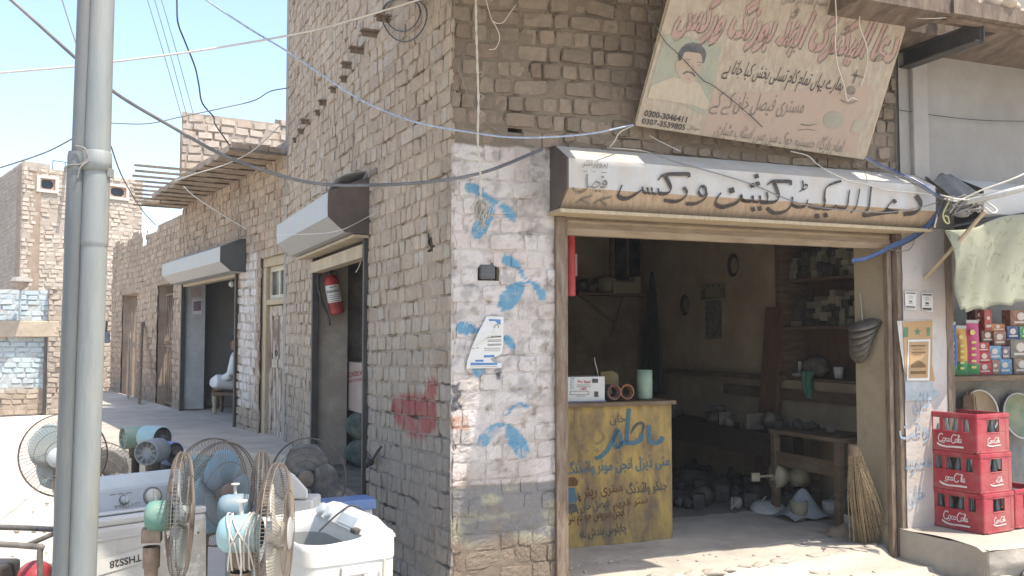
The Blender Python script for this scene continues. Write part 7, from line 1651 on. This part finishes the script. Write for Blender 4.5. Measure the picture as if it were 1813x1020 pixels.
wire('overhead_cable', 'thin wire from the pole to the tall wall, with a small spur at its end', [(195, 218, 8.5), (260, 219, 8.6), (320, 207, 8.8), (400, 190, 9), (450, 178, 9.2), (478, 162, 9.4), (508, 156, 9.8)], .006, m_greycable)
for i, (a, b, lab) in enumerate((((258, -10), (322, 208), 'leftmost of three thin parallel wires climbing above the roof parapet'), ((271, -10), (331, 206), 'middle of three thin parallel wires climbing above the roof parapet'), ((283, -10), (343, 205), 'rightmost of three thin parallel wires climbing above the roof parapet'))):
    wire('overhead_wire', lab, [(a[0], a[1], 13), ((a[0] + b[0]) / 2 + 1, (a[1] + b[1]) / 2, 13.4), (b[0], b[1], 14.2)], .006, m_greycable, 'wire', group='three parallel wires above the roof')
wire('overhead_wire', 'short thin wire from the top edge down to the pole', [(106, -15, 6), (110, 0, 6), (125, 48, 6), (142, 100, 6)], .004, m_greycable, 'wire')
wire('overhead_wire', 'thin black wire slanting from the pole down to the low jagged wall', [(196, 258, 8), (215, 310, 9), (240, 355, 11), (258, 380, 13), (275, 398, 14)], .007, m_greycable, 'wire')
wire('overhead_wire', 'thin pale wire crossing under the low roof slab to the second shutter box', [(500, 218, 9.4), (450, 265, 9.4), (400, 291, 9.4), (345, 308, 9.5), (310, 320, 10)], .006, m_whitecable, 'wire')
wire('overhead_wire', 'thin pale wire running down over the low wall towards its hood', [(325, 330, 11.5), (345, 348, 11.3), (390, 378, 11), (437, 406, 10.9)], .006, m_whitecable, 'wire')
wire('overhead_wire', 'thin wire from the side hood corner up to the wall beside it', [B_.ray(492, 416, .36), B_.ray(560, 414, .34), A_.ray(605, 407, .33), A_.ray(650, 385, .06), A_.ray(672, 374, .01)], .003, m_whitecable, 'wire')
q = MB()
for c, rx, ry in (((712, 20), 32, 36), ((716, 26), 40, 48)): q.tube([A_.ray(c[0] + rx * math.cos(t), c[1] + ry * math.sin(t) * (.8 + .2 * math.sin(t)), .03) for t in [2 * math.pi * k / 30 for k in range(30)]], .005, 6, closed=True)
tag(q.build('cable_coil', m_blackcable), 'loops of black cable coiled high on the side wall', 'cable')
wire('wall_wire', 'thin twisted pale wire hanging at the top of the front wall', [fp(858, -10, .05), fp(866, 20, .05), fp(873, 38, .06), fp(890, 40, .05), fp(905, 20, .04), fp(913, 9, .02)], .003, m_whitecable, 'wire')
wire('wall_wire', 'short pale wire ending in a bare bent tip on the front wall', [fp(873, 38, .06), fp(883, 58, .05), fp(884, 72, .05), fp(877, 86, .05), fp(866, 88, .05)], .003, m_whitecable, 'wire')
wire('wall_wire', 'faint grey wire crossing the brick wall from the corner towards the sign', [fp(650 + 160, 120, .03), fp(845, 200, .03), fp(905, 245, .03), fp(960, 262, .03)], .0025, m_greycable, 'wire')
S_ = lambda u, v, o=.02: SG.ray(u, v, o)
wire('sign_wire', 'black wire running diagonally across the portrait on the sign', [fp(1135, -15, .5), S_(1150, 25, .1), S_(1160, 45, .03), S_(1178, 74), S_(1200, 95), S_(1222, 118), S_(1245, 142), S_(1260, 150), S_(1290, 172), S_(1330, 206), S_(1350, 225)], .0028, m_blackcable, 'wire')
wire('sign_wire', 'thin pale wire hanging before the sign with a bare end', [fp(1478, -20, .75), S_(1481, 40, .06), S_(1479, 70, .06), S_(1482, 110, .05), S_(1494, 150, .04), S_(1500, 178, .03), S_(1508, 173, .03), S_(1518, 177, .03)], .004, m_whitecable, 'wire')
wire('sign_wire', 'second pale wire curving down the right part of the sign', [fp(1518, -10, .75), S_(1523, 15, .06), S_(1522, 45, .06), S_(1534, 80, .05), S_(1536, 105, .04), S_(1532, 130, .03), S_(1524, 152, .02)], .004, m_whitecable, 'wire')
wire('sign_rope', 'white tie rope from the torn sign corner up to the roof edge', [fp(1500, -10, .7), S_(1525, 5, .05), S_(1570, 17, .05), S_(1603, 26, .02), fp(1640, 12, .74), fp(1680, 0, .76), fp(1720, -8, .76)], .005, m_whitecable, 'rope')
wire('sign_rope', 'pale wire running right from the sign corner to the roof beam', [S_(1606, 31, .02), fp(1640, 33, .7), fp(1700, 30, .74), fp(1813, 25, .76)], .003, m_whitecable, 'wire')
H_ = lambda u, v, o=.02: FR.ray(u, v, HOODP + o)
wire('shop_cable', 'black cable drooping across the painted shutter box lettering', [fp(1075, 262, .20), H_(1140, 268), H_(1200, 288), H_(1262, 305), H_(1330, 326), H_(1400, 355), H_(1450, 367), H_(1510, 373), H_(1570, 376), H_(1620, 369), H_(1662, 358, .05)], .004, m_greycable)
wire('shop_cable', 'short pale cable looping from the sign corner to the shutter box', [fp(1122, 222, .12), fp(1098, 234, .12), fp(1088, 250, .10), fp(1080, 260, .12)], .004, m_whitecable)
wire('shop_cable', 'thin wire hanging below the sign bottom onto the shutter box', [S_(1150, 240, -.02), fp(1172, 252, .14), fp(1205, 268, .2)], .0025, m_whitecable, 'wire')
wire('shop_cable', 'pale cable from the sign bottom across the right half of the shutter box', [S_(1400, 268, -.02), fp(1430, 276, .16), fp(1446, 290, .2), H_(1470, 305), H_(1505, 320), H_(1530, 325), H_(1570, 336), H_(1620, 341), H_(1660, 346, .05)], .004, m_whitecable)
for k, lab in enumerate(('uppermost of the bundled cables running from the sign to the junction by the rag', 'middle one of the bundled cables running from the sign to the junction', 'lowest of the bundled cables running from the sign to the junction')):
    d = 3.2 * k; wire('shop_cable', lab, [S_(1528, 276 + d * .4, -.02), fp(1560, 292 + d, .12), fp(1600, 310 + d, .2), H_(1630, 325 + d, .03), H_(1655, 342 + d * .8, .05), fp(1672, 350 + d * .6, .42)], .005, (m_bluecable, m_greycable, m_greycable)[k])
wire('shop_cable', 'thin forked wire hanging from the sign corner over the sunlit box edge', [S_(1512, 286, -.02), fp(1525, 298, .22), H_(1533, 310), H_(1535, 324)], .0025, m_greycable, 'wire')
for k, lab in enumerate(('upper blue cable looping from the junction to the shop opening', 'middle blue cable looping from the junction to the shop opening', 'lower blue cable sagging from the junction to the shop opening', 'blue black cable nearest the pillar looping into the opening')):
    wire('blue_cable', lab, [fp(1674, 352, .42), fp(1664, 372 + 2 * k, .33), fp(1648, 392 + 3 * k, .22), fp(1622, 412 + 3 * k, .12), fp(1600, 424 + 3 * k, .07), fp(1580, 432 + 3 * k, .05), fp(1555, 446 + 2 * k, .0), fp(1530, 456 + 2 * k, -.02), fp(1508, 459 + 2 * k, -.05)], .0055, (m_bluecable, m_bluecable, m_bluecable, m_blackcable)[k], group='blue cables at the right of the opening')
wire('white_loop', 'thin dark wire dropping in a loop down the whitewashed pillar', [fp(1620, 415, .12), fp(1617, 432, .07), fp(1608, 443, .06), fp(1590, 444, .06), fp(1572, 440, .05)], .003, m_greycable, 'wire')
for k, (pts, lab) in enumerate((([fp(1672, 352, .42), fp(1690, 356, .5), fp(1705, 352, .5), fp(1740, 336, .6), fp(1790, 318, .7), fp(1830, 300, .75)], 'long white rope from the cable knot up to the right edge'), ([fp(1665, 345, .4), fp(1690, 352, .5), fp(1720, 354, .52), fp(1745, 358, .6), fp(1765, 372, .7), fp(1757, 377, .7), fp(1745, 368, .65)], 'white rope looped over the end of the slanted stick'), ([fp(1660, 380, .3), fp(1655, 400, .3), fp(1656, 402, .3)], 'short cut cable end hanging at the box corner'), ([fp(1680, 358, .45), fp(1670, 378, .42), fp(1673, 392, .42), fp(1680, 395, .42), fp(1678, 384, .42), fp(1672, 382, .42)], 'yellowish cable curled in a small loop below the knot'))):
    wire('tie_rope', lab, pts, .006, (m_whitecable, m_whitecable, m_whitecable, M('yellowish_cable', (.42, .40, .18), .6, .1, 9, 0))[k], 'rope')
q = MB(); rg = random.Random(21); kc = fp(1705, 362, .46)
for k in range(16): q.tube(catmull([kc + Vector((rg.uniform(-.14, .14), rg.uniform(-.05, .05), rg.uniform(-.07, .07))) for _ in range(4)], 5), .006, 5)
tag(q.build('cable_knot', m_greycable), 'tangled knot of grey and blue cables beside the dark octagonal box end', 'cables')
wire('wall_wire', 'thin black wire crossing the grey plaster wall to the right', [fp(1560, 190, .05), fp(1600, 196, .06), fp(1660, 205, .07), fp(1740, 213, .07), fp(1830, 215, .07)], .003, m_blackcable, 'wire')
wire('door_wire', 'thin pale wire hanging in the top of the side doorway', [B_.ray(640, 448, -.06), B_.ray(639, 462, -.06), B_.ray(634, 476, -.06), B_.ray(630, 482, -.06)], .004, m_whitecable, 'wire')
q = MB(); d0 = A_.ray(651, 800, .05); q.tube(catmull([A_.ray(652, 805, .04), A_.ray(660, 812, .06), A_.ray(668, 800, .06), A_.ray(676, 790, .03)], 5), .01, 6); q.ball(A_.ray(655, 817, .05), (.03, .03, .035), 10, 7); tag(q.build('padlock_hasp', m_dark), 'small dark hasp and lock hanging at the side door post', 'lock')

# ------------------------------------------------------------------ dusty air
hz = MB(); hz.box((0, 12, 3.5), (60, 52, 9.4)); ho = hz.build('haze', M('unused', (.5, .5, .5)))
hm = bpy.data.materials.new('dusty_air'); hm.use_nodes = True; hn = hm.node_tree.nodes; hn.clear()
vo = hn.new('ShaderNodeOutputMaterial'); pv_ = hn.new('ShaderNodeVolumePrincipled'); pv_.inputs['Color'].default_value = (.93, .94, .95, 1); pv_.inputs['Density'].default_value = .0018; pv_.inputs['Anisotropy'].default_value = .2
hm.node_tree.links.new(pv_.outputs[0], vo.inputs['Volume']); ho.data.materials[0] = hm; tag(ho, kind='stuff')
